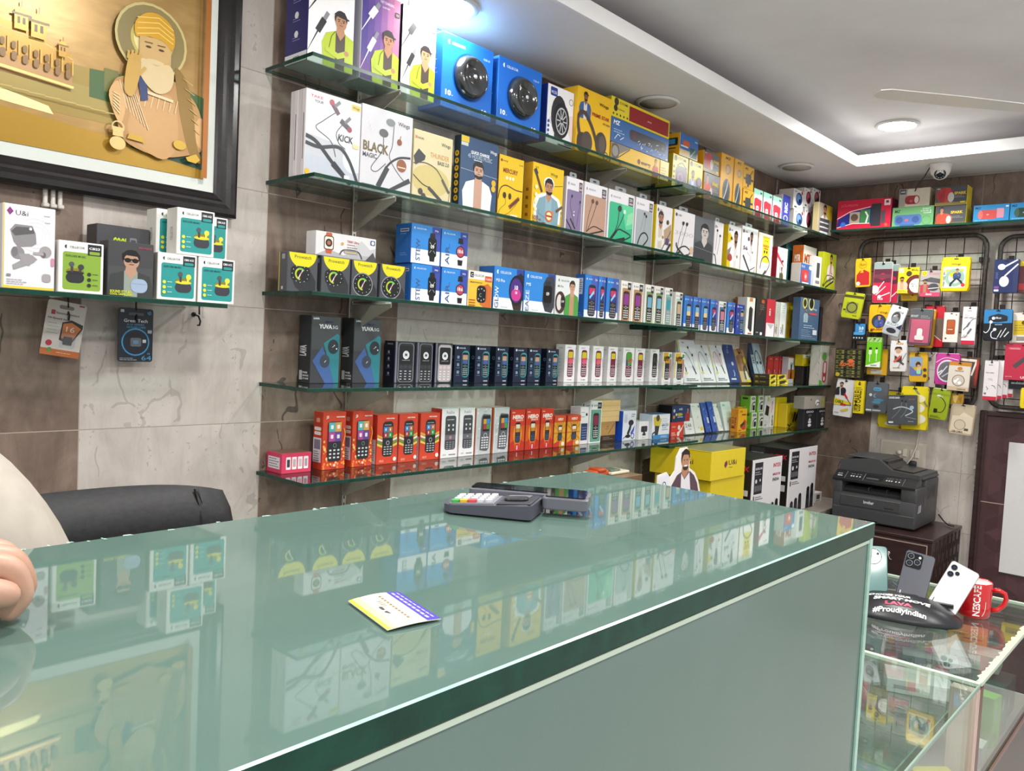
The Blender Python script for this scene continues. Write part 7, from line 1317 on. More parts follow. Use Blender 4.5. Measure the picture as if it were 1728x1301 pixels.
# switch board
t = empty('switch_board', (XC-.0005, -.622, 1.02), 'beige electric switch board on the wall above the printer', 'switch board')
m = MB(); m.box((-.008, -.112, -.07), (0, .112, .12), M('c9c0b2', .45), .002); m.box((-.0095, -.10, -.06), (-.0075, .10, .108), M('bfb6a8', .45), .001); m.build('plate', t)
m = MB(); m.lathe([(0, 0), (.013, 0), (.012, .012), (.0, .013)], (-.0095, .015, .06), M('d0c8ba', .4), 20, 'x'); m.build('regulator_knob', t)
for y in (-.012, -.048, -.072): k = MB(); k.box((-.016, y-.010, .04), (-.0096, y+.010, .082), M('cfc7ba', .4), .002); k.build('rocker_switch', t)
m = MB(); m.box((-.035, -.075, -.01), (-.0096, -.04, .025), BLACKPL, .006, 2); m.build('plug', t)
m = MB(); m.tube([(3.375, -.695, 1.29), (3.372, -.694, 1.2), (3.365, -.69, 1.12), (3.35, -.675, 1.06), (3.33, -.66, 1.03)], .004, M('c8c0b4', .5), 6); tag(m.build('wire'), 'pale wire running down from the pouches to the switch board', 'wire')
# wooden partition board with cube pattern and white sheet
t = empty('wooden_board', (3.35, -1.5, 0), 'tall dark brown patterned board standing against the right wall', 'board')
BROWN = noisy('brown_laminate', (.055, .026, .026), (.075, .036, .036), 8, .35)
m = MB(); m.box((3.355, -2.2, .0), (3.383, -.995, 1.325), BROWN); part(m, 'panel', t)
m = MB(); mats = [M('52373a', .4), M('452c2f', .4), M('4a3235', .4)]; s = .062
for i in range(-1, 10):
    for j in range(-1, 22):
        cy = -1.03 - i*s*1.732 - (s*.866 if j % 2 else 0); cz = .12 + j*s*1.5
        if cz > 1.30 or cz < .1: continue
        H_ = [(cy + s*.98*math.cos(math.radians(30+60*k)), cz + s*.98*math.sin(math.radians(30+60*k))) for k in range(6)]; c0 = (cy, cz)
        for q, f in enumerate(((5, 0, 1), (1, 2, 3), (3, 4, 5))):
            P = [c0] + [H_[k] for k in f]
            if all(-2.19 < y < -1.0 and .1 < z < 1.32 for y, z in P): m.add([(3.3548, y, z) for y, z in P], [(0, 1, 2, 3)], mats[(q+i+j) % 3 if (i*3+j) % 4 else q])
part(m, 'cube_pattern', t)
m = MB(); m.box((3.344, -1.0, .0), (3.384, -.972, 1.338), WOODDK, .004); m.box((3.340, -1.003, .0), (3.347, -.992, 1.335), WOODDK, .002); m.box((3.344, -2.2, 1.312), (3.384, -1.0005, 1.338), WOODDK, .004); m.box((3.346, -2.2, .40), (3.354, -1.002, .425), WOODDK, .002); part(m, 'frame', t)
m = MB(); m.box((3.3535, -1.12, .888), (3.3546, -1.003, .892), M('a89088', .6)); part(m, 'joint_line', t)
m = MB(); m.box((3.350, -1.75, .56), (3.3525, -1.105, 1.195), M('cfcdcc', .5)); m.box((3.3495, -1.75, .556), (3.3527, -1.105, .562), M('3a3634', .5)); tag(m.build('notice_sheet'), 'large white sheet fixed on the brown patterned board', 'sheet')
m = MB()
R = random.Random(9)
for i in range(16): z = .93+.022*i; w_ = R.uniform(.004, .012); m.box((3.374, -.969, z), (3.384, -.969+w_, z+R.uniform(.012, .02)), M(R.choice(('c9c4bc', 'd8d3cb', 'b0aaa0')), .8), .002)
tag(m.build('plaster_strip'), 'ragged pale plaster strip along the brown board edge', 'plaster')
# CCTV dome camera
t = empty('security_camera', (3.095, -.777, ZCEIL), 'white dome security camera under the soffit', 'camera'); WH = M('dcd8d2', .3)
m = MB(); m.lathe([(.05, 0), (.05, -.008), (.046, -.012), (.045, -.03), (.038, -.052), (.0, -.055)], (0, 0, 0), WH, 32); m.build('housing', t)
fd = Vector((-.86, -.22, -.46)).normalized(); cc = Vector((0, 0, -.038)); m = MB(); m.ball(cc, .037, WH, 24, 14); m.build('ball', t)
q_ = fd.to_track_quat('Z', 'Y'); m = MB()
def face(mb, r0, z0, r1, z1, mat, n=24):
    vs = [cc + q_ @ Vector((r*math.cos(2*PI*j/n), r*math.sin(2*PI*j/n), z)) for r, z in ((r0, z0), (r1, z1)) for j in range(n)]; mb.add(vs, [(j, (j+1) % n, n+(j+1) % n, n+j) for j in range(n)] + [tuple(range(n, 2*n))], mat)
face(m, .026, .022, .025, .035, M('55534f', .3)); face(m, .0235, .0355, .0235, .0362, M('26262a', .2)); face(m, .011, .0362, .009, .041, M('101014', .1)); face(m, .006, .0411, .0, .0415, M('303848', .05))
for i in range(10):
    a = 2*PI*i/10; p = cc + q_ @ Vector((.0175*math.cos(a), .0175*math.sin(a), .0365)); m.ball(p, .003, M('8f8b86', .3), 6, 4)
m.build('lens', t)
m = MB(); m.tube([(3.09, -.735, 2.50), (3.15, -.69, 2.46), (3.22, -.64, 2.43), (3.25, -.62, 2.40)], .003, BLACKPL, 6); tag(m.build('wire'), 'black wire hanging from the dome camera', 'wire')
# ceiling fan, mostly beyond the frame
t = empty('ceiling_fan', (2.335, -1.44, 2.64), 'white ceiling fan, one blade tip showing at the top right', 'fan')
m = MB(); m.lathe([(0, 0), (.055, 0), (.05, -.05), (.012, -.055), (.012, -.13), (.0, -.13)], (0, 0, 0), WH, 24); m.build('canopy', t)
m = MB(); m.lathe([(0, -.125), (.06, -.13), (.105, -.15), (.115, -.18), (.10, -.21), (.05, -.225), (0, -.227)], (0, 0, 0), WH, 32); m.build('motor', t)
b0 = math.atan2(.43, -.52)
for k in range(3):
    a = b0 + k*2*PI/3; e1 = Vector((math.cos(a), math.sin(a), 0)); e2 = Vector((-math.sin(a), math.cos(a), .07)).normalized(); m = MB()
    P = [(.16, -.035), (.5, -.045), (.77, -.042), (.80, -.02), (.80, .025), (.77, .04), (.5, .042), (.16, .03)]
    m.prism(P, lambda x, y, d, e1=e1, e2=e2: tuple(e1*x + e2*y + Vector((0, 0, -.185+d))), 0, .003, WH); m.prism([(.09, -.015), (.2, -.02), (.2, .02), (.09, .015)], lambda x, y, d, e1=e1, e2=e2: tuple(e1*x + e2*y + Vector((0, 0, -.191+d))), 0, .0055, WH); m.build('blade', t)
# ================================================================== WIRE RACKS WITH HANGING PACKS
GX = 3.345
PIPE = noisy('worn_black_pipe', (.012, .010, .009), (.07, .055, .045), 70, .35); WIRE = M('2a2422', .4, .3)
def rack(name, ya, yb, za, zb, vy, hz, label):
    t = empty(name, (GX, ya, zb), label, 'rack', 'wire racks on the right wall')
    o = Vector((GX, ya, zb)); pts = [(GX, -p, q) for p, q in rrect(-ya, zb, -yb, za, .06, 6)]
    m = MB(); m.tube([Vector(p)-o for p in pts], .0115, PIPE, 10, True); m.build('pipe_frame', t)
    m = MB()
    for y in vy: m.tube([Vector((GX, y, za-.005))-o, Vector((GX, y, zb+.005))-o], .0022, WIRE, 6)
    for z in hz: m.tube([Vector((GX-.004, ya-.005, z))-o, Vector((GX-.004, yb+.005, z))-o], .0022, WIRE, 6)
    m.build('wire_mesh', t)
    m = MB()
    for z in (za-.12, za-.45, zb+.2):
        for y in (ya-.012, yb+.012): m.box(Vector((GX+.002, y-.02, z-.012))-o, Vector((XC-.001, y+.02, z+.012))-o, PIPE, .002)
    m.build('wall_clip', t); return t
RACK1 = rack('wire_rack', -.345, -.945, 2.195, 1.345, [-.43-.083*i for i in range(7)], [2.105-.078*i for i in range(10)], 'black pipe framed wire rack full of hanging packs')
RACK2 = rack('wire_rack', -1.005, -1.62, 2.18, 1.36, [-1.07-.083*i for i in range(7)], [2.105-.078*i for i in range(10)], 'black pipe framed wire rack cut by the right photo edge')
def hook(rk, y, z, x, bar=False):
    o = Vector(rk.location); m = MB(); m.tube([Vector((GX-.006, y, z+.014))-o, Vector((GX-.012, y, z+.004))-o, Vector((x-.012, y, z+.001))-o, Vector((x-.02, y, z+.006))-o, Vector((x-.022, y, z+.016))-o], .0021, WIRE, 6); m.box(Vector((GX-.0095, y-.012, z-.005))-o, Vector((GX-.0058, y+.012, z+.035))-o, WIRE, .001); m.build('hook', rk)
def hang(name, y, z, W, H, off, T, roll, bg, side, cmds, label, cat, group, soft):
    """a pack hanging on the rack: rounded body with a hang hole, print on its front"""
    mb = MB(); r = min(W, H)*(.10 if soft else .04); P = rrect(-W/2, 0, W/2, H, r, 4); k = len(P); P2 = [(a*(1-.03*soft-.01), H/2+(b-H/2)*(1-.02*soft-.01)) for a, b in P]
    bulge = lambda a, b: (.35 + .65*min(1, max(0, (H-b)/(H*.35)))) if soft else 1
    Lr = [[(a, T/2*bulge(a, b), b) for a, b in P2], [(a, T/4*bulge(a, b), b) for a, b in P], [(a, -T/4*bulge(a, b), b) for a, b in P], [(a, -T/2*bulge(a, b), b) for a, b in P2]]
    mb.add(sum(Lr, []), [tuple(range(k))], M(side, .3)); mb.add(sum(Lr, []), [(i*k+j, (i+1)*k+j, (i+1)*k+(j+1) % k, i*k+(j+1) % k) for i in range(3) for j in range(k)], M(side, .3))
    # front laid as rows so that it can swell
    n = 8; vs = []; 
    yy = [H*i/n for i in range(n+1)]
    def wid(b):
        xs = [a for a, q in P2 if abs(q-b) < H*.13]; 
        d = min(b, H-b); return W/2*(.985-.03*soft) - (r - math.sqrt(max(0, r*r-(r-d)**2)) if d < r else 0)
    for b in yy: 
        b2 = min(max(b, H*.012), H*.988); w_ = wid(b2); f_ = -T/2*bulge(0, b2)-.0003
        vs += [(-w_, f_*.93, b2), (-w_*.6, f_, b2), (0, f_*(1.0+.04*soft), b2), (w_*.6, f_, b2), (w_, f_*.93, b2)]
    mb.add(vs, [(5*i+j, 5*i+j+1, 5*i+j+6, 5*i+j+5) for i in range(n) for j in range(4)], M(bg, .28), bool(soft))
    A = Art(mb, W*.97, H*.98, lambda x, q, d: (-W*.485+x, -T/2*bulge(0, q)*(1.045 if soft else 1)-.0005-d, H*.01+q), .3)
    for c in cmds: getattr(A, c[0])(*c[1], **(c[2] if len(c) > 2 else {}))
    A.rr(.42, .94, .58, .97, '#1a1614', r=.04)
    o = mb.build(name); tag(o, label, cat, group)
    o.rotation_euler = (0, roll, -PI/2) if not roll else Matrix.Rotation(-PI/2, 4, 'Z').to_3x3().__matmul__(Matrix.Rotation(roll, 3, 'Y')).to_euler()
    top = Vector((GX-off, y, z+H)); o.location = top - (o.rotation_euler.to_matrix() @ Vector((0, 0, H)))
    hook(RACK1 if y > -.98 else RACK2, top.y, top.z-.055*H, top.x+T/2)
    return o
POUCHES = [
('hanging_pouch',-.381,1.94,.0811,.153,.05,.016,-.0524,'#dfb41e','#b88c18',[('poly',([(.08,.06),(.1,.42),(.3,.56),(.6,.6),(.92,.5),(.92,.06)],'#b8262a')),('text',('fun',.3,.74,.1,'#6a4a14'),{'w':.36,'skew':.2}),('ring',(.5,.78,.26,.03,'#a87c1c')),('ell',(.2,.12,.14,'#cfc8c0'),{}),('poly',([(.3,.5),(.5,.6),(.55,.5)],'#e8b41e'))],'yellow pouch with red lower half, top left of the rack','pouch','packs hanging on the wire racks',1),
('cable_pack',-.491,1.857,.094,.212,.065,.014,0,'#c22848','#c9cfca',[('rect',(0,.83,1,1,'#8d9c98')),('rect',(.04,.5,.96,.83,'#5c2c3c')),('rect',(.04,.6,.96,.7,'#6d3a48')),('line',([(.1,.2),(.6,.52)],.05,'#f0e4e6')),('line',([(.2,.18),(.7,.4)],.05,'#f0e4e6')),('ell',(.12,.32,.24,'#dfd3d6'),{}),('line',([(.3,.12),(.95,.24)],.06,'#e8dcde')),('ell',(.4,.14,.1,'#f2eaea'),{}),('text',('USB',.3,.06,.05,'#f0e4e6'),{'w':.3})],'crimson cable pack with grey header and white plugs, front one','pack','crimson cable packs',1),
('cable_pack',-.521,1.856,.087,.203,.035,.014,0,'#b82444','#c4cac6',[('rect',(0,.83,1,1,'#84938f')),('rect',(.04,.5,.96,.83,'#55283a')),('line',([(.5,.1),(.95,.3)],.05,'#f0e4e6'))],'crimson cable pack with grey header, half hidden behind its twin','pack','crimson cable packs',1),
('hanging_card',-.619,1.902,.102,.136,.07,.012,0,'#dfc81e','#c0a81c',[('rr',(.04,.8,.26,.97,'#f0ecd8'),{'r':.05}),('ring',(.15,.88,.07,.02,'#4a4420')),('text',('SKULL',.62,.86,.08,'#3a341c'),{'w':.34,'bold':.03}),('ell',(.52,.76,.14,'#4a3c28'),{}),('ell',(.88,.3,.52,'#6a2c2c'),{'ry':.42}),('ell',(.92,.3,.36,'#efe9e2'),{'ry':.27}),('text',('Music is',.66,.34,.05,'#4a4440'),{'w':.3}),('text',('My Life',.7,.26,.05,'#4a4440'),{'w':.26}),('person',(.2,.14,.5),{'beard':True,'jacket':'#c8b8a0','inner':'#c8a080','skin':'#b07c58','arms':False,'wide':1.2}),('rect',(0,.02,.5,.16,'#e8d23a')),('lines',(.03,.1,.42,2,'#7a6c20'),{'dy':.05,'h':.02})],'yellow card with bearded man and dark record shape','card','packs hanging on the wire racks',0),
('hanging_card',-.62,1.868,.079,.115,.04,.012,0,'#d3a820','#b8921c',[('lines',(.1,.2,.6,2,'#7a5c14'),{'dy':.08,'h':.02}),('ell',(.7,.25,.06,'#7a3a1c'),{})],'yellow card hidden below the bearded man card','card','packs hanging on the wire racks',0),
('hanging_card',-.721,1.888,.096,.133,.06,.012,0,'#a8a2a0','#8c8684',[('rect',(0,0,1,.16,'#c8486a')),('rr',(.05,.8,.3,.98,'#dcc82a'),{'r':.04}),('ring',(.17,.89,.08,.02,'#4a4420')),('text',('Earphone',.42,.84,.08,'#c87888'),{'w':.5,'skew':.1}),('poly',([(0,.6),(.5,.74),(1,.66),(1,.5),(.4,.56)],'#55565a')),('person',(.24,.14,.52),{'beard':True,'jacket':'#b83a4c','inner':'#a07860','skin':'#a88468','arms':False,'wide':1.1}),('ell',(.66,.36,.26,'#4a4a4e'),{'ry':.14}),('line',([(.4,.3),(.95,.34)],.04,'#d8d4d2')),('text',('dhoom',.3,.05,.09,'#f0dce2'),{'w':.3,'bold':.03})],'grey card with bearded man and sunglasses over pink strip','card','packs hanging on the wire racks',0),
('belt_case',-.835,1.912,.132,.169,.075,.03,0,'#e8c010','#d8ae10',[('text',('Wings',.34,.77,.06,'#5a4a14'),{'w':.34}),('rr',(.08,.1,.88,.72,'#ece8dc'),{'r':.03}),('ring',(.5,.4,.34,.12,'#8fae9c')),('person',(.58,.36,.3),{'jacket':'#33507c','inner':'#33507c','skin':'#b88464','wide':1}),('line',([(.56,.38),(.38,.22),(.36,.14)],.07,'#26303c')),('line',([(.58,.38),(.72,.28),(.8,.18)],.07,'#26303c')),('ell',(.8,.18,.07,'#c23a34'),{}),('text',('FREE SIZE BELT',.16,.14,.05,'#33504a'),{'w':.5,'rot':90})],'bright yellow case with exercising man in a white window','case','packs hanging on the wire racks',1),
('hanging_pouch',-.354,1.7724,.1057,.1386,.055,.014,.1396,'#b4bc24','#a0a820',[('rect',(0,.8,1,.9,'#4a4a1c')),('ring',(.5,.42,.3,.06,'#4c4c44')),('ring',(.5,.42,.22,.03,'#6a6a5c')),('rect',(.08,.28,.24,.34,'#4a4a1c')),('lines',(.6,.1,.3,1,'#5a5a1c'),{'h':.03}),('rr',(.2,.2,.8,.62,'#8f9440'),{'r':.05}),('ring',(.5,.42,.28,.06,'#3c3c38'))],'lime pouch with coiled cable, left edge of the rack','pouch','packs hanging on the wire racks',1),
('charger_pack',-.386,1.656,.067,.091,.05,.016,0,'#1c1e24','#15161a',[('rect',(.2,.38,1,1,'#3a86bc')),('rect',(.1,.34,.9,.5,'#4f9ad0')),('text',('3.0',.5,.66,.16,'#e8f0f6'),{'w':.36,'bold':.04}),('text',('AMP',.5,.52,.08,'#e8f0f6'),{'w':.3}),('ell',(.14,.16,.06,'#c8d0d8'),{}),('ell',(.36,.16,.06,'#c8d0d8'),{}),('ell',(.58,.16,.06,'#c8d0d8'),{}),('ell',(.8,.16,.06,'#c8d0d8'),{})],'small blue and black charger pack below the lime pouch','pack','packs hanging on the wire racks',0),
('hanging_pouch',-.489,1.7019,.1095,.1461,.065,.014,-.0175,'#dfae1a','#c09418',[('text',('Wings',.5,.68,.08,'#4a3a1c'),{'w':.36}),('ell',(.48,.4,.34,'#3f4048'),{}),('person',(.5,.2,.44),{'jacket':'#4a5c9a','inner':'#3c4a84','skin':'#b89078','wide':1}),('text',('MUSIC',.12,.08,.06,'#a8401c'),{'w':.6,'bold':.03}),('rect',(.1,.03,.22,.08,'#6a3a1c')),('rect',(.76,.04,.9,.09,'#6a3a1c')),('line',([(.44,.98),(.4,.72)],.015,'#8a6c1c'))],'yellow pouch with round picture of figure in blue','pouch','packs hanging on the wire racks',1),
('hanging_pouch',-.593,1.6825,.0855,.1555,.08,.016,.2793,'#d3dadc','#b8bec0',[('text',('Wings',.5,.8,.06,'#55605f'),{'w':.34}),('ell',(.5,.62,.26,'#4a4c50'),{'ry':.2}),('person',(.5,.46,.3),{'jacket':'#8a8c90','inner':'#8a8c90','skin':'#b8a498','arms':False}),('text',('BULLET',.12,.34,.09,'#8a9498'),{'w':.7,'bold':0}),('rect',(0,.02,1,.3,'#b0b4b8')),('ell',(.5,.16,.3,'#33343a'),{'ry':.09}),('poly',([(.7,.3),(1,.45),(1,.25)],'#2c3058'))],'pale grey pouch with portrait, hanging tilted beside yellow pouch','pouch','packs hanging on the wire racks',1),
('charger_pack',-.698,1.6427,.1096,.1843,.08,.016,.0349,'#b85c74','#4a4a4c',[('rect',(0,.72,1,1,'#55575a')),('text',('BOOST',.05,.77,.06,'#c8ccce'),{'w':.32}),('lines',(.48,.8,.42,2,'#a8acae'),{'dy':.05,'h':.012}),('rect',(.03,.03,.08,.7,'#4a484c')),('rect',(.92,.03,.97,.7,'#4a484c')),('rect',(.03,.02,.97,.06,'#4a484c')),('rr',(.38,.2,.62,.46,'#e6dcd8'),{'r':.1}),('rr',(.3,.14,.7,.26,'#e2d6d2'),{'r':.06}),('lines',(.3,.1,.5,1,'#8a3c54'),{'h':.02})],'pink charger pack with dark grey header and white adapter','pack','packs hanging on the wire racks',1),
('charger_pack',-.711,1.6319,.0873,.1941,.045,.014,.0349,'#d09a28','#c08a1c',[('rect',(.3,.3,.8,.7,'#b84a5a'))],'orange edged pack tucked behind the pink charger pack','pack','packs hanging on the wire racks',1),
('hanging_pouch',-.745,1.637,.096,.208,.03,.016,0,'#b8182a','#9c1424',[('rect',(.55,.2,.95,.7,'#6a5a50')),('line',([(.5,.3),(.9,.15)],.04,'#e0b8bc'))],'red pouch peeking out behind the charger packs','pouch','packs hanging on the wire racks',1),
('phone_case_box',-.83,1.662,.067,.15,.06,.022,0,'#e2ddd4','#cfc8be',[('rr',(.2,.26,.8,.76,'#a8522c'),{'r':.1}),('rr',(.24,.6,.76,.62,'#8f4424'),{'r':.02}),('rect',(.3,.42,.64,.44,'#f0e0d4')),('rr',(.28,.5,.72,.72,'#b05c34'),{'r':.08}),('rect',(.14,.1,.26,.15,'#6a4a3c')),('ell',(.82,.92,.04,'#4a4440'),{})],'white box with orange brown phone case picture','box','packs hanging on the wire racks',0),
('cable_box',-.909,1.654,.06,.187,.06,.02,0,'#e4dfe0','#d0cacc',[('rect',(0,0,1,.1,'#c42c44')),('text',('boAt',.35,.88,.03,'#55505a'),{'w':.3}),('lines',(.15,.78,.3,2,'#a8a4aa'),{'dy':.03,'h':.01}),('text',('A400 CABLE',.1,.69,.035,'#55505a'),{'w':.7}),('line',([(.1,.38),(.35,.48)],.07,'#55555a')),('line',([(.35,.46),(.55,.58)],.14,'#6a6a70')),('curve',([(.55,.58),(.75,.66),(1,.7)],.04,'#3a3a40')),('line',([(.45,.28),(.7,.42)],.14,'#6a6a70')),('curve',([(.45,.28),(.3,.2),(0,.18)],.04,'#3a3a40')),('lines',(.12,.24,.4,3,'#b0acb2'),{'dy':.03,'h':.01})],'white cable box with black plugs and red base on rack','box','packs hanging on the wire racks',0),
('cable_box',-.477,1.519,.075,.158,.07,.024,0,'#6cc21c','#57a418',[('poly',([(0,0),(1,0),(1,.2),(0,.04)],'#e8ece0')),('rect',(0,.84,1,1,'#a8c878')),('line',([(.1,.86),(.3,.98)],.06,'#5c8c34')),('line',([(.4,.86),(.6,.98)],.06,'#5c8c34')),('line',([(.7,.86),(.9,.98)],.06,'#5c8c34')),('line',([(.26,.16),(.26,.46)],.05,'#e4ecd8')),('rr',(.16,.42,.38,.58,'#d8e8c4'),{'r':.04}),('rect',(.18,.58,.36,.66,'#2c3424')),('line',([(.72,.2),(.7,.5)],.05,'#e4ecd8')),('rr',(.62,.46,.78,.6,'#d8e8c4'),{'r':.03}),('rect',(.64,.6,.76,.66,'#2c3424')),('text',('mivi',.35,.04,.05,'#4a4a40'),{'w':.4,'bold':.03})],'bright green box with two white plugs and striped hanger','box','packs hanging on the wire racks',0),
('hanging_card',-.486,1.479,.102,.14,.035,.012,0,'#cfa020','#b48a1c',[('rect',(.2,.04,.75,.2,'#d8d4cc')),('lines',(.2,.14,.4,1,'#7a5c14'),{'h':.02})],'yellow card half hidden behind the bright green box','card','packs hanging on the wire racks',0),
('hanging_pouch',-.597,1.5038,.0824,.1612,.075,.016,-.0349,'#d8d6d4','#c4c2c0',[('text',('FUN',.36,.86,.07,'#c88a1c'),{'w':.4,'bold':.04}),('rr',(.28,.3,.72,.8,'#4a3a34'),{'r':.12}),('ell',(.5,.66,.16,'#c89878'),{}),('rect',(.38,.74,.62,.8,'#33231c')),('line',([(.25,.3),(.65,.5)],.14,'#c85a4c')),('line',([(.6,.32),(.85,.22)],.12,'#55484a')),('lines',(.2,.1,.6,1,'#a89a6c'),{'h':.03}),('line',([(.5,.1),(.98,.6)],.03,'#4a4440'))],'white pouch with cartoon seated figure below tilted pouch','pouch','packs hanging on the wire racks',1),
('camo_box',-.351,1.455,.139,.158,.06,.05,0,'#3c3c26','#2c2c1e',[('camo',()),('text',('Rogue',.2,.4,.16,'#d86a3c'),{'w':.56,'bold':.03,'skew':.2}),('ell',(.62,.58,.12,'#d86a3c'),{'ry':.07}),('ell',(.14,.1,.08,'#b8a82c'),{})],'camouflage pattern box with orange script on the rack','box','packs hanging on the wire racks',0),
('hanging_card',-.69,1.4575,.0892,.1515,.06,.012,-.0524,'#cda224','#b08a1c',[('rr',(.03,.2,.72,.84,'#5a6ea8'),{'r':.12}),('rr',(.03,.5,.72,.84,'#7f9cc0'),{'r':.12}),('rr',(.42,.26,.64,.62,'#c8b888'),{'r':.06}),('ell',(.5,.58,.14,'#4a2c20'),{'ry':.1}),('ell',(.52,.53,.09,'#c89870'),{}),('ell',(.52,.34,.12,'#8fd0a8'),{}),('ell',(.4,.92,.1,'#5a4414'),{}),('lines',(.3,.86,.4,1,'#5a4414'),{'h':.02}),('ell',(.86,.4,.1,'#4a3c24'),{}),('ell',(.86,.2,.1,'#4a3c24'),{})],'yellow card with rounded blue case of cartoon figure','card','packs hanging on the wire racks',1),
('hanging_card',-.746,1.433,.052,.179,.035,.008,0,'#bdb5ae','#a8a09a',[('ell',(.3,.8,.22,'#6a6460'),{}),('ell',(.26,.24,.22,'#6a6460'),{}),('line',([(.3,.8),(.8,.98)],.05,'#4a4440')),('line',([(.26,.5),(1,.5)],.03,'#8a847e'))],'pale grey beaded card between blue case and pink pouch','card','packs hanging on the wire racks',0),
('hanging_pouch',-.825,1.451,.112,.158,.05,.016,0,'#b83a8c','#9c2c74',[('ell',(.5,.44,.42,'#e0d8e0'),{'ry':.36}),('ell',(.5,.44,.37,'#6a6a72'),{'ry':.31}),('line',([(.2,.3),(.5,.6)],.05,'#e4e0e4')),('line',([(.3,.24),(.6,.4)],.05,'#c8c4cc')),('line',([(.14,.36),(.3,.46)],.05,'#e4e0e4')),('curve',([(.02,.7),(.4,.86),(.95,.8)],.03,'#e8c8e0'))],'magenta pouch with oval window of dark wires','pouch','packs hanging on the wire racks',1),
('earphone_card',-.89,1.4263,.0971,.1417,.085,.014,.0349,'#d8d0c4','#c4b8a8',[('rect',(0,.88,1,1,'#c8862c')),('ell',(.52,.78,.12,'#c8862c'),{'ry':.06}),('text',('Natural',.3,.67,.06,'#6a5a4c'),{'w':.4}),('ring',(.5,.36,.3,.04,'#9a7a58')),('ell',(.5,.36,.26,'#c8c0b8'),{}),('line',([(.36,.3),(.5,.44)],.08,'#f4f0ec')),('ell',(.36,.32,.08,'#f8f4f0'),{}),('ell',(.56,.28,.08,'#f8f4f0'),{}),('rect',(0,0,1,.14,'#c8b498')),('text',('EARPHONE',.48,.03,.05,'#4a3c30'),{'w':.4,'bold':.03})],'cream earphone card with orange header over the magenta pouch','card','packs hanging on the wire racks',0),
('hanging_card',-.909,1.4444,.1072,.1516,.035,.012,.0524,'#5a4a44','#a84c34',[('line',([(.9,.9),(.75,.4)],.08,'#ece4dc')),('rect',(.9,.1,1,.9,'#b83c34')),('rect',(.1,.86,.9,.94,'#e8dccc')),('rect',(.3,.02,.7,.3,'#c8962c'))],'dark card with bright diagonal stripe behind the cream earphone card','card','packs hanging on the wire racks',0),
('cable_pack',-.349,1.2456,.1011,.2024,.075,.018,.0698,'#cfccca','#bab6b4',[('person',(.28,.56,.36),{'jacket':'#26262c','inner':'#cfccca','skin':'#a8846c','beard':True,'arms':False,'wide':1.1}),('poly',([(0,.3),(0,.48),(.95,.4),(.95,.34),(.3,.3)],'#c8bc24')),('text',('CABLE',.05,.35,.08,'#4a4a24'),{'w':.46,'bold':.04}),('line',([(.5,.62),(.68,.5)],.1,'#b82430')),('line',([(.68,.5),(.9,.36)],.04,'#8a2028')),('line',([(.36,.32),(.66,.32)],.1,'#b82430')),('line',([(.66,.32),(.95,.34)],.03,'#3a3434')),('poly',([(.4,.16),(.75,.24),(.85,.2),(.5,.12)],'#c8a83c')),('lines',(.1,.08,.3,1,'#8a8684'),{'h':.02})],'white cable pack with red plugs and bearded man','pack','packs hanging on the wire racks',1),
('cable_box',-.423,1.271,.052,.175,.085,.022,0,'#dcc61e','#c0ac1c',[('text',('USB CABLE',.72,.06,.2,'#4a4018'),{'w':.62,'rot':90,'bold':.02}),('lines',(.16,.78,.7,3,'#6a5c1c'),{'dy':.05,'h':.02}),('ell',(.5,.9,.14,'#6a4c1c'),{'ry':.04}),('text',('1M',.4,.1,.1,'#5a4c1c'),{'w':.3,'rot':90})],'tall yellow cable box with upright lettering','box','packs hanging on the wire racks',0),
('hanging_pouch',-.507,1.282,.112,.161,.07,.016,0,'#55585e','#4a4c52',[('rr',(.32,.72,.7,.84,'#4f8fb0'),{'r':.12}),('text',('boat',.4,.75,.05,'#33363c'),{'w':.22}),('ell',(.22,.58,.07,'#c8ccd0'),{}),('ell',(.44,.56,.1,'#6f8698'),{}),('ell',(.5,.56,.08,'#55585e'),{}),('ell',(.6,.42,.24,'#4a7c98'),{'ry':.05}),('rr',(.3,.3,.7,.38,'#4f8298'),{'r':.06}),('rect',(.04,.05,.3,.1,'#c8ccd0')),('rect',(.34,.05,.72,.1,'#a8acb0')),('ell',(.5,.2,.14,'#33363c'),{'ry':.06})],'dark grey earphone pouch with light blue logo','pouch','packs hanging on the wire racks',1),
('hanging_bag',-.685,1.2125,.1323,.2215,.055,.016,-.0349,'#d3c21c','#bcac18',[('ell',(.55,.5,.34,'#e0dccc'),{'ry':.12}),('ell',(.6,.25,.34,'#e0dccc'),{'ry':.12}),('line',([(.5,.95),(.98,.55)],.08,'#7f8068')),('ell',(.6,.72,.3,'#d8d4b8'),{'ry':.1})],'big yellow bag with white circles, right of dark neckband box','bag','big yellow bags under the rack',1),
('hanging_bag',-.602,1.2035,.1884,.1935,.025,.014,.0349,'#cdbc1c','#b8a818',[('ell',(.4,.12,.2,'#d8d4c8'),{'ry':.06}),('rect',(.6,.02,.9,.08,'#b83430'))],'big yellow bag at the back, reaching lowest under the rack','bag','big yellow bags under the rack',1),
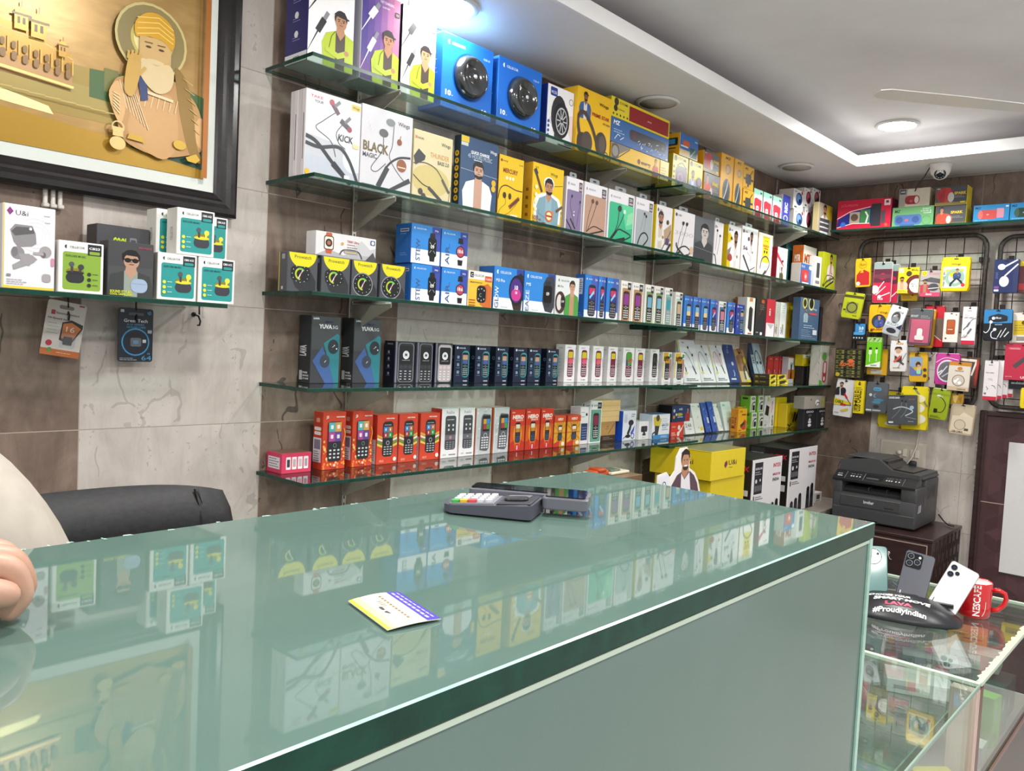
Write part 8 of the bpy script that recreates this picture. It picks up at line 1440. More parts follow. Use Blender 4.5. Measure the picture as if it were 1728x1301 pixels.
('neckband_box',-.639,1.2349,.1477,.1531,.09,.03,-.0698,'#4a4d52','#d3c21c',[('text',('SOUND BAND',.06,.88,.06,'#d8dadc'),{'w':.36,'bold':.03}),('text',('avs',.72,.84,.06,'#a85a5c'),{'w':.2}),('curve',([(.2,.52),(.5,.6),(.85,.46),(.6,.3)],.035,'#b8c4cc')),('curve',([(.5,.8),(.42,.5),(.15,.2)],.012,'#8a9298')),('curve',([(.62,.8),(.64,.5),(.45,.24)],.012,'#8a9298')),('ell',(.5,.8,.04,'#2c2e32'),{}),('ell',(.62,.78,.04,'#2c2e32'),{}),('ell',(.82,.58,.07,'#9ab4c8'),{}),('rect',(.04,.04,.2,.1,'#c8cacc')),('lines',(.7,.1,.24,1,'#a8aaac'),{'h':.02}),('line',([(.62,.26),(.95,.2)],.02,'#8a9298'))],'dark grey neckband box hanging before the yellow bags','box','packs hanging on the wire racks',0),
('hanging_pouch',-.818,1.2779,.0859,.1541,.085,.016,.0873,'#8fa01e','#7c8c1c',[('rect',(0,.8,1,.86,'#7f901c')),('text',('OTG',.34,.7,.07,'#d8dcc0'),{'w':.26,'skew':.2}),('curve',([(.36,.74),(.6,.7),(.84,.5),(.7,.26),(.4,.24)],.04,'#26281c')),('rr',(.24,.2,.44,.34,'#1c1e18'),{'r':.04}),('rr',(.3,.74,.5,.8,'#c8ccb8'),{'r':.03}),('lines',(.1,.08,.6,2,'#5a6418'),{'dy':.04,'h':.02})],'olive green pouch with short black cable','pouch','packs hanging on the wire racks',1),
('hanging_pouch',-.88,1.29,.055,.123,.05,.012,0,'#c8982c','#b48424',[('poly',([(.1,.9),(.6,.95),(.4,.6),(.2,.7)],'#ecd078')),('poly',([(.3,.5),(.8,.6),(.7,.3)],'#e0bc50')),('poly',([(.2,.2),(.6,.4),(.5,.1)],'#f0d888')),('poly',([(.6,.8),(.9,.9),(.85,.6)],'#a87a20'))],'shiny gold foil pouch beside the olive green one','pouch','packs hanging on the wire racks',1),
('hanging_pouch',-.913,1.2116,.1112,.1514,.06,.014,.0524,'#b8a890','#a8987e',[('poly',([(.1,.6),(.4,.62),(.55,.75),(.95,.6),(.95,.05),(.05,.08)],'#d3c6b0')),('ring',(.45,.32,.24,.03,'#8a7c68')),('ell',(.45,.32,.2,'#cabca4'),{}),('rect',(.65,.14,.82,.22,'#5a4c3c')),('text',('USB CABLE',.16,.06,.06,'#4a3c30'),{'w':.44,'bold':.03})],'beige pouch with coiled cable, lowest on the rack right side','pouch','packs hanging on the wire racks',1),
('earphone_box',-1.055,1.902,.102,.159,.085,.03,0,'#26305c','#33305a',[('ell',(.3,.78,.16,'#e0e2ea'),{'ry':.09}),('line',([(.36,.76),(.95,1)],.09,'#d8dae4')),('ell',(.44,.34,.2,'#e6e8f0'),{'ry':.16}),('line',([(.45,.5),(.98,.86)],.07,'#dcdee8')),('rect',(.04,.12,.24,.2,'#7a4a8c')),('rect',(.04,.04,.24,.1,'#c8cce0')),('lines',(.08,.6,.1,5,'#8088b4'),{'dy':.04,'h':.012})],'navy box with two white earphones on the right rack','box','packs hanging on the right rack',0),
('hanging_card',-1.161,1.903,.113,.15,.07,.014,0,'#6a3a3c','#55302f',[('rect',(0,.85,.5,1,'#d8c42c')),('rect',(0,.1,.4,.3,'#b83a3c'))],'maroon card with yellow corner cut by photo edge','card','packs hanging on the right rack',0),
('earphone_pouch',-1.033,1.6761,.1208,.1509,.08,.018,-.0349,'#1c2026','#16181c',[('rect',(0,.56,1,1,'#2878b0')),('ell',(.34,.72,.06,'#e4eef6'),{}),('text',('ffhut',.42,.7,.06,'#d0e4f2'),{'w':.2}),('lines',(.4,.5,.34,1,'#8fb4d0'),{'h':.03}),('curve',([(.24,.66),(.22,.4),(.1,.26),(0,.3)],.03,'#e4e6ea')),('ell',(.26,.6,.06,'#f0f2f4'),{}),('curve',([(.4,.34),(.28,.26),(.3,.1),(.5,.06)],.03,'#e4e6ea')),('ell',(.4,.36,.06,'#f0f2f4'),{}),('line',([(.5,.1),(.64,.34)],.03,'#d8dadd')),('line',([(.6,.1),(.8,.4)],.03,'#d8dadd')),('line',([(.74,.12),(.9,.28)],.04,'#d8dadd'))],'black earphone pouch with blue header on right rack','pouch','packs hanging on the right rack',1),
('hanging_card',-1.136,1.6712,.095,.1438,.06,.014,-.0349,'#ddd6cc','#c4bcb0',[('rect',(.06,.26,.94,.74,'#cdb024')),('ell',(.5,.66,.1,'#5a4418'),{}),('lines',(.1,.56,.8,3,'#8a7418'),{'dy':.08,'h':.02}),('rect',(.2,.06,.94,.2,'#8a8880'))],'white card with yellow panel right of black earphone pouch','card','packs hanging on the right rack',0),
('pendrive_pack',-1.152,1.494,.159,.174,.07,.014,0,'#b83048','#9c2840',[('poly',([(.55,1),(1,1),(1,.6),(.75,.66)],'#6a6668')),('rr',(.08,.84,.4,.9,'#c8606c'),{'r':.03}),('text',('simmtronics',.12,.85,.025,'#f0d8dc'),{'w':.26}),('line',([(.25,.36),(.55,.62)],.12,'#4a484c')),('line',([(.55,.62),(.68,.7)],.12,'#6a686c')),('text',('USB PEN',.44,.05,.06,'#f0e0e4'),{'w':.44,'bold':.03}),('lines',(.04,.08,.24,1,'#e0a8b0'),{'h':.015})],'crimson pen drive pack with grey corner on right rack','pack','packs hanging on the right rack',0),
('memory_strip',-1.162,1.452,.153,.05,.04,.014,0,'#23262c','#1c1e22',[('lines',(.1,.5,.5,1,'#a8acb4'),{'h':.15}),('text',('4 in 1',.24,.5,.3,'#a8acb4'),{'w':.2})],'narrow black strip pack below the crimson pen drive','pack','packs hanging on the right rack',0),
('cable_box',-1.026,1.392,.059,.191,.088,.017,0,'#dfd9da','#cfc8ca',[('rect',(0,0,1,.09,'#c42c44')),('text',('boAt',.3,.88,.03,'#55505a'),{'w':.3}),('text',('A320 CABLE',.1,.68,.03,'#6a6470'),{'w':.6}),('line',([(.2,.34),(.36,.28),(.26,.26)],.04,'#4a4850')),('line',([(.6,.38),(.8,.36),(.9,.3)],.04,'#4a4850')),('rect',(.08,.14,.24,.18,'#6a6470')),('lines',(.3,.54,.4,2,'#b0aab0'),{'dy':.03,'h':.01})],'white cable box with red base, front of a row of four','box','white cable boxes with red base on right rack',0),
('cable_box',-1.044,1.398,.059,.187,.069,.017,0,'#dfd9da','#cfc8ca',[('rect',(0,0,1,.09,'#c42c44')),('text',('boAt',.3,.88,.03,'#55505a'),{'w':.3}),('text',('A320 CABLE',.1,.68,.03,'#6a6470'),{'w':.6}),('line',([(.2,.34),(.36,.28),(.26,.26)],.04,'#4a4850')),('line',([(.6,.38),(.8,.36),(.9,.3)],.04,'#4a4850')),('rect',(.08,.14,.24,.18,'#6a6470')),('lines',(.3,.54,.4,2,'#b0aab0'),{'dy':.03,'h':.01})],'white cable box with red base, second of a row of four','box','white cable boxes with red base on right rack',0),
('cable_box',-1.063,1.405,.059,.181,.05,.017,0,'#dfd9da','#cfc8ca',[('rect',(0,0,1,.09,'#c42c44')),('text',('boAt',.3,.88,.03,'#55505a'),{'w':.3}),('text',('A320 CABLE',.1,.68,.03,'#6a6470'),{'w':.6}),('line',([(.2,.34),(.36,.28),(.26,.26)],.04,'#4a4850')),('line',([(.6,.38),(.8,.36),(.9,.3)],.04,'#4a4850')),('rect',(.08,.14,.24,.18,'#6a6470')),('lines',(.3,.54,.4,2,'#b0aab0'),{'dy':.03,'h':.01})],'white cable box with red base, third of a row of four','box','white cable boxes with red base on right rack',0),
('cable_box',-1.081,1.412,.059,.175,.031,.017,0,'#dfd9da','#cfc8ca',[('rect',(0,0,1,.09,'#c42c44')),('text',('boAt',.3,.88,.03,'#55505a'),{'w':.3}),('text',('A320 CABLE',.1,.68,.03,'#6a6470'),{'w':.6}),('line',([(.2,.34),(.36,.28),(.26,.26)],.04,'#4a4850')),('line',([(.6,.38),(.8,.36),(.9,.3)],.04,'#4a4850')),('rect',(.08,.14,.24,.18,'#6a6470')),('lines',(.3,.54,.4,2,'#b0aab0'),{'dy':.03,'h':.01})],'white cable box with red base, last of a row of four','box','white cable boxes with red base on right rack',0),
('hanging_pouch',-1.19,1.365,.087,.097,.06,.014,0,'#dcc41c','#c4ac18',[('rect',(.2,.2,.8,.5,'#8a7a20'))],'yellow pouch at the photo edge below the pen drive','pouch','packs hanging on the right rack',1),
]
for p in POUCHES: hang(*p)
# ================================================================== GOLD PICTURE ON THE BACK WALL
t = empty('framed_picture', (-.52, -.02, 1.83), 'large gold relief picture in a black frame on the back wall', 'picture')
PX0, PX1, PZ0, PZ1 = -.96, -.104, 1.826, 2.47
def rail(mb, a, b, inward, w=.056):
    """moulded frame bar from corner a to corner b (x, z), mitred towards inward"""
    prof = [(0, .004), (0, .03), (.008, .036), (.02, .037), (.03, .031), (.036, .031), (.042, .026), (.05, .022), (w, .018), (w, .004)]
    a, b, c = Vector(a), Vector(b), Vector(inward); d = (b-a).normalized(); n = Vector((-d.y, d.x)); n = n if n.dot(c-a) > 0 else -n
    vs = []
    for p, e in ((a, 1), (b, -1)):
        for s, h in prof: q = p + n*s + d*s*e; vs.append((q.x, -h, q.y))
    k = len(prof); mb.add(vs, [(i, (i+1) % k, k+(i+1) % k, k+i) for i in range(k)], FRAMEBLK)
m = MB(); cen = ((PX0+PX1)/2, (PZ0+PZ1)/2); cs_ = [(PX0, PZ0), (PX1, PZ0), (PX1, PZ1), (PX0, PZ1)]
for i in range(4): rail(m, cs_[i], cs_[(i+1) % 4], cen)
part(m, 'frame', t)
m = MB(); m.box((PX0+.05, -.017, PZ0+.05), (PX1-.05, -.004, PZ1-.05), M('d6dbd4', .5)); part(m, 'mat', t)
AX0, AX1, AZ0, AZ1 = PX0+.082, -.187, 1.910, PZ1-.082
GOLD = noisy('gold_print', (.30, .17, .042), (.40, .24, .07), 14, .3, .15, .6, .3, (1, 1, 3))
m = MB(); m.box((AX0, -.0185, AZ0), (AX1, -.0171, AZ1), GOLD)
A = Art(m, AX1-AX0, AZ1-AZ0, lambda x, y, d: (AX0+x, -.0186-d*1.5, AZ0+y), .28)
def gx(x): return (x-AX0)/(AX1-AX0)
def gz(z): return (z-AZ0)/(AZ1-AZ0)
def GP(*p): return [(gx(x), gz(z)) for x, z in p]
A.poly(GP((AX0, 1.99), (-.187, 1.99), (-.187, 2.10), (AX0, 2.10)), '#9a8344', metal=.2); A.poly(GP((AX0, 2.06), (-.40, 2.06), (-.40, 2.02), (AX0, 1.995)), '#a08d50', metal=.2)
A.poly(GP((AX0, AZ0), (-.187, AZ0), (-.187, 1.96), (-.40, 1.965), (AX0, 2.0)), '#a8822a', metal=.25)
A.poly(GP((-.70, 2.03), (-.53, 2.0), (-.52, 1.985), (-.6, 1.99), (-.72, 2.0)), '#f4e8a0', metal=.3)
A.poly(GP((-.45, 2.04), (-.187, 2.03), (-.187, 2.10), (-.25, 2.115), (-.45, 2.10)), '#4c6a3c'); A.poly(GP((-.36, 1.95), (-.187, 1.93), (-.187, 2.0), (-.36, 2.02)), '#2f5240')
for x, w in ((-.42, .03), (-.385, .04), (-.345, .03)): A.poly(GP((x, 2.06), (x+w, 2.06), (x+w, 2.11), (x, 2.11)), '#7a7a3c')
# palace with arches and domed kiosks
A.poly(GP((AX0, 2.07), (-.485, 2.05), (-.485, 2.118), (-.53, 2.128), (-.54, 2.142), (AX0, 2.19)), '#b58a38', metal=.2); A.poly(GP((AX0, 2.055), (-.485, 2.045), (-.485, 2.072), (AX0, 2.095)), '#b08a5c', metal=.2); A.line(GP((AX0, 2.165), (-.545, 2.128), (-.485, 2.108)), .004, '#e4c870')
for i in range(19): x = -.865+.0203*i; z = 2.1585-.058*i/19; A.rr(gx(x), gz(z-.022), gx(x+.008), gz(z-.006), '#8f6c2c', r=.006); A.rr(gx(x), gz(z-.058+.02*i/19), gx(x+.010), gz(z-.04+.02*i/19), '#967248', r=.006); A.rect(gx(x+.0125), gz(z-.03), gx(x+.0145), gz(z), '#dcbc60')
for x, z, s in ((-.66, 2.165, .8), (-.585, 2.150, .8), (-.553, 2.142, .9), (-.507, 2.118, .5), (-.76, 2.17, .8)):
    A.rect(gx(x-.016*s), gz(z-.012), gx(x+.016*s), gz(z+.022*s), '#a8823a', metal=.3); A.ell(gx(x), gz(z+.026*s), .022*s, '#b89040', a0=0, a1=180, metal=.3); A.line(GP((x, z+.04*s), (x, z+.058*s)), .003, '#a8803a'); A.rect(gx(x-.022*s), gz(z+.02*s), gx(x+.022*s), gz(z+.026*s), '#86662a')
    for q in (-.009, .003): A.rect(gx(x+q*s), gz(z), gx(x+(q+.006)*s), gz(z+.016*s), '#6a4c1c')
A.poly(GP((-.7, 2.06), (-.485, 2.045), (-.485, 2.05), (-.7, 2.066)), '#e4c878', metal=.3)
for i in range(9): A.line(GP((-.66+.03*i, 2.02-.001*i), (-.63+.03*i, 2.021-.001*i)), .003, '#c8b06c')
A.poly(GP((-.49, 2.36), (-.43, 2.345), (-.40, 2.31), (-.43, 2.315), (-.46, 2.335)), '#e8dcb0'); A.poly(GP((-.43, 2.33), (-.385, 2.33), (-.395, 2.30), (-.42, 2.31)), '#d8c078')
# seated robed elder with halo and raised hand (plain generic figure)
cxh, czh = -.318, 2.195
A.ell(gx(cxh-.005), gz(czh), .118, '#8c7b4a', n=32); A.ring(gx(cxh-.005), gz(czh), .118, .008, '#c8b878'); A.ell(gx(cxh-.004), gz(czh), .07, '#c9b860', n=28); A.ell(gx(cxh-.003), gz(czh), .062, '#e8dc98', n=28)
A.poly(GP((-.395, 2.02), (-.412, 2.05), (-.40, 2.09), (-.37, 2.105), (-.33, 2.125), (-.29, 2.125), (-.245, 2.105), (-.21, 2.07), (-.195, 2.01), (-.198, 1.975), (-.235, 1.955), (-.30, 1.94), (-.37, 1.955), (-.392, 1.985)), '#ae8450', sm=True, metal=.15)
A.poly(GP((-.345, 2.085), (-.275, 2.08), (-.258, 2.02), (-.262, 1.965), (-.292, 1.935), (-.345, 1.955), (-.372, 1.985), (-.362, 2.04)), '#b98f5c', sm=True, metal=.15); A.poly(GP((-.414, 2.05), (-.40, 2.085), (-.382, 2.075), (-.378, 2.03), (-.39, 1.995)), '#c49c68', sm=True, metal=.2); A.poly(GP((-.205, 2.05), (-.19, 2.03), (-.19, 1.975), (-.21, 1.985), (-.222, 2.02)), '#c49c68', sm=True, metal=.2)
A.poly(GP((-.268, 2.15), (-.24, 2.125), (-.222, 2.06), (-.212, 1.985), (-.195, 1.945), (-.225, 1.955), (-.248, 2.02), (-.262, 2.09)), '#86682f', sm=True, metal=.2)
for i in range(7): x = -.345+.014*i; A.line(GP((x, 2.075), (x-.006, 2.045)), .003, '#e8cfa0'); A.line(GP((-.392+.006*i, 2.09-.004*i), (-.375+.008*i, 2.03-.006*i)), .003, '#e4caa0')
for i in range(6): A.line(GP((-.25+.006*i, 2.13-.022*i), (-.225+.004*i, 2.12-.022*i)), .0025, '#c8a860'); A.line(GP((-.405, 2.06-.006*i), (-.39, 2.055-.008*i)), .003, '#ecd8a8')
A.poly(GP((-.345, 2.075), (-.272, 2.068), (-.272, 2.074), (-.345, 2.082)), '#e4cfa4'); A.poly(GP((-.355, 2.11), (-.335, 2.12), (-.33, 2.06), (-.345, 2.055)), '#27366a')
A.poly(GP((-.352, 2.135), (-.28, 2.13), (-.28, 2.2), (-.352, 2.2)), '#c9a468'); A.ell(gx(-.316), gz(2.172), .052, '#cda86c', ry=.062)
A.poly(GP((-.345, 2.15), (-.352, 2.12), (-.33, 2.09), (-.305, 2.08), (-.28, 2.095), (-.272, 2.13), (-.285, 2.15), (-.315, 2.14)), '#d9c292', sm=True); A.ell(gx(-.316), gz(2.148), .03, '#d9c292', ry=.012)
A.poly(GP((-.36, 2.195), (-.362, 2.225), (-.34, 2.25), (-.31, 2.256), (-.282, 2.24), (-.272, 2.212), (-.278, 2.185), (-.3, 2.2), (-.34, 2.2)), '#c9982a', sm=True, metal=.3)
for i in range(4): A.line(GP((-.358, 2.2+.012*i), (-.31, 2.215+.011*i), (-.276, 2.2+.01*i)), .003, '#f0d070')
for x in (-.332, -.303): A.ell(gx(x), gz(2.178), .009, '#4a3418', ry=.005); A.line(GP((x-.009, 2.187), (x+.009, 2.188)), .003, '#6a4c24')
A.poly(GP((-.383, 2.07), (-.365, 2.06), (-.352, 2.10), (-.348, 2.135), (-.352, 2.15), (-.36, 2.155), (-.372, 2.15), (-.38, 2.12)), '#c9a04a', sm=True); 
for i in range(4): A.line(GP((-.377+.008*i, 2.14), (-.375+.008*i, 2.162-.003*abs(i-1.5))), .008, '#c9a04a')
A.line(GP((-.352, 2.11), (-.338, 2.13)), .009, '#c9a04a')
A.ell(gx(-.255), gz(1.975), .022, '#d0a832', ry=.022); A.poly(GP((-.24, 1.95), (-.215, 1.962), (-.205, 1.95), (-.215, 1.94), (-.235, 1.942)), '#d0a832'); A.poly(GP((-.375, 1.965), (-.335, 1.962), (-.34, 1.975), (-.37, 1.978)), '#c9a02c')
A.ell(gx(-.395), gz(1.95), .025, '#c9ad70', ry=.03, metal=.3); A.rect(gx(-.406), gz(1.965), gx(-.384), gz(1.985), '#c9ad70', metal=.3); A.ring(gx(-.395), gz(1.985), .02, .004, '#d8c080'); A.rect(gx(-.2), 0, gx(-.187), 1, '#a5662c', metal=.2)
part(m, 'print', t)
# hooks and cards under the short shelf
G = 'small wall hooks under the short shelf'
def wall_hook(x, z, label, c):
    m = MB(); m.tube([(x, -.004, z), (x, -.026, z-.004), (x+.001, -.034, z-.016), (x+.001, -.03, z-.026), (x, -.022, z-.026)], .0022, M(c, .35, .6), 8); m.tube([(x, -.03, z), (x, -.028, z+.022)], .002, M(c, .35, .6), 6); m.lathe([(0, 0), (.006, 0), (.005, .003), (0, .004)], (x, -.001, z), M(c, .35, .6), 12, 'y'); tag(m.build('wall_hook'), label, 'hook', G)
wall_hook(-.343, 1.583, 'small metal hook holding the dark blue memory card', '3a3634'); wall_hook(-.192, 1.583, 'bare metal hook below the right end of the short shelf', '3a3634'); wall_hook(-.487, 1.58, 'small metal hook holding the white and orange memory card', '3a3634')
for i, x in enumerate((-.529, -.514, -.500)):
    m = MB(); m.box((x-.004, -.012, 1.795), (x+.004, -.001, 1.828), M('d8d2ca', .5), .002); m.box((x-.006, -.018, 1.79), (x+.006, -.001, 1.799), M('d0cac2', .5), .002); tag(m.build('cable_clip'), 'white plastic cable clip under the gold picture, %s of three' % ('left', 'middle', 'right')[i], 'clip', 'white cable clips')
def card(name, x, z, W, H, roll, bg, side, cmds, label, child):
    mb = MB(); P = rrect(-W/2, -H, W/2, 0, .006); mb.prism(P, lambda a, b, d: (a, d, b), -.0012, 0, M(bg, .3), M(side, .3)); A = Art(mb, W, H, lambda a, b, d: (a-W/2, -.0013-d, b-H), .3)
    for c in cmds: getattr(A, c[0])(*c[1], **(c[2] if len(c) > 2 else {}))
    o = empty(name, (x, -.029, z), label, 'card', 'memory cards on hooks', (0, roll, 0)); b = mb.build('card', o)
    c = MB(); (a0, b0, a1, b1) = child; c.prism(rrect(a0, b0, a1, b1, .004), lambda a, q, d: (a, d, q), -.005, -.0014, CLEAR); c.prism(rrect(a0+.006, b0+.006, a1-.006, b1-.006, .002), lambda a, q, d: (a, d, q), -.0030, -.0016, M('25262a' if bg != '#1c2430' else '4a90c8', .4)); c.build('blister', o)
card('memory_card_pack', -.487, 1.592, .078, .118, .14, '#ddd6cf', '#cfc6bd', [('rect', (0, 0, 1, .12, '#c8703c')), ('rr', (.3, .86, .68, .93, '#8a8078'), dict(r=.06)), ('text', ('Simmtronics', .24, .76, .04, '#6a5a56'), dict(w=.6)), ('rect', (.12, .74, .22, .82, '#b83a44')), ('text', ('Hi-Speed Series', .06, .66, .035, '#5a4c48'), dict(w=.62)), ('poly', ([(.42, .3), (.72, .22), (.98, .55), (.98, .62), (.68, .68), (.44, .62)], '#2c2724')), ('poly', ([(.46, .34), (.72, .27), (.94, .55), (.68, .64), (.47, .6)], '#cf7a40')), ('text', ('16', .56, .46, .1, '#f4e8dc'), dict(w=.22, bold=.0)), ('ell', (.18, .22, .08, '#c23a44')), ('ell', (.22, .1, .06, '#6a9a4c')), ('rect', (.8, .95, .94, .98, '#c23a44')), ('lines', (.08, .58, .3, 4, '#a89e96'), dict(dy=.06)), ('lines', (.4, .06, .5, 1, '#f0d8c4'), {})], 'white and orange memory card pack hanging tilted under the short shelf', (-.004, -.098, .026, -.068))
card('memory_card_pack', -.343, 1.588, .079, .122, 0, '#1c2430', '#141a24', [('text', ('GreenTech', .16, .74, .06, '#e8ecf0'), dict(w=.68, bold=.02)), ('text', ('A10 SERIES', .24, .68, .035, '#5aa0cc'), dict(w=.5)), ('text', ('MICROSD CARD', .24, .63, .035, '#5aa0cc'), dict(w=.54)), ('ring', (.5, .37, .4, .04, '#3f9ad0')), ('text', ('64', .68, .03, .09, '#4aa4d8'), dict(w=.28, bold=0)), ('text', ('GB', .84, .14, .03, '#4aa4d8'), {}), ('lines', (.06, .06, .5, 2, '#c8d0d8'), dict(dy=.03)), ('rr', (.28, .87, .72, .92, '#55606a'), dict(r=.05)), ('rect', (.7, .36, .8, .42, '#d8dee4')), ('poly', ([(.8, .93), (.92, .97), (.94, .9), (.86, .88)], '#3f7fb0')), ('rect', (.06, .92, .16, .97, '#d8dee4')), ('rect', (.84, .54, .96, .6, '#a8b0b8'))], 'dark blue memory card pack with bright ring hanging under the short shelf', (-.012, -.087, .012, -.067))
# ================================================================== BACK COUNTER, CUTOUT, PACKET
TOPM = noisy('worktop', (.20, .17, .15), (.26, .23, .2), 20, .4)
t = empty('back_counter', (2.0, -.3, 0), 'low back counter under the glass shelves carrying cartons', 'counter')
m = MB(); m.box((.95, -.50, .75), (XC-.55, -.002, .7795), TOPM, .003); m.box((XC-.551, -.385, .75), (XC-.002, -.002, .7795), TOPM, .002); part(m, 'worktop', t)
m = MB(); m.box((.97, -.48, .0), (2.83, -.01, .749), WOODDK); part(m, 'carcass', t)
for i in range(4): m = MB(); m.box((.98+.46*i, -.497, .05), (1.425+.46*i, -.4805, .735), WOODDK, .002); d = part(m, 'door', t)
inner('darkcarton', 1.16, -.30, .78, .22, .16, .335, 0, 'tall brown carton behind the counter, orange packet on it', {'bg': '#7a6048', 'side': '#6a523c', 'top': '#8a7052'}, None)
m = MB(); m.box((1.06, -.33, 1.1158), (1.14, -.28, 1.135), M('c8562c', .4), .006, 2); m.box((1.075, -.335, 1.13), (1.12, -.285, 1.142), M('b4481f', .4), .005, 2); tag(m.build('packet'), 'orange packet lying just behind the far counter corner', 'packet')
m = MB(); m.box((1.142, -.34, 1.1158), (1.25, -.27, 1.126), M('d8cfb8', .5), .003); m.box((1.15, -.33, 1.126), (1.21, -.28, 1.132), M('5a6a58', .5), .003); tag(m.build('packet'), 'pale packet beside the orange one behind the counter', 'packet')
# life size print of a man cut from board
t = empty('cutout_stand', (1.405, -.46, .78), 'cardboard cutout of smiling man in purple jacket holding white device', 'cutout')
out = [(-.06, 0), (-.075, .20), (-.09, .232), (-.135, .245), (-.165, .275), (-.168, .345), (-.11, .352), (-.085, .33), (-.055, .352), (-.05, .40), (-.025, .43), (.02, .432), (.045, .40), (.043, .355), (.085, .335), (.115, .30), (.15, .22), (.175, .17), (.18, 0)]
m = MB(); m.prism(out, lambda a, b, d: (a, d, b), -.002, .002, M('efece8', .5)); A = Art(m, 1, 1, lambda a, b, d: (a, -.0021-d, b), .4)
A.poly([(-.045, 0), (-.06, .2), (-.075, .25), (-.085, .26), (-.075, .3), (-.04, .335), (-.01, .345), (.05, .342), (.08, .325), (.105, .295), (.14, .21), (.165, .16), (.16, 0)], '#5c4550'); A.poly([(.0, .0), (-.012, .34), (.012, .315), (.045, .34), (.07, .22), (.075, 0)], '#e8e4ea'); A.poly([(-.03, 0), (.1, 0), (.09, .19), (-.03, .2)], '#4f6fa8')
A.poly([(-.012, .345), (.012, .318), (.04, .345), (.035, .37), (-.005, .37)], '#b88462'); A.ell(.012, .392, .03, '#2a1e1a', ry=.034); A.ell(.014, .38, .026, '#bd8a68', ry=.031); A.ell(.015, .362, .02, '#3a2a22', ry=.014, a0=180, a1=360); A.poly([(-.018, .39), (-.016, .415), (.01, .426), (.038, .416), (.044, .392), (.034, .404), (-.006, .406)], '#241a17'); A.rect(.0, .384, .007, .388, '#2a1a14'); A.rect(.02, .384, .027, .388, '#2a1a14'); A.rr(.004, .362, .026, .368, '#f4ecea', r=.003)
A.rr(-.158, .275, -.095, .342, '#e6e6ee', r=.012); A.ring(-.125, .308, .013, .004, '#5a5a66'); A.poly([(-.14, .275), (-.10, .278), (-.085, .255), (-.115, .25)], '#b88462'); A.poly([(-.1, .262), (-.08, .25), (-.06, .2), (-.05, .26), (-.07, .3)], '#55404a')
m.build('print', t); m = MB(); m.prism([(.0, 0), (.09, 0), (.0, .26)], lambda a, b, d: (.04+d, .002+a, b), -.0015, .0015, M('c8b490', .6)); m.build('easel_back', t)
G = 'clear plastic containers'
for k in range(3):
    t = empty('plastic_container', (1.672, -.021, 1.1812+.0635*k), 'clear plastic container behind the webcam box, %s of three stacked' % ('lowest', 'middle', 'topmost')[k], 'container', G)
    m = MB(); P = rrect(-.062, -.016, .062, .016, .006); P2 = rrect(-.058, -.014, .058, .014, .005); n = len(P); vs = [(a, b, 0) for a, b in P2] + [(a, b, .055) for a, b in P]
    m.add(vs, [tuple(range(n-1, -1, -1))] + [(i, (i+1) % n, n+(i+1) % n, n+i) for i in range(n)], CLEAR, True); m.build('tub', t)
    m = MB(); m.prism(rrect(-.064, -.0175, .064, .0175, .006), lambda a, b, d: (a, b, d), .0555, .0625, CLEAR); m.build('lid', t)
# ================================================================== CHAIR AND SELLER BEHIND THE COUNTER
t = empty('office_chair', (-.67, -.50, 0), 'black leather office chair with stitched backrest behind the counter', 'chair')
def cushion(mb, w, h, d, mat, bow, taper=.9, n=14, k=10, fn=None, stitch=None):
    vs = []; N_ = n+1
    for s in (1, -1):
        for j in range(k+1):
            v = j/k; 
            for i in range(N_):
                u = -1+2*i/n; e = max(0, (1-abs(u)**6))**.5*max(0, (1-abs(2*v-1)**8))**.5
                ww = w/2*(taper + (1-taper)*math.sin(PI*min(1, v*1.1)))*(1-.10*max(0, (v-.86)/.14)**2.5); x = u*ww; z = v*h - .022*h*(abs(u)**4)*(v); y = -bow*(1-u*u)*0 + bow*u*u*-1 + s*(d/2*e)
                vs.append(fn(x, y, z))
    fs = []; o = N_*(k+1)
    for j in range(k):
        for i in range(n):
            a = j*N_+i; fs.append((a, a+N_, a+N_+1, a+1)); fs.append((o+a, o+a+1, o+a+N_+1, o+a+N_))
    mb.add(vs, fs, mat, True)
B0 = Vector((-.645, -.56, .625)) - Vector(t.location)
fnb = lambda x, y, z: (B0.x + x*.985 + y*.17*0, B0.y + y - .0*z, B0.z + z)
m = MB(); cushion(m, .52, .66, .11, LEATHER, .05, .93, 24, 20, lambda x, y, z: fnb(x, y+.0, z)); m.build('backrest', t)
for x in (-.17, .17):
    m = MB(); pts = []
    for j in range(30):
        v = .03+.96*j/29; e = (1-abs(2*v-1)**8)**.5; u = x/.26; pts.append(fnb(x, -.05*u*u + .055*e*(1-abs(u)**6)**.5*-1 - .001, v*.66-.018*.66*abs(u)**3*v))
    m.tube(pts, .0022, M('0c0c0e', .5), 6); m.tube([(p[0]+.006, p[1]-.0004, p[2]) for p in pts], .0011, M('3a3a3e', .6), 5); m.build('seam', t)
m = MB(); m.box((-.24, -.30+.05, .44), (.26, .17, .54), LEATHER, .035, 4); m.build('seat', t)
for s in (-1, 1): m = MB(); m.tube([(.02+.29*s, .1, .42), (.02+.30*s, .1, .6), (.02+.30*s, .06, .66), (.02+.30*s, -.18, .66)], .02, BLACKPL, 10); m.box((.02+.30*s-.03, -.2, .655), (.02+.30*s+.03, .08, .69), LEATHER, .012, 3); m.build('armrest', t)
m = MB(); m.lathe([(.0, .08), (.03, .08), (.03, .3), (.02, .3), (.02, .44), (0, .44)], (.02, -.05, 0), CHROME, 20)
for k in range(5): a = 2*PI*k/5; m.tube([(.02, -.05, .1), (.02+.29*math.cos(a), -.05+.29*math.sin(a), .075)], [.028, .016], BLACKPL, 8)
m.build('base', t)
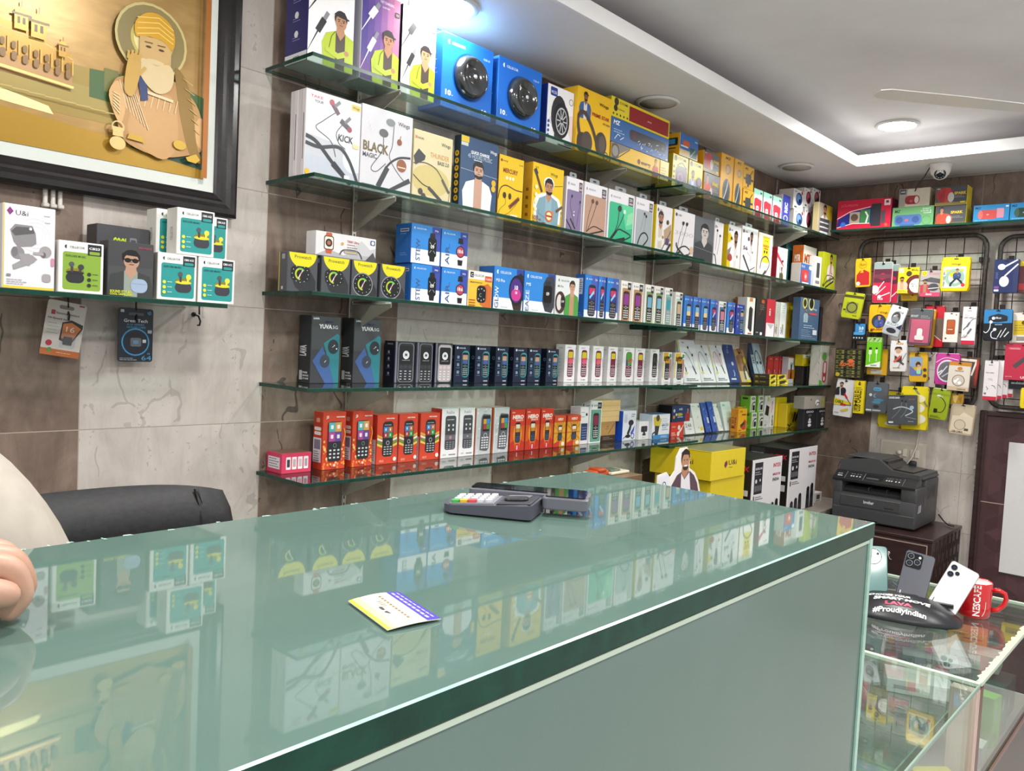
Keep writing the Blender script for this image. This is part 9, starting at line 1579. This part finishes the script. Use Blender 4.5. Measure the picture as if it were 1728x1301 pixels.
for k in range(5): a = 2*PI*k/5; m = MB(); m.lathe([(0, -.02), (.027, -.02), (.03, 0), (.027, .02), (0, .02)], (.02+.29*math.cos(a), -.05+.29*math.sin(a), .031), BLACKPL, 16, 'x'); m.build('caster', t)
# seller: skeleton of joints, skinned into one body; shirt and trousers are the same limbs a little thicker
def skin(name, joints, edges, mat, parent=None, root=0, levels=2):
    me = bpy.data.meshes.new(name); me.from_pydata([j[0] for j in joints], edges, []); o = bpy.data.objects.new(name, me); C.objects.link(o); me.materials.append(mat)
    s = o.modifiers.new('skin', 'SKIN'); s.use_smooth_shade = True; s.branch_smoothing = .6
    for i, j in enumerate(joints): d = me.skin_vertices[0].data[i]; r = j[1]; d.radius = r if isinstance(r, tuple) else (r, r); d.use_root = (i == root)
    sub = o.modifiers.new('subdivision', 'SUBSURF'); sub.levels = levels; sub.render_levels = levels
    if parent: o.parent = parent
    return o
SKINM = noisy('skin', (.46, .25, .17), (.56, .33, .24), 25, .45); SHIRT = noisy('beige_shirt', (.40, .355, .30), (.47, .42, .36), 30, .8, .3); TROUS = noisy('dark_trousers', (.03, .03, .04), (.05, .05, .06), 40, .8)
HR = noisy('dark_hair', (.012, .009, .008), (.03, .022, .018), 60, .5, .4, .4, 0, (1, 1, 6))
P = empty('person', (-1.13, -.83, 0), 'person in beige shirt at the left edge, one hand over the counter', 'person')
PV = Vector(P.location)
def W_(x, y, z): return tuple(Vector((x, y, z)) - PV)
J = [(W_(-1.13, -.82, .93), (.145, .105)), (W_(-1.13, -.83, 1.08), (.135, .10)), (W_(-1.12, -.86, 1.25), (.13, .085)), (W_(-1.12, -.88, 1.37), (.12, .07)), (W_(-1.12, -.90, 1.445), .062), (W_(-1.12, -.92, 1.50), .058),
     (W_(-.94, -.915, 1.385), .066), (W_(-.865, -.95, 1.17), .052), (W_(-.84, -.95, 1.06), .046), (W_(-.86, -1.01, .94), .03),
     (W_(-1.30, -.93, 1.385), .066), (W_(-1.27, -1.14, 1.392), .046), (W_(-1.14, -1.225, 1.388), .039), (W_(-1.065, -1.255, 1.380), .030),
     (W_(-1.04, -.83, .86), .10), (W_(-1.03, -.86, .70), .085), (W_(-1.03, -.85, .48), .06), (W_(-1.03, -.82, .10), .042), (W_(-1.03, -.92, .04), .038),
     (W_(-1.22, -.83, .86), .10), (W_(-1.23, -.86, .70), .085), (W_(-1.23, -.85, .48), .06), (W_(-1.23, -.82, .10), .042), (W_(-1.23, -.92, .04), .038),
     (W_(-1.12, -.935, 1.55), (.072, .08)), (W_(-1.12, -.935, 1.615), (.088, .108)), (W_(-1.12, -.925, 1.68), (.066, .08)),
     (W_(-1.02, -1.262, 1.377), (.030, .022)), (W_(-.87, -1.03, .89), (.03, .02))]
E_ = [(0, 1), (1, 2), (2, 3), (3, 4), (4, 5), (3, 6), (6, 7), (7, 8), (8, 9), (3, 10), (10, 11), (11, 12), (12, 13), (0, 14), (14, 15), (15, 16), (16, 17), (17, 18), (0, 19), (19, 20), (20, 21), (21, 22), (22, 23), (5, 24), (24, 25), (25, 26), (13, 27), (9, 28)]
skin('body', J, E_, SKINM, P)
up = lambda k, f=1.0: (J[k][0], tuple(a+.018*f for a in J[k][1]) if isinstance(J[k][1], tuple) else J[k][1]+.018*f)
SJ = [up(0), up(1), (J[2][0], (.175, .125)), (J[3][0], (.17, .11)), (J[4][0], .085), (W_(-.925, -.92, 1.385), .095), (W_(-.893, -.945, 1.315), .094), (W_(-.868, -.955, 1.25), .094), (W_(-.865, -.95, 1.17), .078), (W_(-.845, -.95, 1.06), .064), (J[10][0], .088), (W_(-1.29, -1.05, 1.385), .074), (J[11][0], .068), (W_(-1.19, -1.195, 1.392), .058)]
skin('shirt', SJ, [(0, 1), (1, 2), (2, 3), (3, 4), (3, 5), (5, 6), (6, 7), (7, 8), (8, 9), (3, 10), (10, 11), (11, 12), (12, 13)], SHIRT, P)
TJ = [(J[0][0], (.165, .125)), up(14), up(15), up(16), (W_(-1.03, -.82, .13), .06), up(19), up(20), up(21), (W_(-1.23, -.82, .13), .06)]
skin('trousers', TJ, [(0, 1), (1, 2), (2, 3), (3, 4), (0, 5), (5, 6), (6, 7), (7, 8)], TROUS, P)
for x in (-1.03, -1.23): sm = MB(); sm.ball(Vector((x, -.90, .045))-PV, (.048, .135, .044), BLACKPL, 16, 10); sm.build('shoe', P)
# half closed hand lying over the counter: four bent fingers and a thumb
HC = Vector((-1.008, -1.262, 1.380))
fx = Vector((1, -.12, 0)).normalized(); fy = Vector((.12, 1, 0)).normalized()
def fing(y0, l, nm, z0=.006):
    p = [HC + fy*y0, HC + fy*y0 + fx*.035 + Vector((0, 0, z0)), HC + fy*(y0*1.05) + fx*(.035+.34*l) + Vector((0, 0, .002)), HC + fy*(y0*1.0) + fx*(.035+.46*l) + Vector((0, 0, -.020)), HC + fy*(y0*.9) + fx*(.028+.36*l) + Vector((0, 0, -.035))]
    skin(nm, [(tuple(q-PV), r) for q, r in zip(p, (.011, .0115, .0105, .0095, .0085))], [(i, i+1) for i in range(4)], SKINM, P, 0, 2)
for y0, l in ((-.030, .062), (-.010, .075), (.010, .070), (.028, .055)): fing(y0, l, 'finger')
skin('thumb', [(tuple(q-PV), r) for q, r in ((HC-fy*.02, .014), (HC-fy*.042+fx*.02-Vector((0, 0, .006)), .0125), (HC-fy*.046+fx*.045-Vector((0, 0, .012)), .011), (HC-fy*.036+fx*.06-Vector((0, 0, .018)), .0095))], [(0, 1), (1, 2), (2, 3)], SKINM, P)
skin('hair', [(W_(-1.12, -.90, 1.60), (.084, .082)), (W_(-1.12, -.915, 1.665), (.094, .108)), (W_(-1.12, -.935, 1.705), (.06, .075))], [(0, 1), (1, 2)], HR, P)
fc = Vector((-1.12, -.935, 1.60)) - PV; fm = MB()
for s in (-1, 1): fm.ball(fc + Vector((.028*s, -.077, .012)), (.012, .008, .0065), M('e4deda', .3), 12, 8); fm.ball(fc + Vector((.028*s, -.0825, .012)), (.005, .004, .005), M('1c1210', .2), 10, 6); fm.tube([fc + Vector((.012*s, -.084, .029)), fc + Vector((.03*s, -.084, .033)), fc + Vector((.046*s, -.074, .027))], .0035, HR, 6)
fm.tube([fc + Vector((-.02, -.072, -.052)), fc + Vector((0, -.079, -.053)), fc + Vector((.02, -.072, -.052))], .0042, M('9a5048', .4), 8); fm.build('face', P)
nm = MB(); nm.ball(fc + Vector((0, -.088, -.02)), (.0125, .014, .011), SKINM, 12, 8); nm.tube([fc + Vector((0, -.078, .015)), fc + Vector((0, -.088, -.015))], [.006, .0095], SKINM, 8); nm.build('nose', P)
for s in (-1, 1): em = MB(); em.ball(fc + Vector((.072*s, .005, -.005)), (.010, .018, .028), SKINM, 12, 8); em.build('ear', P)
